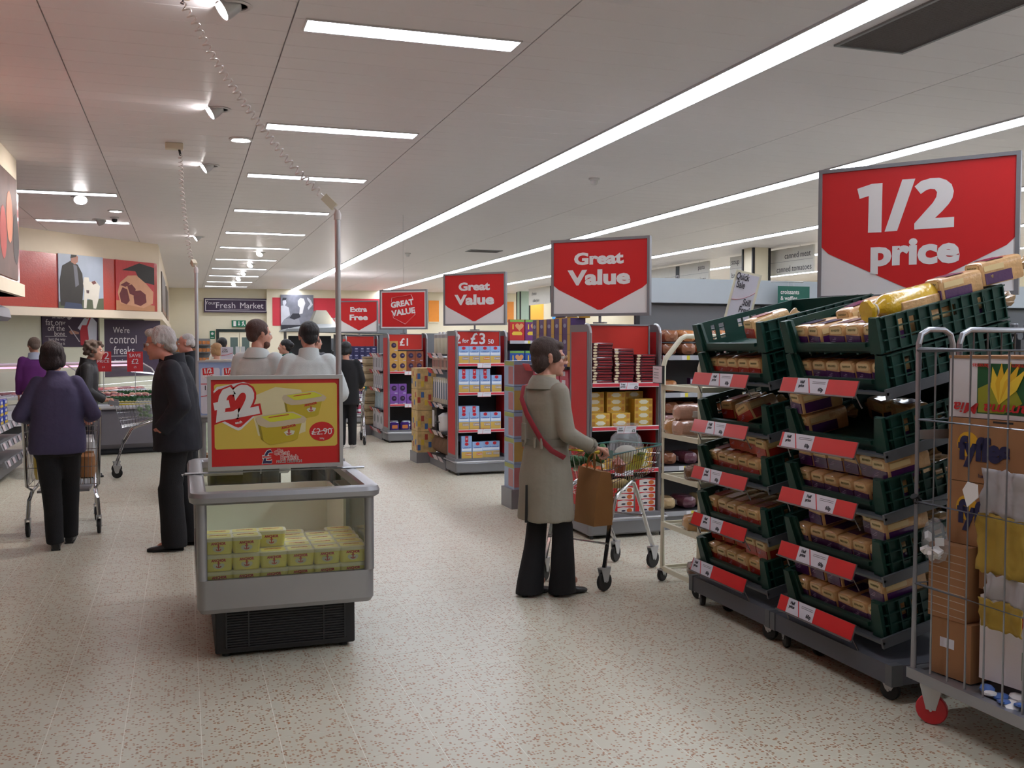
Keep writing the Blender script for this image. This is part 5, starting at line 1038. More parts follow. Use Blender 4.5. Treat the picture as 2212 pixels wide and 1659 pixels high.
# low tiered shelf with blue packs, bottom left
t_ = thing('tiered_shelf', 'low grey tiered shelf with pink price tickets at the chiller end', 'shelf', (-2.35, 13.1, 0))
MB().box(-.35, .36, -.85, .85, .06, .22).build('plinth', GREYM, t_)
for z, d in ((.24, .40), (.44, .36), (.62, .30)):
    s_ = MB(); s_.box(-.35, d, -.85, .85, z - .03, z); s_.prism([(d, z - .06), (d + .05, z - .05), (d + .02, z + .03), (d, z + .02)], -.85, .85, 0, 'y'); sh = s_.build('tier', GREYM, t_)
    for k in range(5): MB().obox((d + .045, -.7 + .35 * k, z - .01), (.006, .12, .07), (0, R(-18), 0)).build('price_ticket', TICK, sh)
bp_ = Put(pack('blue_pack', 'blue pack', 'pack', 'blue packs on the tiered shelf', .22, .16, .10, mat('pack_blue', (40, 66, 170), .3, coat=.5), [('yellow_band', mat('pack_yellow', (214, 180, 60), .4), rectp(-.1, .1, .01, .04)), ('white_name', CARDW, disc(0, .065, .06, .018))], .02))
for i in range(4):
    for k in range(3): bp_((-2.16, 12.5 + .3 * i, .621 + .101 * k), 90, 'blue household pack with yellow band stacked on the tiered shelf')

# ================================================================== FAR WALL
t_ = thing('hanging_banner', 'plum sign reading Your Fresh Market on the far wall', 'sign', (1.93, 38.6, 2.79)); MB().box(-1.17, 1.17, 0, .06, 0, .54).build('board', NV, t_); f = MB()
for a, b, c, d in ((-1.12, 1.12, .05, .07), (-1.12, 1.12, .47, .49), (-1.12, -1.10, .05, .49), (1.10, 1.12, .05, .49)): f.box(a, b, -.006, 0, c, d)
f.build('pale_border', CH, t_); text('Your', t_, CH, -.93, .36, h=.13, y=-.01, bold=0); text('Fresh', t_, CH, -.38, .27, h=.22, w=.70, y=-.01, bold=.0); text('Market', t_, CH, .58, .27, h=.22, w=.86, y=-.01, bold=.0); plate('chalk_line', t_, CH, rectp(-.6, .5, .115, .125), -.006)
t_ = thing('exit_sign', 'green exit sign with running figure and down arrow over the double doors', 'sign', (2.03, 38.72, 2.25)); MB().box(-.26, .26, 0, .06, 0, .25).build('case', mat('exit_green', (10, 110, 80), .5), t_)
plate('door_pictogram', t_, WHITE, rectp(-.20, -.10, .03, .22), -.001); plate('arrow', t_, WHITE, [(-.01, .21), (.02, .21), (.02, .11), (.05, .11), (.005, .04), (-.04, .11), (-.01, .11)], -.001); plate('figure', t_, WHITE, [(.10, .04), (.13, .04), (.16, .10), (.20, .04), (.23, .05), (.17, .15), (.2, .2), (.16, .22), (.11, .17), (.14, .12)], -.001)
d1 = struct(MB().box(1.20, 4.05, 38.70, 38.80, 2.06, 2.16).box(1.20, 1.30, 38.70, 38.80, 0, 2.06).box(2.80, 2.90, 38.70, 38.80, 0, 2.06).build('door_1', mat('door_frame_green', (28, 40, 36), .5)))
for k, x in enumerate((1.30, 2.055)):
    lf = MB().box(x + .004, x + .741, 38.74, 38.79, .01, 2.055).build('door_leaf', CREAM, d1); MB().box(x + .08 + .33 * (1 - k) , x + .36 + .33 * (1 - k), 38.735, 38.745, .75, 1.85).build('vision_panel', mat('door_glass', (96, 112, 108), .15), lf); MB().box(x + .66 - .57 * k - .06, x + .70 - .57 * k + .06, 38.73, 38.74, 1.15, 1.5).build('push_plate', ALU, lf); MB().lathe([(.05, 0), (.05, .01)], 12, 0, (x + .12 + .5 * k, 38.73, 1.62), 'y').build('blue_disc', mat('disc_blue', (40, 60, 120), .5), lf)
struct(MB().box(-.5, 3.05, 38.76, 38.80, 3.22, 3.30).build('trim_1', CREAM))
t_ = thing('notice', 'small green safety notice beside the double doors', 'sign', (1.06, 38.78, 1.79)); MB().box(-.09, .09, 0, .015, 0, .30).build('panel', mat('exit_green'), t_); plate('white_symbol', t_, WHITE, disc(0, .2, .05), -.001); plate('white_line', t_, WHITE, rectp(-.06, .06, .05, .07), -.001)
rw = struct(MB().box(3.06, 9.2, 38.55, 38.8, 0, CEIL + .02).build('wall_red_end', CREAM)); MB().box(3.27, 9.2, 38.535, 38.55, 2.30, 3.38).build('red_band', mat('band_red2', (210, 50, 66), .5), rw)
t_ = thing('wall_picture', 'black and white picture of a man at a counter, far red wall', 'picture', (4.2, 38.53, 2.06), 0); w, h = 1.24, 1.43
MB().box(-w / 2, w / 2, -.05, 0, 0, h).build('panel', mat('bw_mid', (120, 120, 130), .5, var=.5, vs=5), t_); GR = [mat('bw_%d' % i, (c, c, c + 8), .6, var=.15) for i, c in enumerate((44, 90, 150, 205))]
def pw(nm, m, pts, k=1): return plate(nm, t_, m, [((x - .5) * w, z * h) for x, z in pts], -.05 - .001 * k, .001)
pw('caption_strip', GR[0], [(0, 0), (1, 0), (1, .19), (0, .19)], 1); pw('counter_print', GR[2], [(0, .19), (.6, .19), (.55, .36), (.12, .36)], 1); pw('man_print', GR[3], [(0, .2), (.10, .34), (.28, .45), (.24, .66), (.10, .72), (0, .70)], 2); pw('face_print', GR[3], [(.06, .74), (.12, .70), (.17, .78), (.15, .88), (.06, .86)], 3); pw('hair_print', GR[0], [(.04, .84), (.06, .92), (.18, .92), (.16, .86)], 4); pw('tray_print', GR[0], [(.26, .38), (.36, .50), (.56, .50), (.60, .40), (.40, .33)], 2); pw('bright_scoop', WHITE, [(.56, .48), (.66, .50), (.70, .66), (.75, .78), (.70, .90), (.60, .92), (.52, .84), (.52, .72), (.58, .66)], 3); pw('arm_print', GR[3], [(.84, .60), (.98, .74), (.92, .86), (.82, .94), (.80, .90), (.90, .76), (.82, .66)], 2)
text('as you like it', t_, CH, .0, .13, h=.10, w=.7, y=-.054, bold=0)
t_ = thing('wall_lettering', 'white lettering reading butchers on the far red wall', 'sign', (6.0, 38.53, 2.42)); text('butchers', t_, CH, 0, .14, h=.30, w=1.75, y=-.01, bold=.02)
# market hood over the far counter
t_ = thing('market_hood', 'grey market-stall hood with a chimney over the far food counter', 'hood', (4.6, 30.4, 0)); HG = mat('hood_grey', (126, 130, 132), .5)
MB().loft([[(-1.75, -1, 1.98), (1.9, -1, 1.90), (1.9, 1, 1.90), (-1.75, 1, 1.98)], [(-1.7, -1, 2.04), (1.9, -1, 2.18), (1.9, 1, 2.18), (-1.7, 1, 2.04)], [(-.9, -.5, 2.2), (1.9, -.5, 2.24), (1.9, .5, 2.24), (-.9, .5, 2.2)]]).build('hood', HG, t_); MB().loft([[(-.95, -.5, 2.16), (-.15, -.5, 2.16), (-.15, .4, 2.16), (-.95, .4, 2.16)], [(-.75, -.35, 2.62), (-.45, -.35, 2.62), (-.45, .2, 2.62), (-.75, .2, 2.62)]]).build('chimney', mat('hood_brown', (120, 116, 102), .5), t_)
for x in (-1.6, 1.8): MB().box(x - .04, x + .04, .5, .58, 0, 2.0).build('post', GREYM, t_)
MB().box(-.1, 1.7, .55, .62, 1.0, 1.9).build('shutter', mat('shutter_grey', (140, 142, 146), .5), t_); MB().box(-1.6, 1.8, -.6, .6, 0, .95).build('counter', GREYM, t_); MB().box(-1.5, -.2, .45, .62, 1.0, 1.85).build('oven_front', DARK, t_)
MB().lathe([(.16, 0), (.16, .03), (.05, .12)], 16, 0, (.0, -.7, 2.235)).build('uplighter', LAMPH, t_)
t_ = thing('bakery_shelves', 'far wall shelving of orange bakery packs below the fresh market sign', 'shelving', (.33, 38.4, 0)); MB().box(-.7, .65, .2, .3, 0, 1.8).build('back_panel', GREYP, t_)
for z in (.5, .95, 1.3, 1.58):
    MB().box(-.7, .65, -.15, .2, z - .03, z).build('shelf', GREYM, t_); o = MB()
    for k in range(9): o.obox((-.6 + .145 * k, -.02, z + .07), (.12, .1, .13), (0, 0, random.uniform(-.1, .1)))
    o = o.build('goods', mat('goods_orange', (196, 120, 60), .5, var=.4, vs=8), t_); o['kind'] = 'stuff'
# coloured boards high on the far right
for x0, x1, c, nm in ((9.48, 9.9, (240, 150, 50), 'narrow orange board high on the far wall beside the solid red sign'), (12.82, 13.12, (240, 150, 60), 'narrow orange board high on the far wall beyond the cereal boxes'), (13.55, 14.45, (250, 180, 70), 'wide orange board high on the far wall beyond the cereal boxes'), (14.85, 15.3, (90, 180, 250), 'sky-blue board high on the far wall next to the orange one')):
    t_ = thing('wall_board', nm, 'wall board', ((x0 + x1) / 2, 38.78, 2.5)); MB().box(-(x1 - x0) / 2, (x1 - x0) / 2, -.03, 0, 0, .86).build('panel', mat('board_%d' % int(x0 * 100), c, .5), t_)
    MB().box(-(x1 - x0) / 2, (x1 - x0) / 2, -.04, 0, -.04, 0).build('lower_edge', CREAM, t_)
# aisle boards and column on the right
def aisle_board(label, X, y0, y1, ys, words, num):
    t_ = thing('aisle_board', label, 'sign', (X, (y0 + y1) / 2, 3.10), -90); L = (y1 - y0) / 2; x = (y0 + y1) / 2 - ys
    MB().box(-L, L, -.02, .02, 0, .56).build('board', mat('board_pale', (206, 204, 196), .5), t_); MB().box(x - .1, x + .1, -.026, -.02, .02, .54).build('number_strip', mat('strip_dark', (46, 54, 58), .5), t_); MB().box(-L, L, -.0215, -.02, .275, .282).build('joint', GREYP, t_); text(num, t_, CH, x, .25, h=.12, y=-.03, bold=.02)
    for s_, xx, z in words: text(s_, t_, INK, xx, z, h=.125, y=-.024, bold=0)
    for q in (-L * .7, L * .7): MB().box(q - .003, q + .003, -.003, .003, .56, .60).build('hanger', ALU, t_)
aisle_board('hanging aisle board 21 reading soup, baked beans, canned meat, canned tomatoes', 12.4, 17.25, 20.5, 18.9, [('canned meat', 1.08, .40), ('canned tomatoes', .95, .12), ('soup', -1.38, .40), ('baked beans', -1.1, .12)], '21')
aisle_board('hanging aisle board 22 reading pasta and rice, beyond board 21', 12.4, 21.5, 24.8, 23.1, [('pasta', 1.3, .40), ('mixes', 1.3, .12), ('rice', -1.35, .12)], '22')
t_ = thing('aisle_board', 'hanging pale grey aisle board reading cheese and chilled juice beside the Great Value sign', 'sign', (12.4, 33.5, 3.05), -90); MB().box(-1.3, 1.3, -.02, .02, 0, .62).build('board', mat('board_pale'), t_); text('cheese', t_, INK, -.7, .42, h=.13, y=-.024, bold=0); text('chilled juice', t_, INK, -.5, .14, h=.14, y=-.024, bold=0); MB().box(.95, 1.15, -.026, -.02, .02, .60).build('number_strip', mat('strip_dark'), t_)
for lab, x, y, m_ in (('cream square column with black corner strips before the aisle boards', 11.98, 18.75, CREAM), ('pale green square column with dark corner strips near the far wall', 13.0, 37.2, mat('col_green', (170, 190, 172), .5))):
    t_ = thing('store_column', lab, 'column', (x, y, 0)); MB().box(-.2, .2, -.2, .2, 0, CEIL).build('shaft', m_, t_)
    for a in (-1, 1):
        for b in (-1, 1): MB().box(a * .2 - .025, a * .2 + .025, b * .2 - .025, b * .2 + .025, 0, CEIL - .01).build('corner_strip', BLKP, t_)
# ================================================================== GONDOLA ENDS facing the walkway
def end_unit(label, y0, y1, zs, X=3.12, dep=.34):
    L = (y1 - y0) / 2; t_ = thing('end_display', label, 'shelf unit', (X, (y0 + y1) / 2, 0), -90)
    MB().box(-L, L, dep, dep + .03, 0, 1.74).build('back_panel', BACKD, t_); MB().box(-L, L, 0, dep, 0, .13).build('plinth', GREYM, t_)
    for z in zs:
        sh = MB().box(-L, L, 0, dep, z - .02, z).build('shelf', SHELFM, t_); n = max(2, int(2 * L / .22))
        for k in range(n): MB().obox((-L + 2 * L * (k + .5) / n, -.03, z - .02), (.17, .004, .075), (R(28), 0, R(random.uniform(-4, 4)))).build('price_ticket', TICK if k % 3 else PSTRIP, sh)
    return t_
end_unit('end shelves of pink boxes below purple and gold egg boxes', 7.80, 8.86, (.16, .62, 1.0, 1.40))
end_unit('end shelves of cream canisters, kettle and pot with pink price tickets', 11.90, 12.72, (.15, .47, .83, 1.27, 1.47))
end_unit('end shelves of white appliance boxes and jugs', 16.06, 17.0, (.16, .50, .85, 1.15, 1.43))
GEG = mat('egg_goldband', (200, 156, 50), .35, coat=.4); PEG = mat('egg_purple2', (74, 44, 110), .35, coat=.4)
def eggb(): return Put(pack('egg_carton', 'purple and gold egg carton', 'box', 'purple and gold egg cartons', .185, .14, .14, PEG, [('gold_band', GEG, rectp(.02, .09, 0, .139)), ('silver_script', PALE, disc(-.04, .075, .035, .018))]))
ee = eggb()
for r in range(3):
    for i in range(5): ee((3.22 + .012 * r, 8.66 - .195 * i + .03 * r, 1.402 + .1415 * r), -90, 'purple and gold egg carton stacked on the end shelves behind the trench coat, %s row' % ('lowest', 'middle', 'uppermost')[r])
for i in range(3):
    q = thing('wrapped_egg', 'deep blue foil egg standing between the stacked egg cartons', 'egg', (3.30, 8.4 - .28 * i, 1.828), group='blue foil eggs'); MB().lathe([(.0, 0), (.04, .004), (.058, .04), (.05, .09), (.025, .115), (0, .12)], 14).build('foil', mat('foil_blue', (36, 26, 96), .25, .3, coat=.5), q); MB().lathe([(.05, -.003), (.052, .012)], 12).build('stand_ring', GEG, q)
PKB = mat('pink_box', (196, 72, 96), .4, coat=.3); pk = Put(pack('pink_box', 'pink box', 'box', 'pink boxes on the end shelves', .2, .16, .075, PKB, [('white_name', CARDW, rectp(-.05, .03, .018, .058))]))
for z, n in ((1.0, 5), (.62, 4), (.16, 5)):
    for i in range(4):
        for k in range(n): pk((3.22, 8.6 - .23 * i, z + .0755 * k), -90 + random.uniform(-2, 2), 'pink box with white name panel on the %s end shelf behind the trench coat' % {1.0: 'third', .62: 'second', .16: 'lowest'}[z])
# cardboard column display at the corner
fs = thing('card_display', 'tall printed card column in lime, pink and blue on a grey base', 'display', (3.07, 9.06, 0)); MB().box(-.08, .2, -.16, .16, 0, .19).build('base', GREYM, fs)
FC = [mat('col_lime', (156, 162, 84), .45), mat('col_pink', (180, 116, 116), .45, var=.2), mat('col_blue', (150, 170, 196), .45), mat('col_yel', (186, 160, 90), .45)]
for k in range(5): MB().box(-.05, .2, -.15, .15, .19 + .25 * k, .19 + .25 * k + .246).build('printed_tier', [FC[2]], fs); plate_ = MB().box(-.0515, -.05, -.12, .02, .21 + .25 * k, .38 + .25 * k).build('meat_print', FC[1], fs); MB().box(-.0515, -.05, -.14, .14, .39 + .25 * k, .43 + .25 * k).build('lime_strip', FC[0], fs); MB().box(-.05, .2, -.1515, -.15, .21 + .25 * k, .40 + .25 * k).build('side_print', FC[3 if k % 2 else 1], fs)
# goods on the porridge end
CRM = mat('canister_cream', (206, 200, 178), .35, coat=.3); can = thing('canister', 'cream canister with steel lid on the end shelves beside the porridge bay', 'canister', group='cream canisters'); MB().lathe([(.075, 0), (.078, .01), (.078, .20), (.074, .215)], 18).build('body', CRM, can); MB().lathe([(.079, .205), (.079, .25), (.07, .26), (.02, .262), (.018, .285), (0, .287)], 18).build('lid', ALU, can); can = Put(can)
for i in range(4): can((3.23, 12.02 + .19 * i, 1.471), 0)
sb = Put(pack('small_box', 'small cream box with pink edge on the upper end shelf', 'box', 'small cream boxes', .06, .12, .15, CRM, [('pink_edge', PSTRIP, rectp(-.03, -.018, 0, .149)), ('dark_slot', DARK, rectp(0, .02, .03, .12))]))
for i in range(11): sb((3.21, 11.96 + .07 * i, 1.271), -90)
tb = Put(pack('tall_pack', 'tall cream and blue pack on the middle end shelf', 'pack', 'tall cream packs', .10, .10, .33, CRM, [('blue_panel', mat('pack_teal', (60, 96, 130), .4), rectp(-.045, -.005, .06, .27)), ('white_panel', CARDW, rectp(.005, .045, .06, .30))]))
for i in range(7): tb((3.21, 11.98 + .112 * i, .831), -90)
kb = Put(pack('kettle_box', 'black kettle box with white picture panel', 'box', 'kettle boxes', .24, .18, .29, DARK, [('white_picture', CARDW, rectp(-.11, .0, .03, .25)), ('kettle_print', mat('print_grey', (120, 120, 124), .4), disc(.06, .13, .04, .06))]))
kb((3.23, 12.55, .471), -90, 'black kettle box with white picture panel on the end shelves')
pot = thing('enamel_pot', 'white enamel pot with black rim on the end shelves', 'pot', (3.23, 12.16, .471)); MB().lathe([(.11, 0), (.125, .02), (.13, .19), (.125, .195)], 20).build('pot_body', WHITE, pot); MB().lathe([(.132, .19), (.132, .205), (.08, .24), (.02, .25), (0, .25)], 20).build('lid', WHITE, pot); MB().tube([(-.13, -.04, .13), (-.165, -.04, .12), (-.165, .04, .12), (-.13, .04, .13)], .01).build('handle', DARK, pot)
bs = thing('oval_basket', 'brown oval basket stood on edge on the lowest end shelf', 'basket', group='oval baskets'); MB().lathe([(.04, -.03), (.10, -.02), (.125, .03), (.115, .03), (.09, -.01), (.0, -.02)], 18, 0, (0, 0, .13), 'y').build('bowl', mat('wicker', (120, 88, 64), .6, var=.3, bump=.5), bs); MB().lathe([(.128, .025), (.128, .035), (.115, .035)], 18, 0, (0, 0, .13), 'y').build('rim', mat('wicker_dark', (80, 56, 42), .6), bs); bs = Put(bs)
for i in range(4): bs((3.2, 12.03 + .19 * i, .152), -60)
fs = thing('card_tower', 'tall cardboard tower printed with yellow, red and blue pictures beside the kettle shelves', 'display', (3.05, 12.98, 0)); MB().box(-.1, .18, -.2, .2, 0, .14).build('base', GREYM, fs)
TC = [mat('tower_a', (206, 176, 120), .5, var=.5, vs=20), mat('tower_b', (176, 70, 56), .5), mat('tower_c', (70, 110, 170), .5), mat('tower_d', (220, 190, 70), .5)]
for k in range(4):
    z = .14 + .285 * k; MB().box(-.08, .18, -.18, .18, z, z + .28).build('printed_tier', TC[0], fs)
    for j in range(5): c = MB(); cy, cz = -.14 + .07 * j, z + .06 + .035 * ((j * 2 + k) % 5); c.box(-.0815, -.08, cy - .025, cy + .025, cz - .03, cz + .04).build('picture_print', TC[1 + (j + k) % 3], fs); c = MB(); cx = -.06 + .05 * j; c.box(cx - .02, cx + .02, -.1815, -.18, cz - .03, cz + .045).build('picture_print', TC[1 + (j + k + 1) % 3], fs)
# goods on the egg bay end
WB = mat('appliance_white', (206, 202, 206), .45, var=.03)
ap = Put(pack('appliance_box', 'white appliance box with black slot picture', 'box', 'white slot boxes', .13, .2, .26, WB, [('slot_print', DARK, rrect(-.01, .13, .03, .16, .014))]))
for i in range(6): ap((3.24, 16.16 + .145 * i, 1.151), -90, 'white appliance box with tall black picture on the upper end shelf')
for i in range(5): ap((3.24, 16.18 + .17 * i, .851), -90, 'white appliance box with tall black picture on the middle end shelf')
jg = thing('glass_jug', 'pale blue jug on the lower end shelf beside the egg bay', 'jug', group='pale blue jugs'); MB().lathe([(.06, 0), (.065, .01), (.05, .2), (.06, .29), (.056, .29), (.046, .2), (.055, .015)], 14).build('jug_body', mat('jug_blue', (176, 196, 206), .2, coat=.5), jg); MB().tube([(.055, 0, .25), (.10, 0, .22), (.10, 0, .12), (.06, 0, .08)], .008).build('handle', mat('jug_blue'), jg); jg = Put(jg)
for i in range(6): jg((3.22, 16.15 + .15 * i, .502), -90 + 90)
ap2 = Put(pack('dinner_set_box', 'plain white dinner set box on the lowest end shelf', 'box', 'dinner set boxes', .28, .2, .3, WB, [('grey_print', GREYP, disc(0, .16, .07))]))
for i in range(3): ap2((3.24, 16.22 + .3 * i, .162), -90)
wk = thing('cream_basket', 'cream woven basket in the stack beside the appliance boxes', 'basket', group='stacked cream baskets'); MB().rbox(-.12, .12, -.16, .16, 0, .12, .04).build('weave', mat('weave_cream', (190, 170, 136), .7, bump=.6, bs=90, var=.2), wk); MB().rbox(-.13, .13, -.17, .17, .115, .132, .04).build('rim', mat('weave_rim', (170, 146, 110), .7), wk); wk = Put(wk)
for k in range(9): wk((3.14, 17.2, .18 + .1325 * k), random.uniform(-4, 4))
t_ = thing('basket_plinth', 'grey plinth under the stack of cream baskets', 'plinth', (3.14, 17.2, 0)); MB().box(-.15, .15, -.19, .19, 0, .17).build('box', GREYM, t_); MB().box(-.152, -.15, -.17, .17, .1, .16).build('strip', TICK, t_)

# ================================================================== TROLLEYS
TEAL = mat('trolley_teal', (20, 84, 78), .35, coat=.3); YH = mat('handle_yellow', (222, 196, 40), .4, coat=.3)
def wheel(parent, x, y, r=.062, rz=0): return castor(parent, x, y, r, r * 2 + .03, RUBBER, rz, 'castor', mat('wheel_grey', (90, 90, 92), .5))
def shallow(label, loc, rz, rim=TEAL, hand=YH, corner=TEAL):
    """x runs forward from the handle; y to the left"""
    t_ = thing('shopping_trolley', label, 'trolley', loc, rz); zt = .88
    for s in (-1, 1):
        MB().tube([(.02, s * .235, .15), (.10, s * .225, .42), (.19, s * .21, .575), (.24, s * .205, .605), (.42, s * .19, .665), (.47, s * .185, .655), (.53, s * .18, .58), (.80, s * .155, .15)], .0155, 10).build('leg_frame', CHROME, t_)
    MB().tube([(.62, -.175, .40), (.62, .175, .40)], .012).build('cross_tube', CHROME, t_); MB().tube([(.06, -.235, .30), (.06, .235, .30)], .009).build('rear_tube', CHROME, t_)
    for x, y, rz_ in ((.02, .235, 15), (.02, -.235, -10), (.80, .155, 5), (.80, -.155, -8)): wheel(t_, x, y, rz=rz_)
    rings = [((.0, .26, zt), (.88, .19, zt - .0)), ((.06, .235, .60), (.84, .165, .70))]
    top = [(.0, -.26, zt), (.88, -.19, zt), (.88, .19, zt), (.0, .26, zt)]; bot = [(.08, -.225, .60), (.80, -.16, .70), (.80, .16, .70), (.08, .225, .60)]
    MB().tube([top[0], top[1]], .010, 8).tube([top[1], top[2]], .010, 8).tube([top[2], top[3]], .010, 8).build('basket_rim', rim, t_)
    g = MB()
    def lerp(a, b, t): return tuple(p + (q - p) * t for p, q in zip(a, b))
    for k in range(4):
        a, b, c, d = top[k], top[(k + 1) % 4], bot[k], bot[(k + 1) % 4]; n = 22 if k in (0, 2) else 12
        for i in range(n + 1): g.tube([lerp(a, b, i / n), lerp(c, d, i / n)], .0022, 4)
        for f in (.35, .7, 1): g.tube([lerp(a, c, f), lerp(b, d, f)], .003, 4)
    for i in range(12): g.tube([lerp(bot[0], bot[3], i / 11), lerp(bot[1], bot[2], i / 11)], .0025, 4)
    g.build('basket_wires', CHROME, t_)['kind'] = 'stuff'
    MB().prism([(.05, -.22), (.70, -.17), (.70, .17), (.05, .22)], .585, .597).build('basket_tray', GREYM, t_) if False else None
    hb = MB().tube([(-.05, -.25, zt + .03), (-.05, .25, zt + .03)], .015, 10).build('handle', hand, t_)
    for s in (-1, 1): MB().obox((-.005, s * .262, zt + .018), (.12, .03, .05), (0, R(12), 0)).build('handle_corner', corner, t_)
    return t_
TA = 34; ca, sa = math.cos(R(TA)), math.sin(R(TA)); TO = (2.42, 5.94)
def tl(x, y): return (TO[0] + x * ca - y * sa, TO[1] + x * sa + y * ca)
shallow('chrome shopping trolley with teal rim full of vegetables, pushed by the trench coat', (TO[0], TO[1], 0), TA)
def veg(nm, label, x, y, z, rz, fn, cat): t_ = thing(nm, label, cat, (*tl(x, y), z), TA + rz); fn(t_); return t_
for k, (x, y, r) in enumerate(((.10, -.10, 20), (.13, -.06, 35), (.08, -.02, 10))):
    def f(t_): MB().lathe([(.003, 0), (.016, .03), (.022, .15), (.018, .165), (0, .168)], 10, 0, (0, 0, 0), 'x').build('root', mat('carrot', (216, 96, 34), .5, var=.1), t_); MB().tube([(.16, 0, 0), (.20, .01, .02), (.24, -.01, .03)], [.008, .006, .002], 5).build('leaf_top', mat('leaf_green', (50, 96, 44), .6), t_)
    veg('carrot', 'orange carrot lying at the handle end of the vegetable trolley', x, y, .76 + .012 * k, r, f, 'carrot')['group'] = 'carrots in the trolley'
for k, (x, y, z) in enumerate(((.12, -.16, .68), (.40, -.12, .76), (.46, -.07, .77))):
    def f(t_): MB().lathe([(0, -.045), (.03, -.04), (.045, -.01), (.042, .02), (.015, .04), (.004, .055)], 14).build('bulb', mat('onion', (150, 70, 44), .4, coat=.4, var=.2), t_); MB().tube([(0, 0, .05), (.005, 0, .075)], [.005, .002], 5).build('stem', mat('onion_stem', (176, 140, 90), .6), t_)
    veg('onion', 'brown onion in the trolley %s' % ('beside the paper bag' if k == 0 else 'beside the bananas'), x, y, z, 0, f, 'onion')['group'] = 'onions'
def f(t_):
    for j in range(5): MB().tube([(-.08 + .004 * j, .02 * j - .04, .10), (-.045, .02 * j - .04, .04), (0, .02 * j - .04, .0), (.06, .02 * j - .04, -.012), (.10, .02 * j - .04, -.005)], [.006, .015, .018, .015, .005], 8).build('banana', mat('banana_skin', (196, 186, 60), .45, var=.12), t_)
    MB().ell((-.085, 0, .105), (.012, .04, .012), 8, 6).build('crown', mat('banana_crown', (110, 120, 50), .6), t_)
veg('banana_bunch', 'bunch of greenish yellow bananas against the trolley side', .56, -.13, .74, 70, f, 'bananas')
def f(t_): MB().lathe([(.004, 0), (.028, .03), (.034, .11), (.024, .17), (.01, .19)], 12, 0, (0, 0, 0), 'x').build('root', mat('parsnip', (206, 180, 120), .6, var=.1), t_); MB().tube([(.185, 0, 0), (.215, 0, .012)], [.01, .006], 6).build('crown', mat('leaf_green'), t_)
veg('parsnip', 'pale parsnip at the bottom of the vegetable trolley', .22, -.14, .66, -10, f, 'parsnip')
def f(t_):
    MB().lathe([(.0, 0), (.045, .01), (.05, .10), (.042, .16)], 12).build('stalks', mat('celery_white', (206, 212, 180), .5), t_)
    g = MB()
    for j in range(9): a = j * .7; g.ell((.05 * math.cos(a), .05 * math.sin(a), .20 + .02 * (j % 3)), (.03, .03, .05), 8, 6, 0, (math.sin(a) * .6, math.cos(a) * .6, 0))
    g.build('leaves', mat('leaf_green'), t_)['kind'] = 'stuff'
veg('leafy_celery', 'leafy green celery head in the vegetable trolley', .25, -.02, .64, 0, f, 'celery')
def f(t_):
    g = MB()
    for j in range(16): g.ell((random.uniform(-.07, .07), random.uniform(-.06, .06), random.uniform(0, .06)), (.035, .03, .02), 8, 5, 0, (random.random(), random.random(), 0))
    g.build('leaves', mat('herb_green', (40, 84, 40), .6, var=.25), t_)['kind'] = 'stuff'; MB().tube([(-.02, 0, -.03), (0, 0, .02)], .02, 8).build('stems', mat('celery_white'), t_)
veg('herb_bunch', 'dark green herb bunch beside the carrots in the trolley', .14, .06, .78, 0, f, 'herbs')
def f(t_):
    q = MB(); rr = []
    for z, s in ((-.14, .06), (-.10, .10), (0, .12), (.08, .10), (.12, .06), (.17, .09)): rr.append([(s * 1.3 * math.cos(a) * (1 + .12 * math.sin(5 * a + z * 40)), s * math.sin(a) * (1 + .12 * math.cos(4 * a)), z) for a in (2 * math.pi * i / 18 for i in range(18))])
    q.loft(rr).build('film', PB, t_); MB().ell((0, 0, -.04), (.10, .08, .06), 10, 7).build('contents', mat('bag_inside', (176, 172, 160), .6), t_)
veg('clear_bag', 'clear plastic produce bag at the front of the vegetable trolley', .68, 0, .86, 0, f, 'bag')
pb_ = thing('paper_bag', 'brown paper carrier bag hanging behind the trolley handle', 'bag', (*tl(.0, -.17), .44), TA - 25); BR = mat('bag_kraft', (150, 104, 58), .75, var=.12, bump=.2, bs=12)
MB().loft([[(-.08, -.12, .0), (.06, -.12, 0), (.06, .12, 0), (-.08, .12, 0)], [(-.065, -.12, .20), (.065, -.125, .20), (.065, .125, .20), (-.065, .12, .20)], [(-.035, -.13, .35), (.04, -.13, .34), (.04, .13, .35), (-.035, .13, .36)]]).build('bag_body', BR, pb_)
for s in (-1, 1): MB().tube([(s * .03, -.05, .34), (s * .02, -.04, .42), (0, 0, .47), (s * .02, .04, .42), (s * .03, .05, .34)], .006, 6).build('handle', BR, pb_)
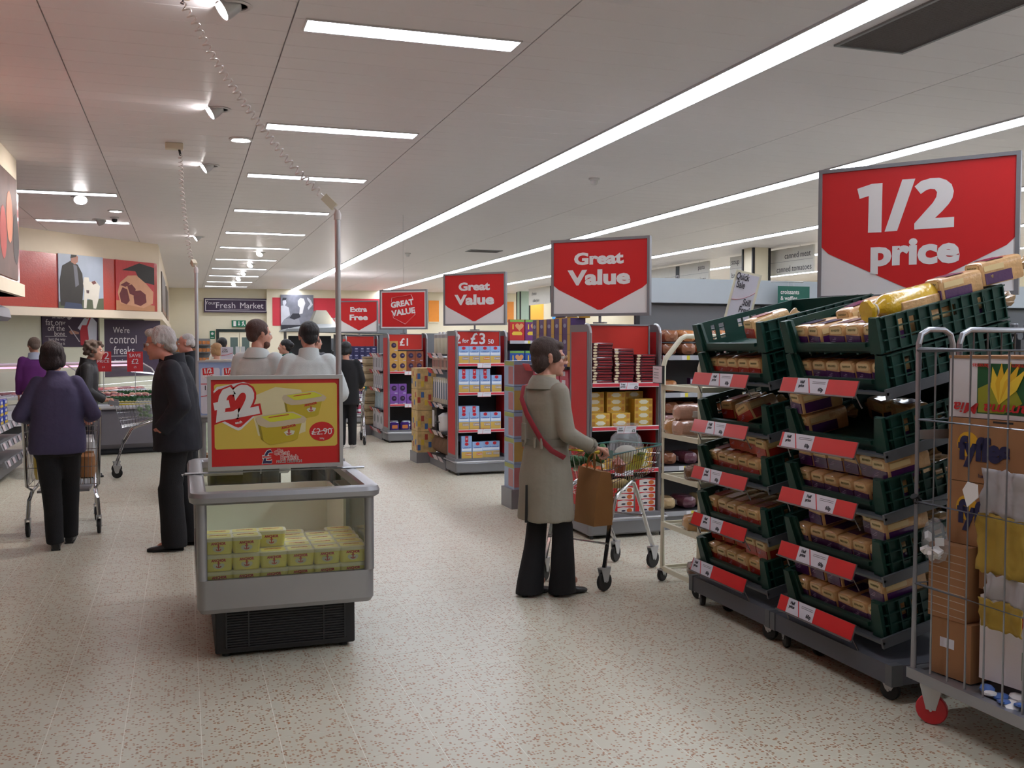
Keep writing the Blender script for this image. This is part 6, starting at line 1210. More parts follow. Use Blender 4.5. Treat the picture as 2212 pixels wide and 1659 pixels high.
# deep trolley
def deep(label, loc, rz):
    t_ = thing('shopping_trolley', label, 'trolley', loc, rz); top = [(0, -.30, 1.02), (.85, -.22, .96), (.85, .22, .96), (0, .30, 1.02)]; bot = [(.03, -.27, .42), (.72, -.19, .52), (.72, .19, .52), (.03, .27, .42)]
    def lerp(a, b, t): return tuple(p + (q - p) * t for p, q in zip(a, b))
    MB().tube(top, .010, 8, 0, True).build('basket_rim', CHROME, t_); g = MB()
    for k in range(4):
        a, b, c, d = top[k], top[(k + 1) % 4], bot[k], bot[(k + 1) % 4]; n = 20
        for i in range(n + 1): g.tube([lerp(a, b, i / n), lerp(c, d, i / n)], .0022, 4)
        for f in (.25, .5, .75, 1): g.tube([lerp(a, c, f), lerp(b, d, f)], .003, 4)
    for i in range(10): g.tube([lerp(bot[0], bot[3], i / 9), lerp(bot[1], bot[2], i / 9)], .0025, 4)
    g.build('basket_wires', CHROME, t_)['kind'] = 'stuff'
    for s in (-1, 1):
        MB().tube([(-.03, s * .295, 1.05), (0, s * .295, 1.0), (.01, s * .275, .42), (.10, s * .24, .37), (.70, s * .19, .46)], .012, 8).build('side_tube', CHROME, t_)
        MB().tube([(.06, s * .24, .37), (.03, s * .262, .30), (.02, s * .272, .155)], .016, 8).build('rear_leg', CHROME, t_); MB().tube([(.60, s * .19, .44), (.68, s * .20, .30), (.70, s * .20, .155)], .016, 8).build('front_leg', CHROME, t_)
        wheel(t_, .02, s * .272); wheel(t_, .70, s * .20)
    MB().tube([(-.03, -.30, 1.05), (-.03, .30, 1.05)], .015, 10).build('handle', YH, t_); MB().box(.02, .70, -.20, .20, .36, .38).build('under_tray', GREYM, t_)
    return t_
deep('deep chrome shopping trolley pushed by the woman in the violet jumper', (-.965, 8.88, 0), 90)
for lab, dx, dy, z, w_, h_, c in (('yellow carrier bag in the deep trolley', -.17, .12, .46, .14, .34, (206, 176, 50)), ('violet crisp bag in the deep trolley', -.14, .16, .80, .12, .16, (110, 70, 150)), ('bag of brown bread rolls in the deep trolley', .15, .16, .46, .18, .22, (170, 116, 70)), ('red punnet in the deep trolley', -.1, .35, .48, .18, .10, (170, 40, 50)), ('white carrier bag in the deep trolley', .12, .4, .5, .2, .3, (200, 200, 200))):
    o = bag('grocery_bag', lab, 'bag', None, w_, .12, h_, mat('groc_%d' % c[0], c, .35, coat=.5, var=.2, bump=.5, bs=25), None); o.location = (-.965 + dx, 8.93 + dy, z); MB().tube([(-.02, 0, h_ - .005), (0, 0, h_ + .03), (.02, 0, h_ - .005)], .004, 5).build('tie', WHITE, o)
shallow('shopping trolley with yellow handle pushed by the woman in the black jacket', (-.80, 12.72, 0), 4, YH, YH, GREYM)
o = bag('grocery_bag', 'clear bag of green sprouts in the yellow-handled trolley', 'bag', None, .22, .18, .24, PB, None); o.location = (-.45, 12.72, .70); g = MB()
for k in range(22): g.ell((random.uniform(-.07, .07), random.uniform(-.05, .05), .02 + random.uniform(0, .12)), .022, 8, 6)
g.build('sprouts', mat('sprout_green', (96, 128, 70), .5), o)['kind'] = 'stuff'
o = bag('grocery_bag', 'red meat pack in the yellow-handled trolley', 'bag', None, .2, .14, .06, MEATS[0], CARDW); o.location = (-.2, 12.72, .74); 
shallow('small chrome trolley held by the shopper in black beyond the freezer', (2.47, 15.38, 0), 78)
# ================================================================== PEOPLE
TMP = bpy.data.scenes.new('tmp_shapes')
def solid(mb, name, mats, voxel=.010, sm=5, amp=0., freq=14., stretch=(1, 1, 1), extra=None):
    """union of closed shapes -> one continuous smoothed surface, with soft folds"""
    me = bpy.data.meshes.new('raw'); me.from_pydata(mb.v, [], mb.f)
    bm = bmesh.new(); bm.from_mesh(me); bmesh.ops.recalc_face_normals(bm, faces=bm.faces); bm.to_mesh(me); bm.free()
    ob = bpy.data.objects.new('raw', me); TMP.collection.objects.link(ob)
    r = ob.modifiers.new('r', 'REMESH'); r.mode = 'VOXEL'; r.voxel_size = voxel; r.adaptivity = 0
    q = ob.modifiers.new('s', 'SMOOTH'); q.factor = .5; q.iterations = sm
    vl = TMP.view_layers[0]; vl.update(); dg = vl.depsgraph
    out = bpy.data.meshes.new_from_object(ob.evaluated_get(dg), depsgraph=dg); bpy.data.objects.remove(ob); bpy.data.meshes.remove(me)
    if amp:
        S_ = Vector(stretch) * freq; n0 = [v.normal.copy() for v in out.vertices]
        for v, n in zip(out.vertices, n0):
            c = v.co; v.co = c + n * (amp * mnoise.noise(Vector((c.x * S_.x, c.y * S_.y, c.z * S_.z))))
    if extra and extra.v:
        bm = bmesh.new(); bm.from_mesh(out); k = [bm.verts.new(p) for p in extra.v]
        for f in extra.f:
            try: bm.faces.new([k[i] for i in f])
            except ValueError: pass
        bmesh.ops.recalc_face_normals(bm, faces=bm.faces); bm.to_mesh(out); bm.free()
    out.name = name; out.materials.clear()
    for m in (mats if isinstance(mats, (list, tuple)) else [mats]): out.materials.append(m)
    out.polygons.foreach_set('use_smooth', [True] * len(out.polygons)); out.update(); return out
def rings(mb, R_, n=20, p=2.3):
    L = []
    for z, rx, ry, *c in R_:
        cx, cy = (c + [0, 0])[:2]; ring = []
        for i in range(n):
            a = 2 * math.pi * i / n; ca, sa = math.cos(a), math.sin(a); ring.append((cx + rx * abs(ca) ** (2 / p) * (1 if ca > 0 else -1), cy + ry * abs(sa) ** (2 / p) * (1 if sa > 0 else -1), z))
        L.append(ring)
    mb.loft(L)
def head_shapes(b, beard=False):
    b.ell((0, -.012, .03), (.074, .092, .082), 16, 12); b.ell((0, .028, -.035), (.059, .062, .078), 14, 10); b.ell((0, .042, -.078), (.042, .042, .034), 12, 8); b.ell((0, .076, -.096), (.019, .016, .016), 10, 6)
    b.cap((0, .086, .014), .0085, (0, .108, -.026), .0115); b.ell((.010, .100, -.031), (.010, .010, .007), 8, 6); b.ell((-.010, .100, -.031), (.010, .010, .007), 8, 6)
    b.ell((.026, .076, .021), (.024, .012, .008), 8, 6); b.ell((-.026, .076, .021), (.024, .012, .008), 8, 6); b.ell((0, .088, -.054), (.022, .010, .0055), 8, 6); b.ell((0, .086, -.066), (.019, .010, .0055), 8, 6)
    for s in (-1, 1):
        b.ell((s * .034, .060, -.028), (.022, .026, .024), 8, 6); b.ell((s * .0765, -.006, -.008), (.0075, .019, .031), 8, 8, 0, (0, 0, s * -.35)); b.ell((s * .079, -.010, .014), (.009, .016, .012), 8, 6)
def hand(b, fing, wr, f, p, side, curl=(35, 40, 30), spread=.020, sc=1.0):
    wr, f, p = Vector(wr), Vector(f).normalized(), Vector(p); p = (p - f * p.dot(f)).normalized(); l = f.cross(p) * side
    kn = []
    for i in range(4):
        k = wr + f * (.088 - .006 * abs(i - 1)) * sc + l * ((1.5 - i) * spread * sc); kn.append(k); b.cap(wr + l * ((1.5 - i) * .012 * sc), .014 * sc, k, .0115 * sc, 8)
    for i, k in enumerate(kn):
        ln = (.041, .046, .043, .033)[i] * sc; a = 0; pt = [k - f * .012 * sc]; q = k; pt.append(q)
        for j in range(3):
            a += R(curl[j]); q = q + (f * math.cos(a) + p * math.sin(a)) * ln * (1, .68, .52)[j]; pt.append(q)
        fing.tube(pt, [r_ * sc for r_ in (.0085, .0095, .0088, .0080, .0055)], 8)
    t0 = wr + f * .028 * sc + l * .028 * sc; t1 = t0 + (f * .45 + l * .75 + p * .35).normalized() * .036 * sc; t2 = t1 + (f * .75 + l * .05 + p * .55).normalized() * .030 * sc; t3 = t2 + (f * .7 - l * .2 + p * .6).normalized() * .022 * sc
    fing.tube([t0 - l * .012 * sc, t0, t1, t2, t3], [r_ * sc for r_ in (.010, .012, .0105, .0095, .006)], 8)
def shoe(par, m, x, y, yaw, s=1.0, heel=0., lift=0., name='shoe'):
    b = MB(); n = 14
    for k, (t, w, z0, z1) in enumerate(((-.075, .026, .0, .062), (-.06, .034, 0, .078), (-.02, .036, 0, .085), (.03, .037, 0, .070), (.09, .044, 0, .050), (.14, .043, 0, .040), (.175, .030, 0, .032), (.19, .012, .004, .024))):
        up = heel * max(0, min(1, (.08 - t) / .13)); ring = [(w * math.cos(a) * 1.0, t, up + (z0 + z1) / 2 + (z1 - z0) / 2 * math.sin(a)) for a in (2 * math.pi * i / n for i in range(n))]
        if k == 0: R0 = []
        R0.append(ring)
    b.loft(R0)
    if heel: b.loft([[(x_ * .8, y_ * .8 - .055, 0) for x_, y_ in rrect(0, 0, .045, .045, .012)], [(x_, y_ - .05, heel + .03) for x_, y_ in rrect(0, 0, .06, .055, .016)]])
    b.box(-.034, .034, -.07, .15, .0, .010) if not heel else None
    o = b.build(name, m, par, (x, y, lift), (0, 0, R(yaw))); o.scale = (s, s, s); return o
SKIN = mat('skin', (206, 150, 128), .5, var=.06, vs=30); SKIN2 = mat('skin_ruddy', (204, 138, 120), .5, var=.08, vs=30)
BLK = mat('cloth_black', (20, 19, 22), .85, var=.15, vs=40, bump=.3, bs=180); SHOEM = mat('shoe_black', (22, 21, 23), .4); LENS = glass('spectacle_lens', (250, 250, 252), .02)
def person(label, loc, rz, H, top, legs, hair, arms, head=(0, 0), hoff=(0, 0, 0), feet=((-.09, 0, 5), (.09, .02, -5)), skin=SKIN, girth=1.0, lean=0., vox=.012, specs=None, shoes=SHOEM, heel=0., beard=None, collar=None, hs=1.08, sw=1.0):
    """local frame faces +Y, x to the person's right; measures for a height of 1.75 m, scaled to H.
       top = (material, rings, sleeve radii, sleeve length 0..1, amp); legs = (material, list of radii hip,knee,ankle,hem z, flare); arms = {side: (elbow, wrist, palm)}"""
    s = H / 1.75; t_ = thing('person', label, 'person', (loc[0], loc[1], 0), rz); SM = Matrix.Scale(s, 4)
    def sh(p): return (p[0], p[1] + lean * max(0, p[2] - .95), p[2])
    HM = SM @ Matrix.Translation(sh((0, .03, 1.635))) @ Matrix.Translation(hoff) @ Euler((R(head[1]), 0, R(head[0]))).to_matrix().to_4x4() @ Matrix.Scale(hs, 4)
    b = MB(); fing = MB(); fing.M = SM; b.M = HM; head_shapes(b); b.M = SM
    nk = HM @ Vector((0, -.02, -.09)); nk = (nk.x / s, nk.y / s, nk.z / s)
    b.cap(sh((0, -.005, 1.44)), .058, nk, .052); rings(b, [(.88, .13, .09), (1.0, .125 * girth, .085 * girth), (1.2, .13 * girth, .09 * girth, 0, lean * .25), (1.38, .16, .085, 0, lean * .43), (1.44, .11, .07, 0, lean * .49)])
    hipx = .085; gy = .0
    A = {}
    for sd, k in ((-1, 'L'), (1, 'R')):
        S0 = sh((sd * .165 * sw, -.005, 1.40)); E, Wr, pal = arms[k]; A[k] = (S0, E, Wr)
        b.cap(S0, .044, E, .036); b.cap(E, .036, Wr, .026); d = Vector(Wr) - Vector(E); fd = Vector(pal[1]) if len(pal) > 1 and isinstance(pal[1], (tuple, list)) else d
        hand(b, fing, Wr, fd, pal[0] if isinstance(pal[0], (tuple, list)) else pal, -sd, pal[2] if len(pal) > 2 and isinstance(pal[2], (tuple, list)) else (35, 40, 30), sc=1.0)
    F = {}
    for sd, ft, k in ((-1, feet[0], 'L'), (1, feet[1], 'R')):
        an = (ft[0], ft[1], .085 + heel + (ft[3] if len(ft) > 3 else 0)); kn = ((sd * hipx + ft[0]) / 2, ft[1] * .55 + .03, .50); F[k] = (kn, an)
        b.cap((sd * hipx, 0, .90), .072, kn, .050); b.cap(kn, .048, an, .034); b.cap(an, .034, (an[0], an[1] + .10, max(.03, an[2] - .05)), .026)
    link('body', solid(b, 'body', skin, vox * .62 if vox < .011 else vox * .8, 3, extra=fing), t_)
    # trousers
    m, (r0, r1, r2), hem, flare = legs; b = MB(); b.M = SM
    rings(b, [(.78, .165 * girth, .115 * girth), (.88, .172 * girth, .125 * girth), (.98, .155 * girth, .115 * girth), (1.06, .15 * girth, .105 * girth)])
    for sd, k in ((-1, 'L'), (1, 'R')):
        kn, an = F[k]; b.cap((sd * hipx, 0, .86), r0, kn, r1, 14); hz = (an[0], an[1] - .01, hem + (an[2] - .085 - heel)); L = []
        for f in (0, .35, .7, 1):
            c = Vector(kn).lerp(Vector(hz), f); rr = r1 + (r2 - r1) * f ** (1.6 if flare else 1); L.append([(c.x + rr * math.cos(a), c.y + rr * 1.12 * math.sin(a), c.z) for a in (2 * math.pi * i / 16 for i in range(16))])
        b.loft(L)
    link('trousers', solid(b, 'trousers', m, vox, 4, .006 * s, 9, (1, 1, .5)), t_)
    for sd, ft, k in ((-1, feet[0], 'L'), (1, feet[1], 'R')): shoe(t_, shoes, ft[0] * s, (ft[1] + .0) * s, ft[2], s * 1.02, heel, (ft[3] * s if len(ft) > 3 else 0))
    # upper garment
    m, R_, (u0, u1, u2), sl, amp = top; b = MB(); b.M = SM; rings(b, [(z, rx, ry, (c[0] if c else 0), (c[1] if len(c) > 1 else 0) + lean * max(0, z - .95)) for z, rx, ry, *c in R_], 24)
    for sd, k in ((-1, 'L'), (1, 'R')):
        S0, E, Wr = A[k]; b.cap(S0, u0, E, u1, 14)
        if sl > .5:
            c = Vector(E).lerp(Vector(Wr), min(1, sl)); d_ = (Vector(Wr) - Vector(E)).normalized(); u, w = frame(d_); L = []
            for f in (-.02, .3, .7, 1): q = Vector(E).lerp(c, f); rr = u1 + (u2 - u1) * max(0, f); L.append([tuple(q + u * rr * math.cos(a) + w * rr * math.sin(a)) for a in (2 * math.pi * i / 14 for i in range(14))])
            b.loft(L)
    garment = link('coat' if amp > .006 else 'top', solid(b, 'garment', m, vox, 4, amp * s, 11, (1, 1, .6)), t_)
    # hair
    hm, style = hair; b = MB(); b.M = HM
    if style != 'bald': b.ell((0, -.026, .043), (.084, .096, .084), 16, 12); b.ell((0, -.062, -.01), (.066, .050, .060), 12, 8)
    else: b.ell((0, -.075, .0), (.070, .040, .060), 12, 8); b.ell((.066, -.03, .0), (.018, .045, .035), 10, 8); b.ell((-.066, -.03, .0), (.018, .045, .035), 10, 8); b.ell((0, -.03, .058), (.076, .082, .062), 14, 10)
    if style == 'bob':
        for q in (-1, 1): b.ell((q * .066, -.012, -.012), (.026, .058, .066), 10, 8)
        b.ell((0, -.058, -.045), (.078, .052, .058), 12, 8); b.ell((0, .05, .07), (.06, .035, .03), 10, 6)
    if style == 'crop':
        for q in (-1, 1): b.ell((q * .070, .020, .010), (.016, .042, .040), 10, 8); b.ell((q * .060, -.045, -.025), (.026, .040, .048), 10, 8)
        b.ell((0, -.058, -.050), (.066, .045, .050), 12, 8); b.ell((0, .052, .072), (.062, .034, .030), 10, 6)
    if style == 'curly':
        for i in range(26):
            a = i * 2.4; zz = -.06 + .17 * (i / 26); rr = .085 * math.cos((zz - .02) * 9) + .012; y = rr * math.sin(a); 
            if y > .045 and zz < .06: continue
            b.ell((rr * math.cos(a), y - .015, zz), (.028, .028, .026), 8, 6)
    if style == 'swept':
        b.ell((0, .045, .085), (.062, .042, .030), 10, 6); b.ell((0, -.085, .02), (.070, .040, .060), 12, 8); b.ell((0, -.085, -.045), (.060, .032, .040), 10, 6)
        for q in (-1, 1): b.ell((q * .070, -.01, .022), (.018, .050, .036), 10, 8)
    if style == 'short':
        for q in (-1, 1): b.ell((q * .072, .005, .018), (.013, .038, .034), 10, 8)
    if style == 'bun': b.ell((0, -.11, .03), (.045, .045, .045), 12, 8)
    link('hair', solid(b, 'hair', hm, .006 if vox < .011 else .008, 3, .006 if style in ('curly', 'swept') else .003, 60, (1, 1, .4)), t_)
    e = MB(); e.M = HM
    for q in (-1, 1): e.ell((q * .031, .0745, .004), .0125, 12, 8); 
    ey = e.build('eyes', mat('eye_white', (222, 214, 208), .3), t_); e = MB(); e.M = HM
    for q in (-1, 1): e.ell((q * .031, .0835, .004), (.0055, .0045, .0055), 10, 6)
    e.build('irises', mat('eye_dark', (60, 44, 36), .3), ey)
    if specs:
        e = MB(); e.M = HM
        for q in (-1, 1):
            e.tube([(q * .034 + .024 * math.cos(a), .098, .002 + .017 * math.sin(a)) for a in (2 * math.pi * i / 14 for i in range(14))], .0018, 5, 0, True); e.tube([(q * .058, .097, .008), (q * .076, .04, .010), (q * .080, -.012, .008), (q * .080, -.022, -.006)], .0017, 5)
        e.tube([(-.011, .099, .006), (0, .103, .008), (.011, .099, .006)], .0016, 5); g_o = e.build('spectacles', specs, t_); e = MB(); e.M = HM
        for q in (-1, 1): e.add([(q * .034 + .023 * math.cos(a), .098, .002 + .016 * math.sin(a)) for a in (2 * math.pi * i / 14 for i in range(14))], [tuple(range(14))])
        e.build('lenses', LENS, g_o)
    if beard: b = MB(); b.M = HM; b.ell((0, .048, -.085), (.050, .045, .038), 12, 8); b.ell((0, .035, -.07), (.058, .040, .030), 12, 8); link('beard', solid(b, 'beard', beard, .008, 2, .002, 70), t_)
    if collar:
        cm, kind = collar; b = MB(); b.M = SM; c = Vector(sh((0, -.012, 1.455))); L = []
        for rr, z in (((.100, -.03), (.084, .015), (.078, .042), (.086, .045), (.108, .012), (.128, -.03)) if kind == 'fold' else ((.10, -.03), (.082, .02), (.078, .065), (.086, .066), (.092, .02), (.11, -.03))):
            L.append([(c.x + rr * math.cos(a) * (1.05 if kind == 'fold' else 1), c.y + rr * .92 * math.sin(a) + (.03 if math.sin(a) > .9 else 0), c.z + z - (.018 * math.sin(a) if z > 0 else 0)) for a in (2 * math.pi * i / 24 for i in range(24))])
        b.loft(L, 0, True, True); b.build('collar', cm, t_, sharp=60)
    return t_, s, HM
HB_ = mat('hair_brown', (66, 50, 44), .72, var=.35, vs=120, bump=.6, bs=260, stretch=(1, 1, .2)); HD = mat('hair_dark', (40, 26, 26), .75, var=.3, vs=120, bump=.6, bs=260, stretch=(1, 1, .2)); HBL = mat('hair_black', (20, 18, 20), .45, var=.3, vs=120, bump=.5, bs=260, stretch=(1, 1, .2)); HW_ = mat('hair_white', (190, 182, 178), .6, var=.25, vs=110, bump=.7, bs=220, stretch=(1, 1, .25)); HG_ = mat('hair_grey_brown', (112, 92, 80), .6, var=.35, vs=110, bump=.7, bs=220); HBD = mat('hair_blonde', (170, 126, 84), .55, var=.3, vs=100, bump=.6, bs=220); HR_ = mat('hair_redbrown', (72, 46, 38), .55, var=.3, vs=110, bump=.5, bs=240)
TRN = mat('trench_cloth', (146, 139, 124), .75, var=.06, vs=6, bump=.55, bs=16); SCARF = mat('scarf_cream', (196, 184, 156), .8)
DOWN = {'L': ((-.215, -.02, 1.12), (-.225, .05, .87), (.6, 0, 0)), 'R': ((.215, -.02, 1.12), (.225, .05, .87), (-.6, 0, 0))}
# 1. woman in the trench coat ------------------------------------------------
tw, s, HM = person('person in a grey-beige belted trench coat, glasses and black flared trousers, pushing a trolley', (2.17, 5.775), -70, 1.62,
    (TRN, [(.53, .205, .175), (.62, .202, .172), (.80, .194, .162), (.98, .172, .142), (1.07, .150, .124), (1.18, .160, .130), (1.32, .172, .128), (1.40, .160, .108), (1.45, .11, .085), (1.47, .085, .07)], (.066, .057, .048), .96, .010),
    (BLK, (.085, .068, .092), .018, True), (HB_, 'crop'),
    {'L': ((-.20, .03, 1.14), (-.02, .25, 1.02), ((0, -.25, -1), (.35, 1, -.1), (70, 60, 40))), 'R': ((.215, .0, 1.13), (.235, .235, 1.02), ((0, -.25, -1), (.1, 1, -.12), (70, 60, 40)))},
    head=(-30, -3), hs=1.14, sw=.86, feet=((-.065, -.08, 4), (.07, .10, -8, .0)), vox=.009, specs=mat('spec_gold', (170, 150, 110), .3, .6), heel=.055, collar=(TRN, 'fold'))
b = MB(); b.M = Matrix.Scale(s, 4)
def belt(z, rx, ry, h, t=.012, n=28):
    P = lambda r, zz: [(rx * r * (abs(math.cos(a)) ** .87) * (1 if math.cos(a) > 0 else -1), ry * r * (abs(math.sin(a)) ** .87) * (1 if math.sin(a) > 0 else -1), zz) for a in (2 * math.pi * i / n for i in range(n))]
    return [P(1, z - h), P(1 + t / rx, z - h), P(1 + t / rx, z + h), P(1, z + h)]
b.loft(belt(1.065, .154, .128, .022), 0, False, True); b.build('belt', mat('trench_belt', (132, 126, 112), .75, bump=.1), tw, sharp=50)
for x in (-.07, .05, .12): MB().rbox(x * s - .008, x * s + .008, -.150 * s, -.136 * s, 1.03 * s, 1.10 * s, .004).build('belt_loop', TRN, tw)
MB().prism([(-.052, 1.105), (-.018, 1.105), (-.018, .99), (-.035, .965), (-.052, .99)], -.158, -.146, 0, 'y').build('back_tab', TRN, tw); MB().lathe([(.008, -.164), (.008, -.158)], 10, 0, (-.035, 0, .995), 'y').build('tab_button', mat('button', (110, 100, 84), .4), tw)
MB().prism([(-.004, .485), (.010, .485), (.003, .72)], -.170, -.150, 0, 'y').build('back_vent', mat('vent_dark', (44, 42, 40), .9), tw)
for q in (-1, 1): MB().obox((q * .135 * s, -.01, 1.455 * s * .99), (.10, .04, .012), (0, R(q * 22), 0)).build('epaulette', TRN, tw)
b = MB(); b.M = Matrix.Scale(s, 4); b.tube([(-.115, .02, 1.475), (-.13, -.09, 1.44), (-.10, -.135, 1.36), (-.03, -.148, 1.26), (.05, -.148, 1.17), (.12, -.142, 1.09), (.175, -.10, 1.02), (.215, -.02, .97)], .021, 8, 0, False, .25); b.build('shoulder_strap', mat('strap_red', (150, 40, 54), .6), tw)
b = MB(); b.M = Matrix.Scale(s, 4); rings(b, [(1.44, .082, .07), (1.49, .072, .062), (1.52, .068, .060)], 18); b.build('scarf', SCARF, tw)
for sd, (E, Wr) in (('L', ((-.20, .03, 1.14), (-.02, .25, 1.02))), ('R', ((.215, 0, 1.13), (.235, .235, 1.02)))):
    b = MB(); b.M = Matrix.Scale(s, 4); d_ = (Vector(Wr) - Vector(E)).normalized(); c = Vector(E).lerp(Vector(Wr), .78); b.tube([c, c + d_ * .022], .057, 16); b.build('cuff_strap', TRN, tw)
# 2. woman in the violet jumper ---------------------------------------------
VJ = mat('jumper_violet', (74, 68, 98), .9, var=.08, vs=30, bump=.5, bs=18)
person('person in a violet-blue jumper and black trousers, seen from behind, pushing a deep trolley', (-.95, 8.45), 3, 1.61,
    (VJ, [(.80, .222, .155), (.84, .230, .165), (.98, .224, .162), (1.10, .205, .150), (1.25, .208, .145), (1.36, .190, .130), (1.42, .145, .105), (1.47, .088, .080), (1.51, .078, .073)], (.068, .064, .050), .9, .006),
    (BLK, (.105, .082, .070), .05, False), (HD, 'bob'),
    {'L': ((-.290, .0, 1.13), (-.235, .30, 1.08), ((0, 0, -1), (.1, 1, 0), (70, 60, 40))), 'R': ((.290, .0, 1.13), (.235, .30, 1.08), ((0, 0, -1), (-.1, 1, 0), (70, 60, 40)))},
    head=(-12, -4), hs=1.16, sw=.9, hoff=(-.03, .02, -.015), feet=((-.02, -.16, 3), (.075, .12, -4)), girth=1.18, lean=.08, vox=.011, specs=mat('spec_steel', (120, 120, 124), .3, .6))
# 3. white-haired man ---------------------------------------------------------
NVJ = mat('jacket_navy', (24, 24, 34), .75, var=.15, vs=8, bump=.5, bs=14)
person('person with swept white hair and glasses in a navy jacket, standing behind the butter freezer', (-.05, 8.05), 84, 1.745,
    (NVJ, [(.78, .235, .185), (.90, .235, .185), (1.05, .228, .175), (1.20, .235, .172), (1.34, .225, .150), (1.42, .17, .12), (1.47, .10, .09)], (.085, .075, .058), .97, .009),
    (BLK, (.105, .085, .085), .03, False), (HW_, 'swept'),
    {'L': ((-.265, -.06, 1.14), (-.205, .10, .95), ((1, 0, 0), (.75, .35, -.3), (20, 20, 20))), 'R': ((.27, -.04, 1.14), (.24, .10, .90), (-.7, .3, 0))},
    head=(0, -10), hoff=(0, .055, -.025), feet=((-.10, .03, 6), (.12, -.10, -12)), skin=SKIN2, girth=1.22, lean=.06, vox=.011, specs=mat('spec_dark', (50, 44, 46), .3), collar=(NVJ, 'stand'))
# 4. woman in the black quilted jacket -----------------------------------------
BJ = mat('jacket_black', (34, 31, 34), .6, var=.2, vs=8, bump=.25, bs=60)
person('person with curly grey-brown hair in a black jacket, holding a yellow trolley handle', (-1.13, 12.72), -86, 1.64,
    (BJ, [(.72, .215, .165), (.85, .215, .165), (1.0, .20, .15), (1.2, .212, .15), (1.34, .205, .135), (1.42, .16, .11), (1.47, .092, .082)], (.075, .066, .052), .96, .009),
    (BLK, (.10, .078, .07), .04, False), (HG_, 'curly'),
    {'L': ((-.25, .03, 1.12), (-.17, .245, .99), ((0, 0, -1), (.1, 1, 0), (70, 60, 40))), 'R': ((.25, .03, 1.12), (.17, .245, .99), ((0, 0, -1), (-.1, 1, 0), (70, 60, 40)))},
    head=(-4, -6), hoff=(0, .03, -.01), girth=1.1, lean=.10, vox=.012, collar=(BJ, 'stand'))
# 5. shopper in the purple sweater ---------------------------------------------
PJ = mat('sweater_purple', (104, 40, 112), .9, var=.1, bump=.3, bs=260)
person('person in a bright purple sweater with a pale collar, facing the meat counter', (-2.12, 16.2), 12, 1.68,
    (PJ, [(.93, .205, .145), (.98, .212, .15), (1.15, .205, .145), (1.32, .21, .135), (1.41, .165, .11), (1.465, .085, .078)], (.074, .064, .05), .95, .006), (BLK, (.095, .075, .075), .03, False), (HG_, 'short'), DOWN, head=(14, -12), vox=.014, collar=(mat('collar_pale', (176, 178, 196), .7), 'stand'))
# 6. second white-haired man ----------------------------------------------------
person('person with thin white hair in a dark green-black coat, beyond the swept-haired man', (.09, 13.4), 78, 1.73,
    (mat('coat_dark', (22, 26, 34), .75), [(.75, .22, .17), (1.0, .215, .16), (1.2, .22, .155), (1.34, .21, .135), (1.42, .165, .11), (1.47, .095, .085)], (.076, .066, .052), .97, .008), (BLK, (.10, .08, .08), .03, False), (HW_, 'bald'), DOWN, head=(6, -8), hoff=(0, .03, -.01), skin=SKIN2, vox=.014, collar=(mat('coat_dark'), 'stand'))
# 7-8. two staff in pale shirts ----------------------------------------------------
SHT = mat('shirt_pale', (198, 204, 202), .75, var=.03, bump=.15, bs=160); DKT = mat('trouser_olive', (50, 48, 46), .85)
SHR = [(.95, .185, .135), (1.0, .19, .14), (1.15, .195, .142), (1.30, .21, .138), (1.40, .18, .115), (1.46, .09, .08), (1.48, .075, .07)]
pa, s, HM = person('person in a pale short-sleeved shirt with brown hair and beard, head turned aside', (.66, 9.34), -32, 1.81, (SHT, SHR, (.080, .078, .06), .3, .006), (DKT, (.095, .075, .08), .03, False), (HR_, 'short'), DOWN, head=(-38, -2), vox=.012, beard=mat('beard_brown', (96, 58, 44), .7, var=.3), collar=(SHT, 'fold'))
b = MB(); b.M = Matrix.Scale(s, 4); rings(b, [(1.435, .088, .078), (1.452, .089, .079), (1.462, .086, .077)], 18); b.build('lanyard', mat('lanyard_plum', (44, 34, 50), .6), pa); MB().obox((.13 * s, .14 * s, 1.2 * s), (.012, .02, .5)).build('teal_strip', mat('apron_teal', (24, 110, 100), .7), pa)
person('person in a pale short-sleeved shirt with black hair, seen squarely from behind', (1.08, 8.98), -6, 1.785, (SHT, [(z, rx * 1.12, ry * 1.1) for z, rx, ry in SHR], (.090, .090, .06), .3, .006), (DKT, (.10, .08, .08), .03, False), (HBL, 'short'), {'L': ((-.265, -.02, 1.13), (-.23, .12, .93), (.6, 0, 0)), 'R': ((.265, -.02, 1.13), (.23, .12, .93), (-.6, 0, 0))}, head=(10, -3), girth=1.1, vox=.012, collar=(SHT, 'stand'))
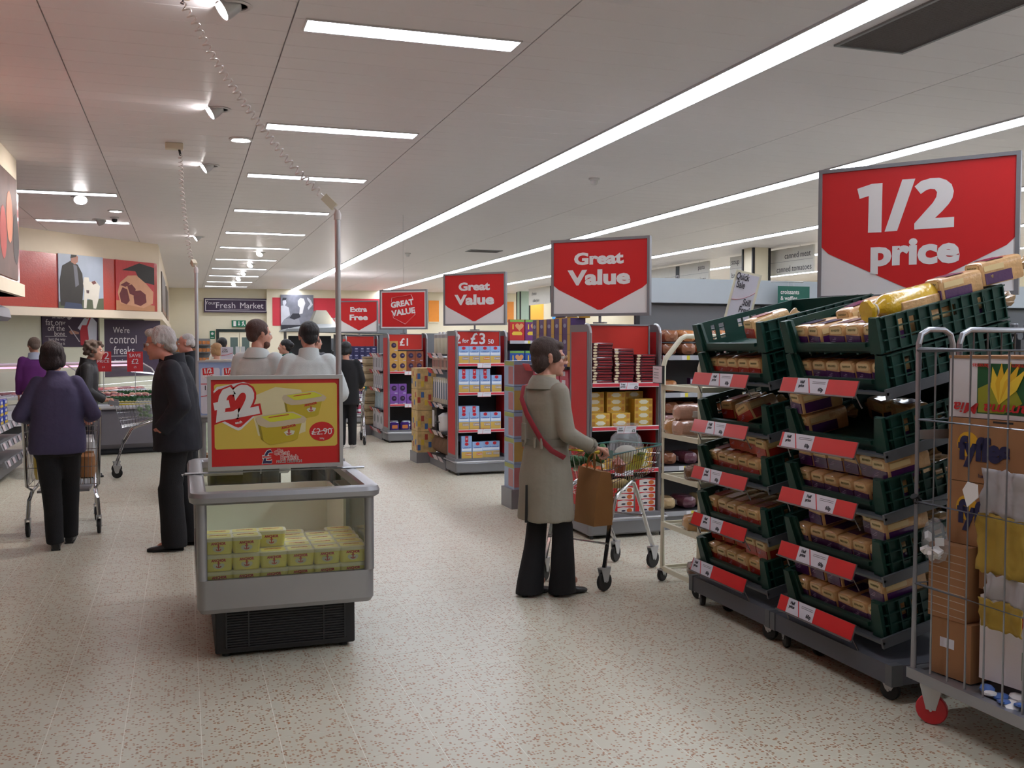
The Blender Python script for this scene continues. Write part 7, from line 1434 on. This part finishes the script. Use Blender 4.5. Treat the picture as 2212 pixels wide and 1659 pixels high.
# 9-12. figures farther off ------------------------------------------------------------
person('person with dark hair in black with a teal scarf, between the two pale shirts', (1.60, 16.3), 70, 1.66, (BLK, [(.9, .2, .14), (1.2, .2, .14), (1.34, .2, .13), (1.42, .15, .1), (1.47, .085, .078)], (.07, .06, .05), .95, .006), (BLK, (.095, .075, .07), .03, False), (HBL, 'bun'), DOWN, vox=.016, collar=(mat('apron_teal'), 'stand'))
person('person with short brown hair behind the black-haired shirt wearer', (2.16, 17.1), -40, 1.74, (mat('jacket_grey', (90, 92, 98), .8), [(.9, .2, .14), (1.2, .21, .14), (1.34, .2, .13), (1.42, .15, .1), (1.47, .085, .078)], (.07, .06, .05), .95, .006), (BLK, (.095, .075, .07), .03, False), (HR_, 'short'), DOWN, head=(-30, 0), vox=.016)
person('person with blonde hair in a beige coat, waiting by the far double doors', (.52, 16.9), 15, 1.60, (mat('coat_beige', (178, 162, 142), .8), [(.7, .22, .16), (1.0, .21, .15), (1.2, .21, .15), (1.34, .205, .13), (1.42, .16, .11), (1.47, .09, .08)], (.075, .065, .05), .95, .008), (BLK, (.095, .075, .07), .03, False), (HBD, 'bob'), DOWN, head=(30, -4), vox=.016)
person('person with black hair in a pale jacket just behind the blonde one', (.66, 18.1), 0, 1.70, (mat('jacket_pale', (186, 178, 166), .8), [(.8, .21, .15), (1.2, .21, .15), (1.34, .2, .13), (1.42, .15, .1), (1.47, .085, .078)], (.07, .06, .05), .95, .006), (BLK, (.095, .075, .07), .03, False), (HBL, 'short'), DOWN, vox=.016)
person('person all in black with pale shoes, holding a chrome trolley beyond the freezer', (2.37, 15.0), -14, 1.62, (BLK, [(.72, .215, .16), (1.0, .2, .15), (1.2, .205, .15), (1.34, .2, .13), (1.42, .155, .11), (1.47, .09, .08)], (.075, .066, .05), .95, .008), (BLK, (.095, .075, .07), .05, False), (HBL, 'bob'), {'L': ((-.25, .03, 1.12), (-.2, .27, 1.0), ((0, 0, -1), (.1, 1, 0), (70, 60, 40))), 'R': ((.25, .03, 1.12), (.2, .27, 1.0), ((0, 0, -1), (-.1, 1, 0), (70, 60, 40)))}, head=(-20, -10), vox=.016, shoes=mat('shoe_pale', (190, 184, 178), .5))
bpy.data.scenes.remove(TMP)
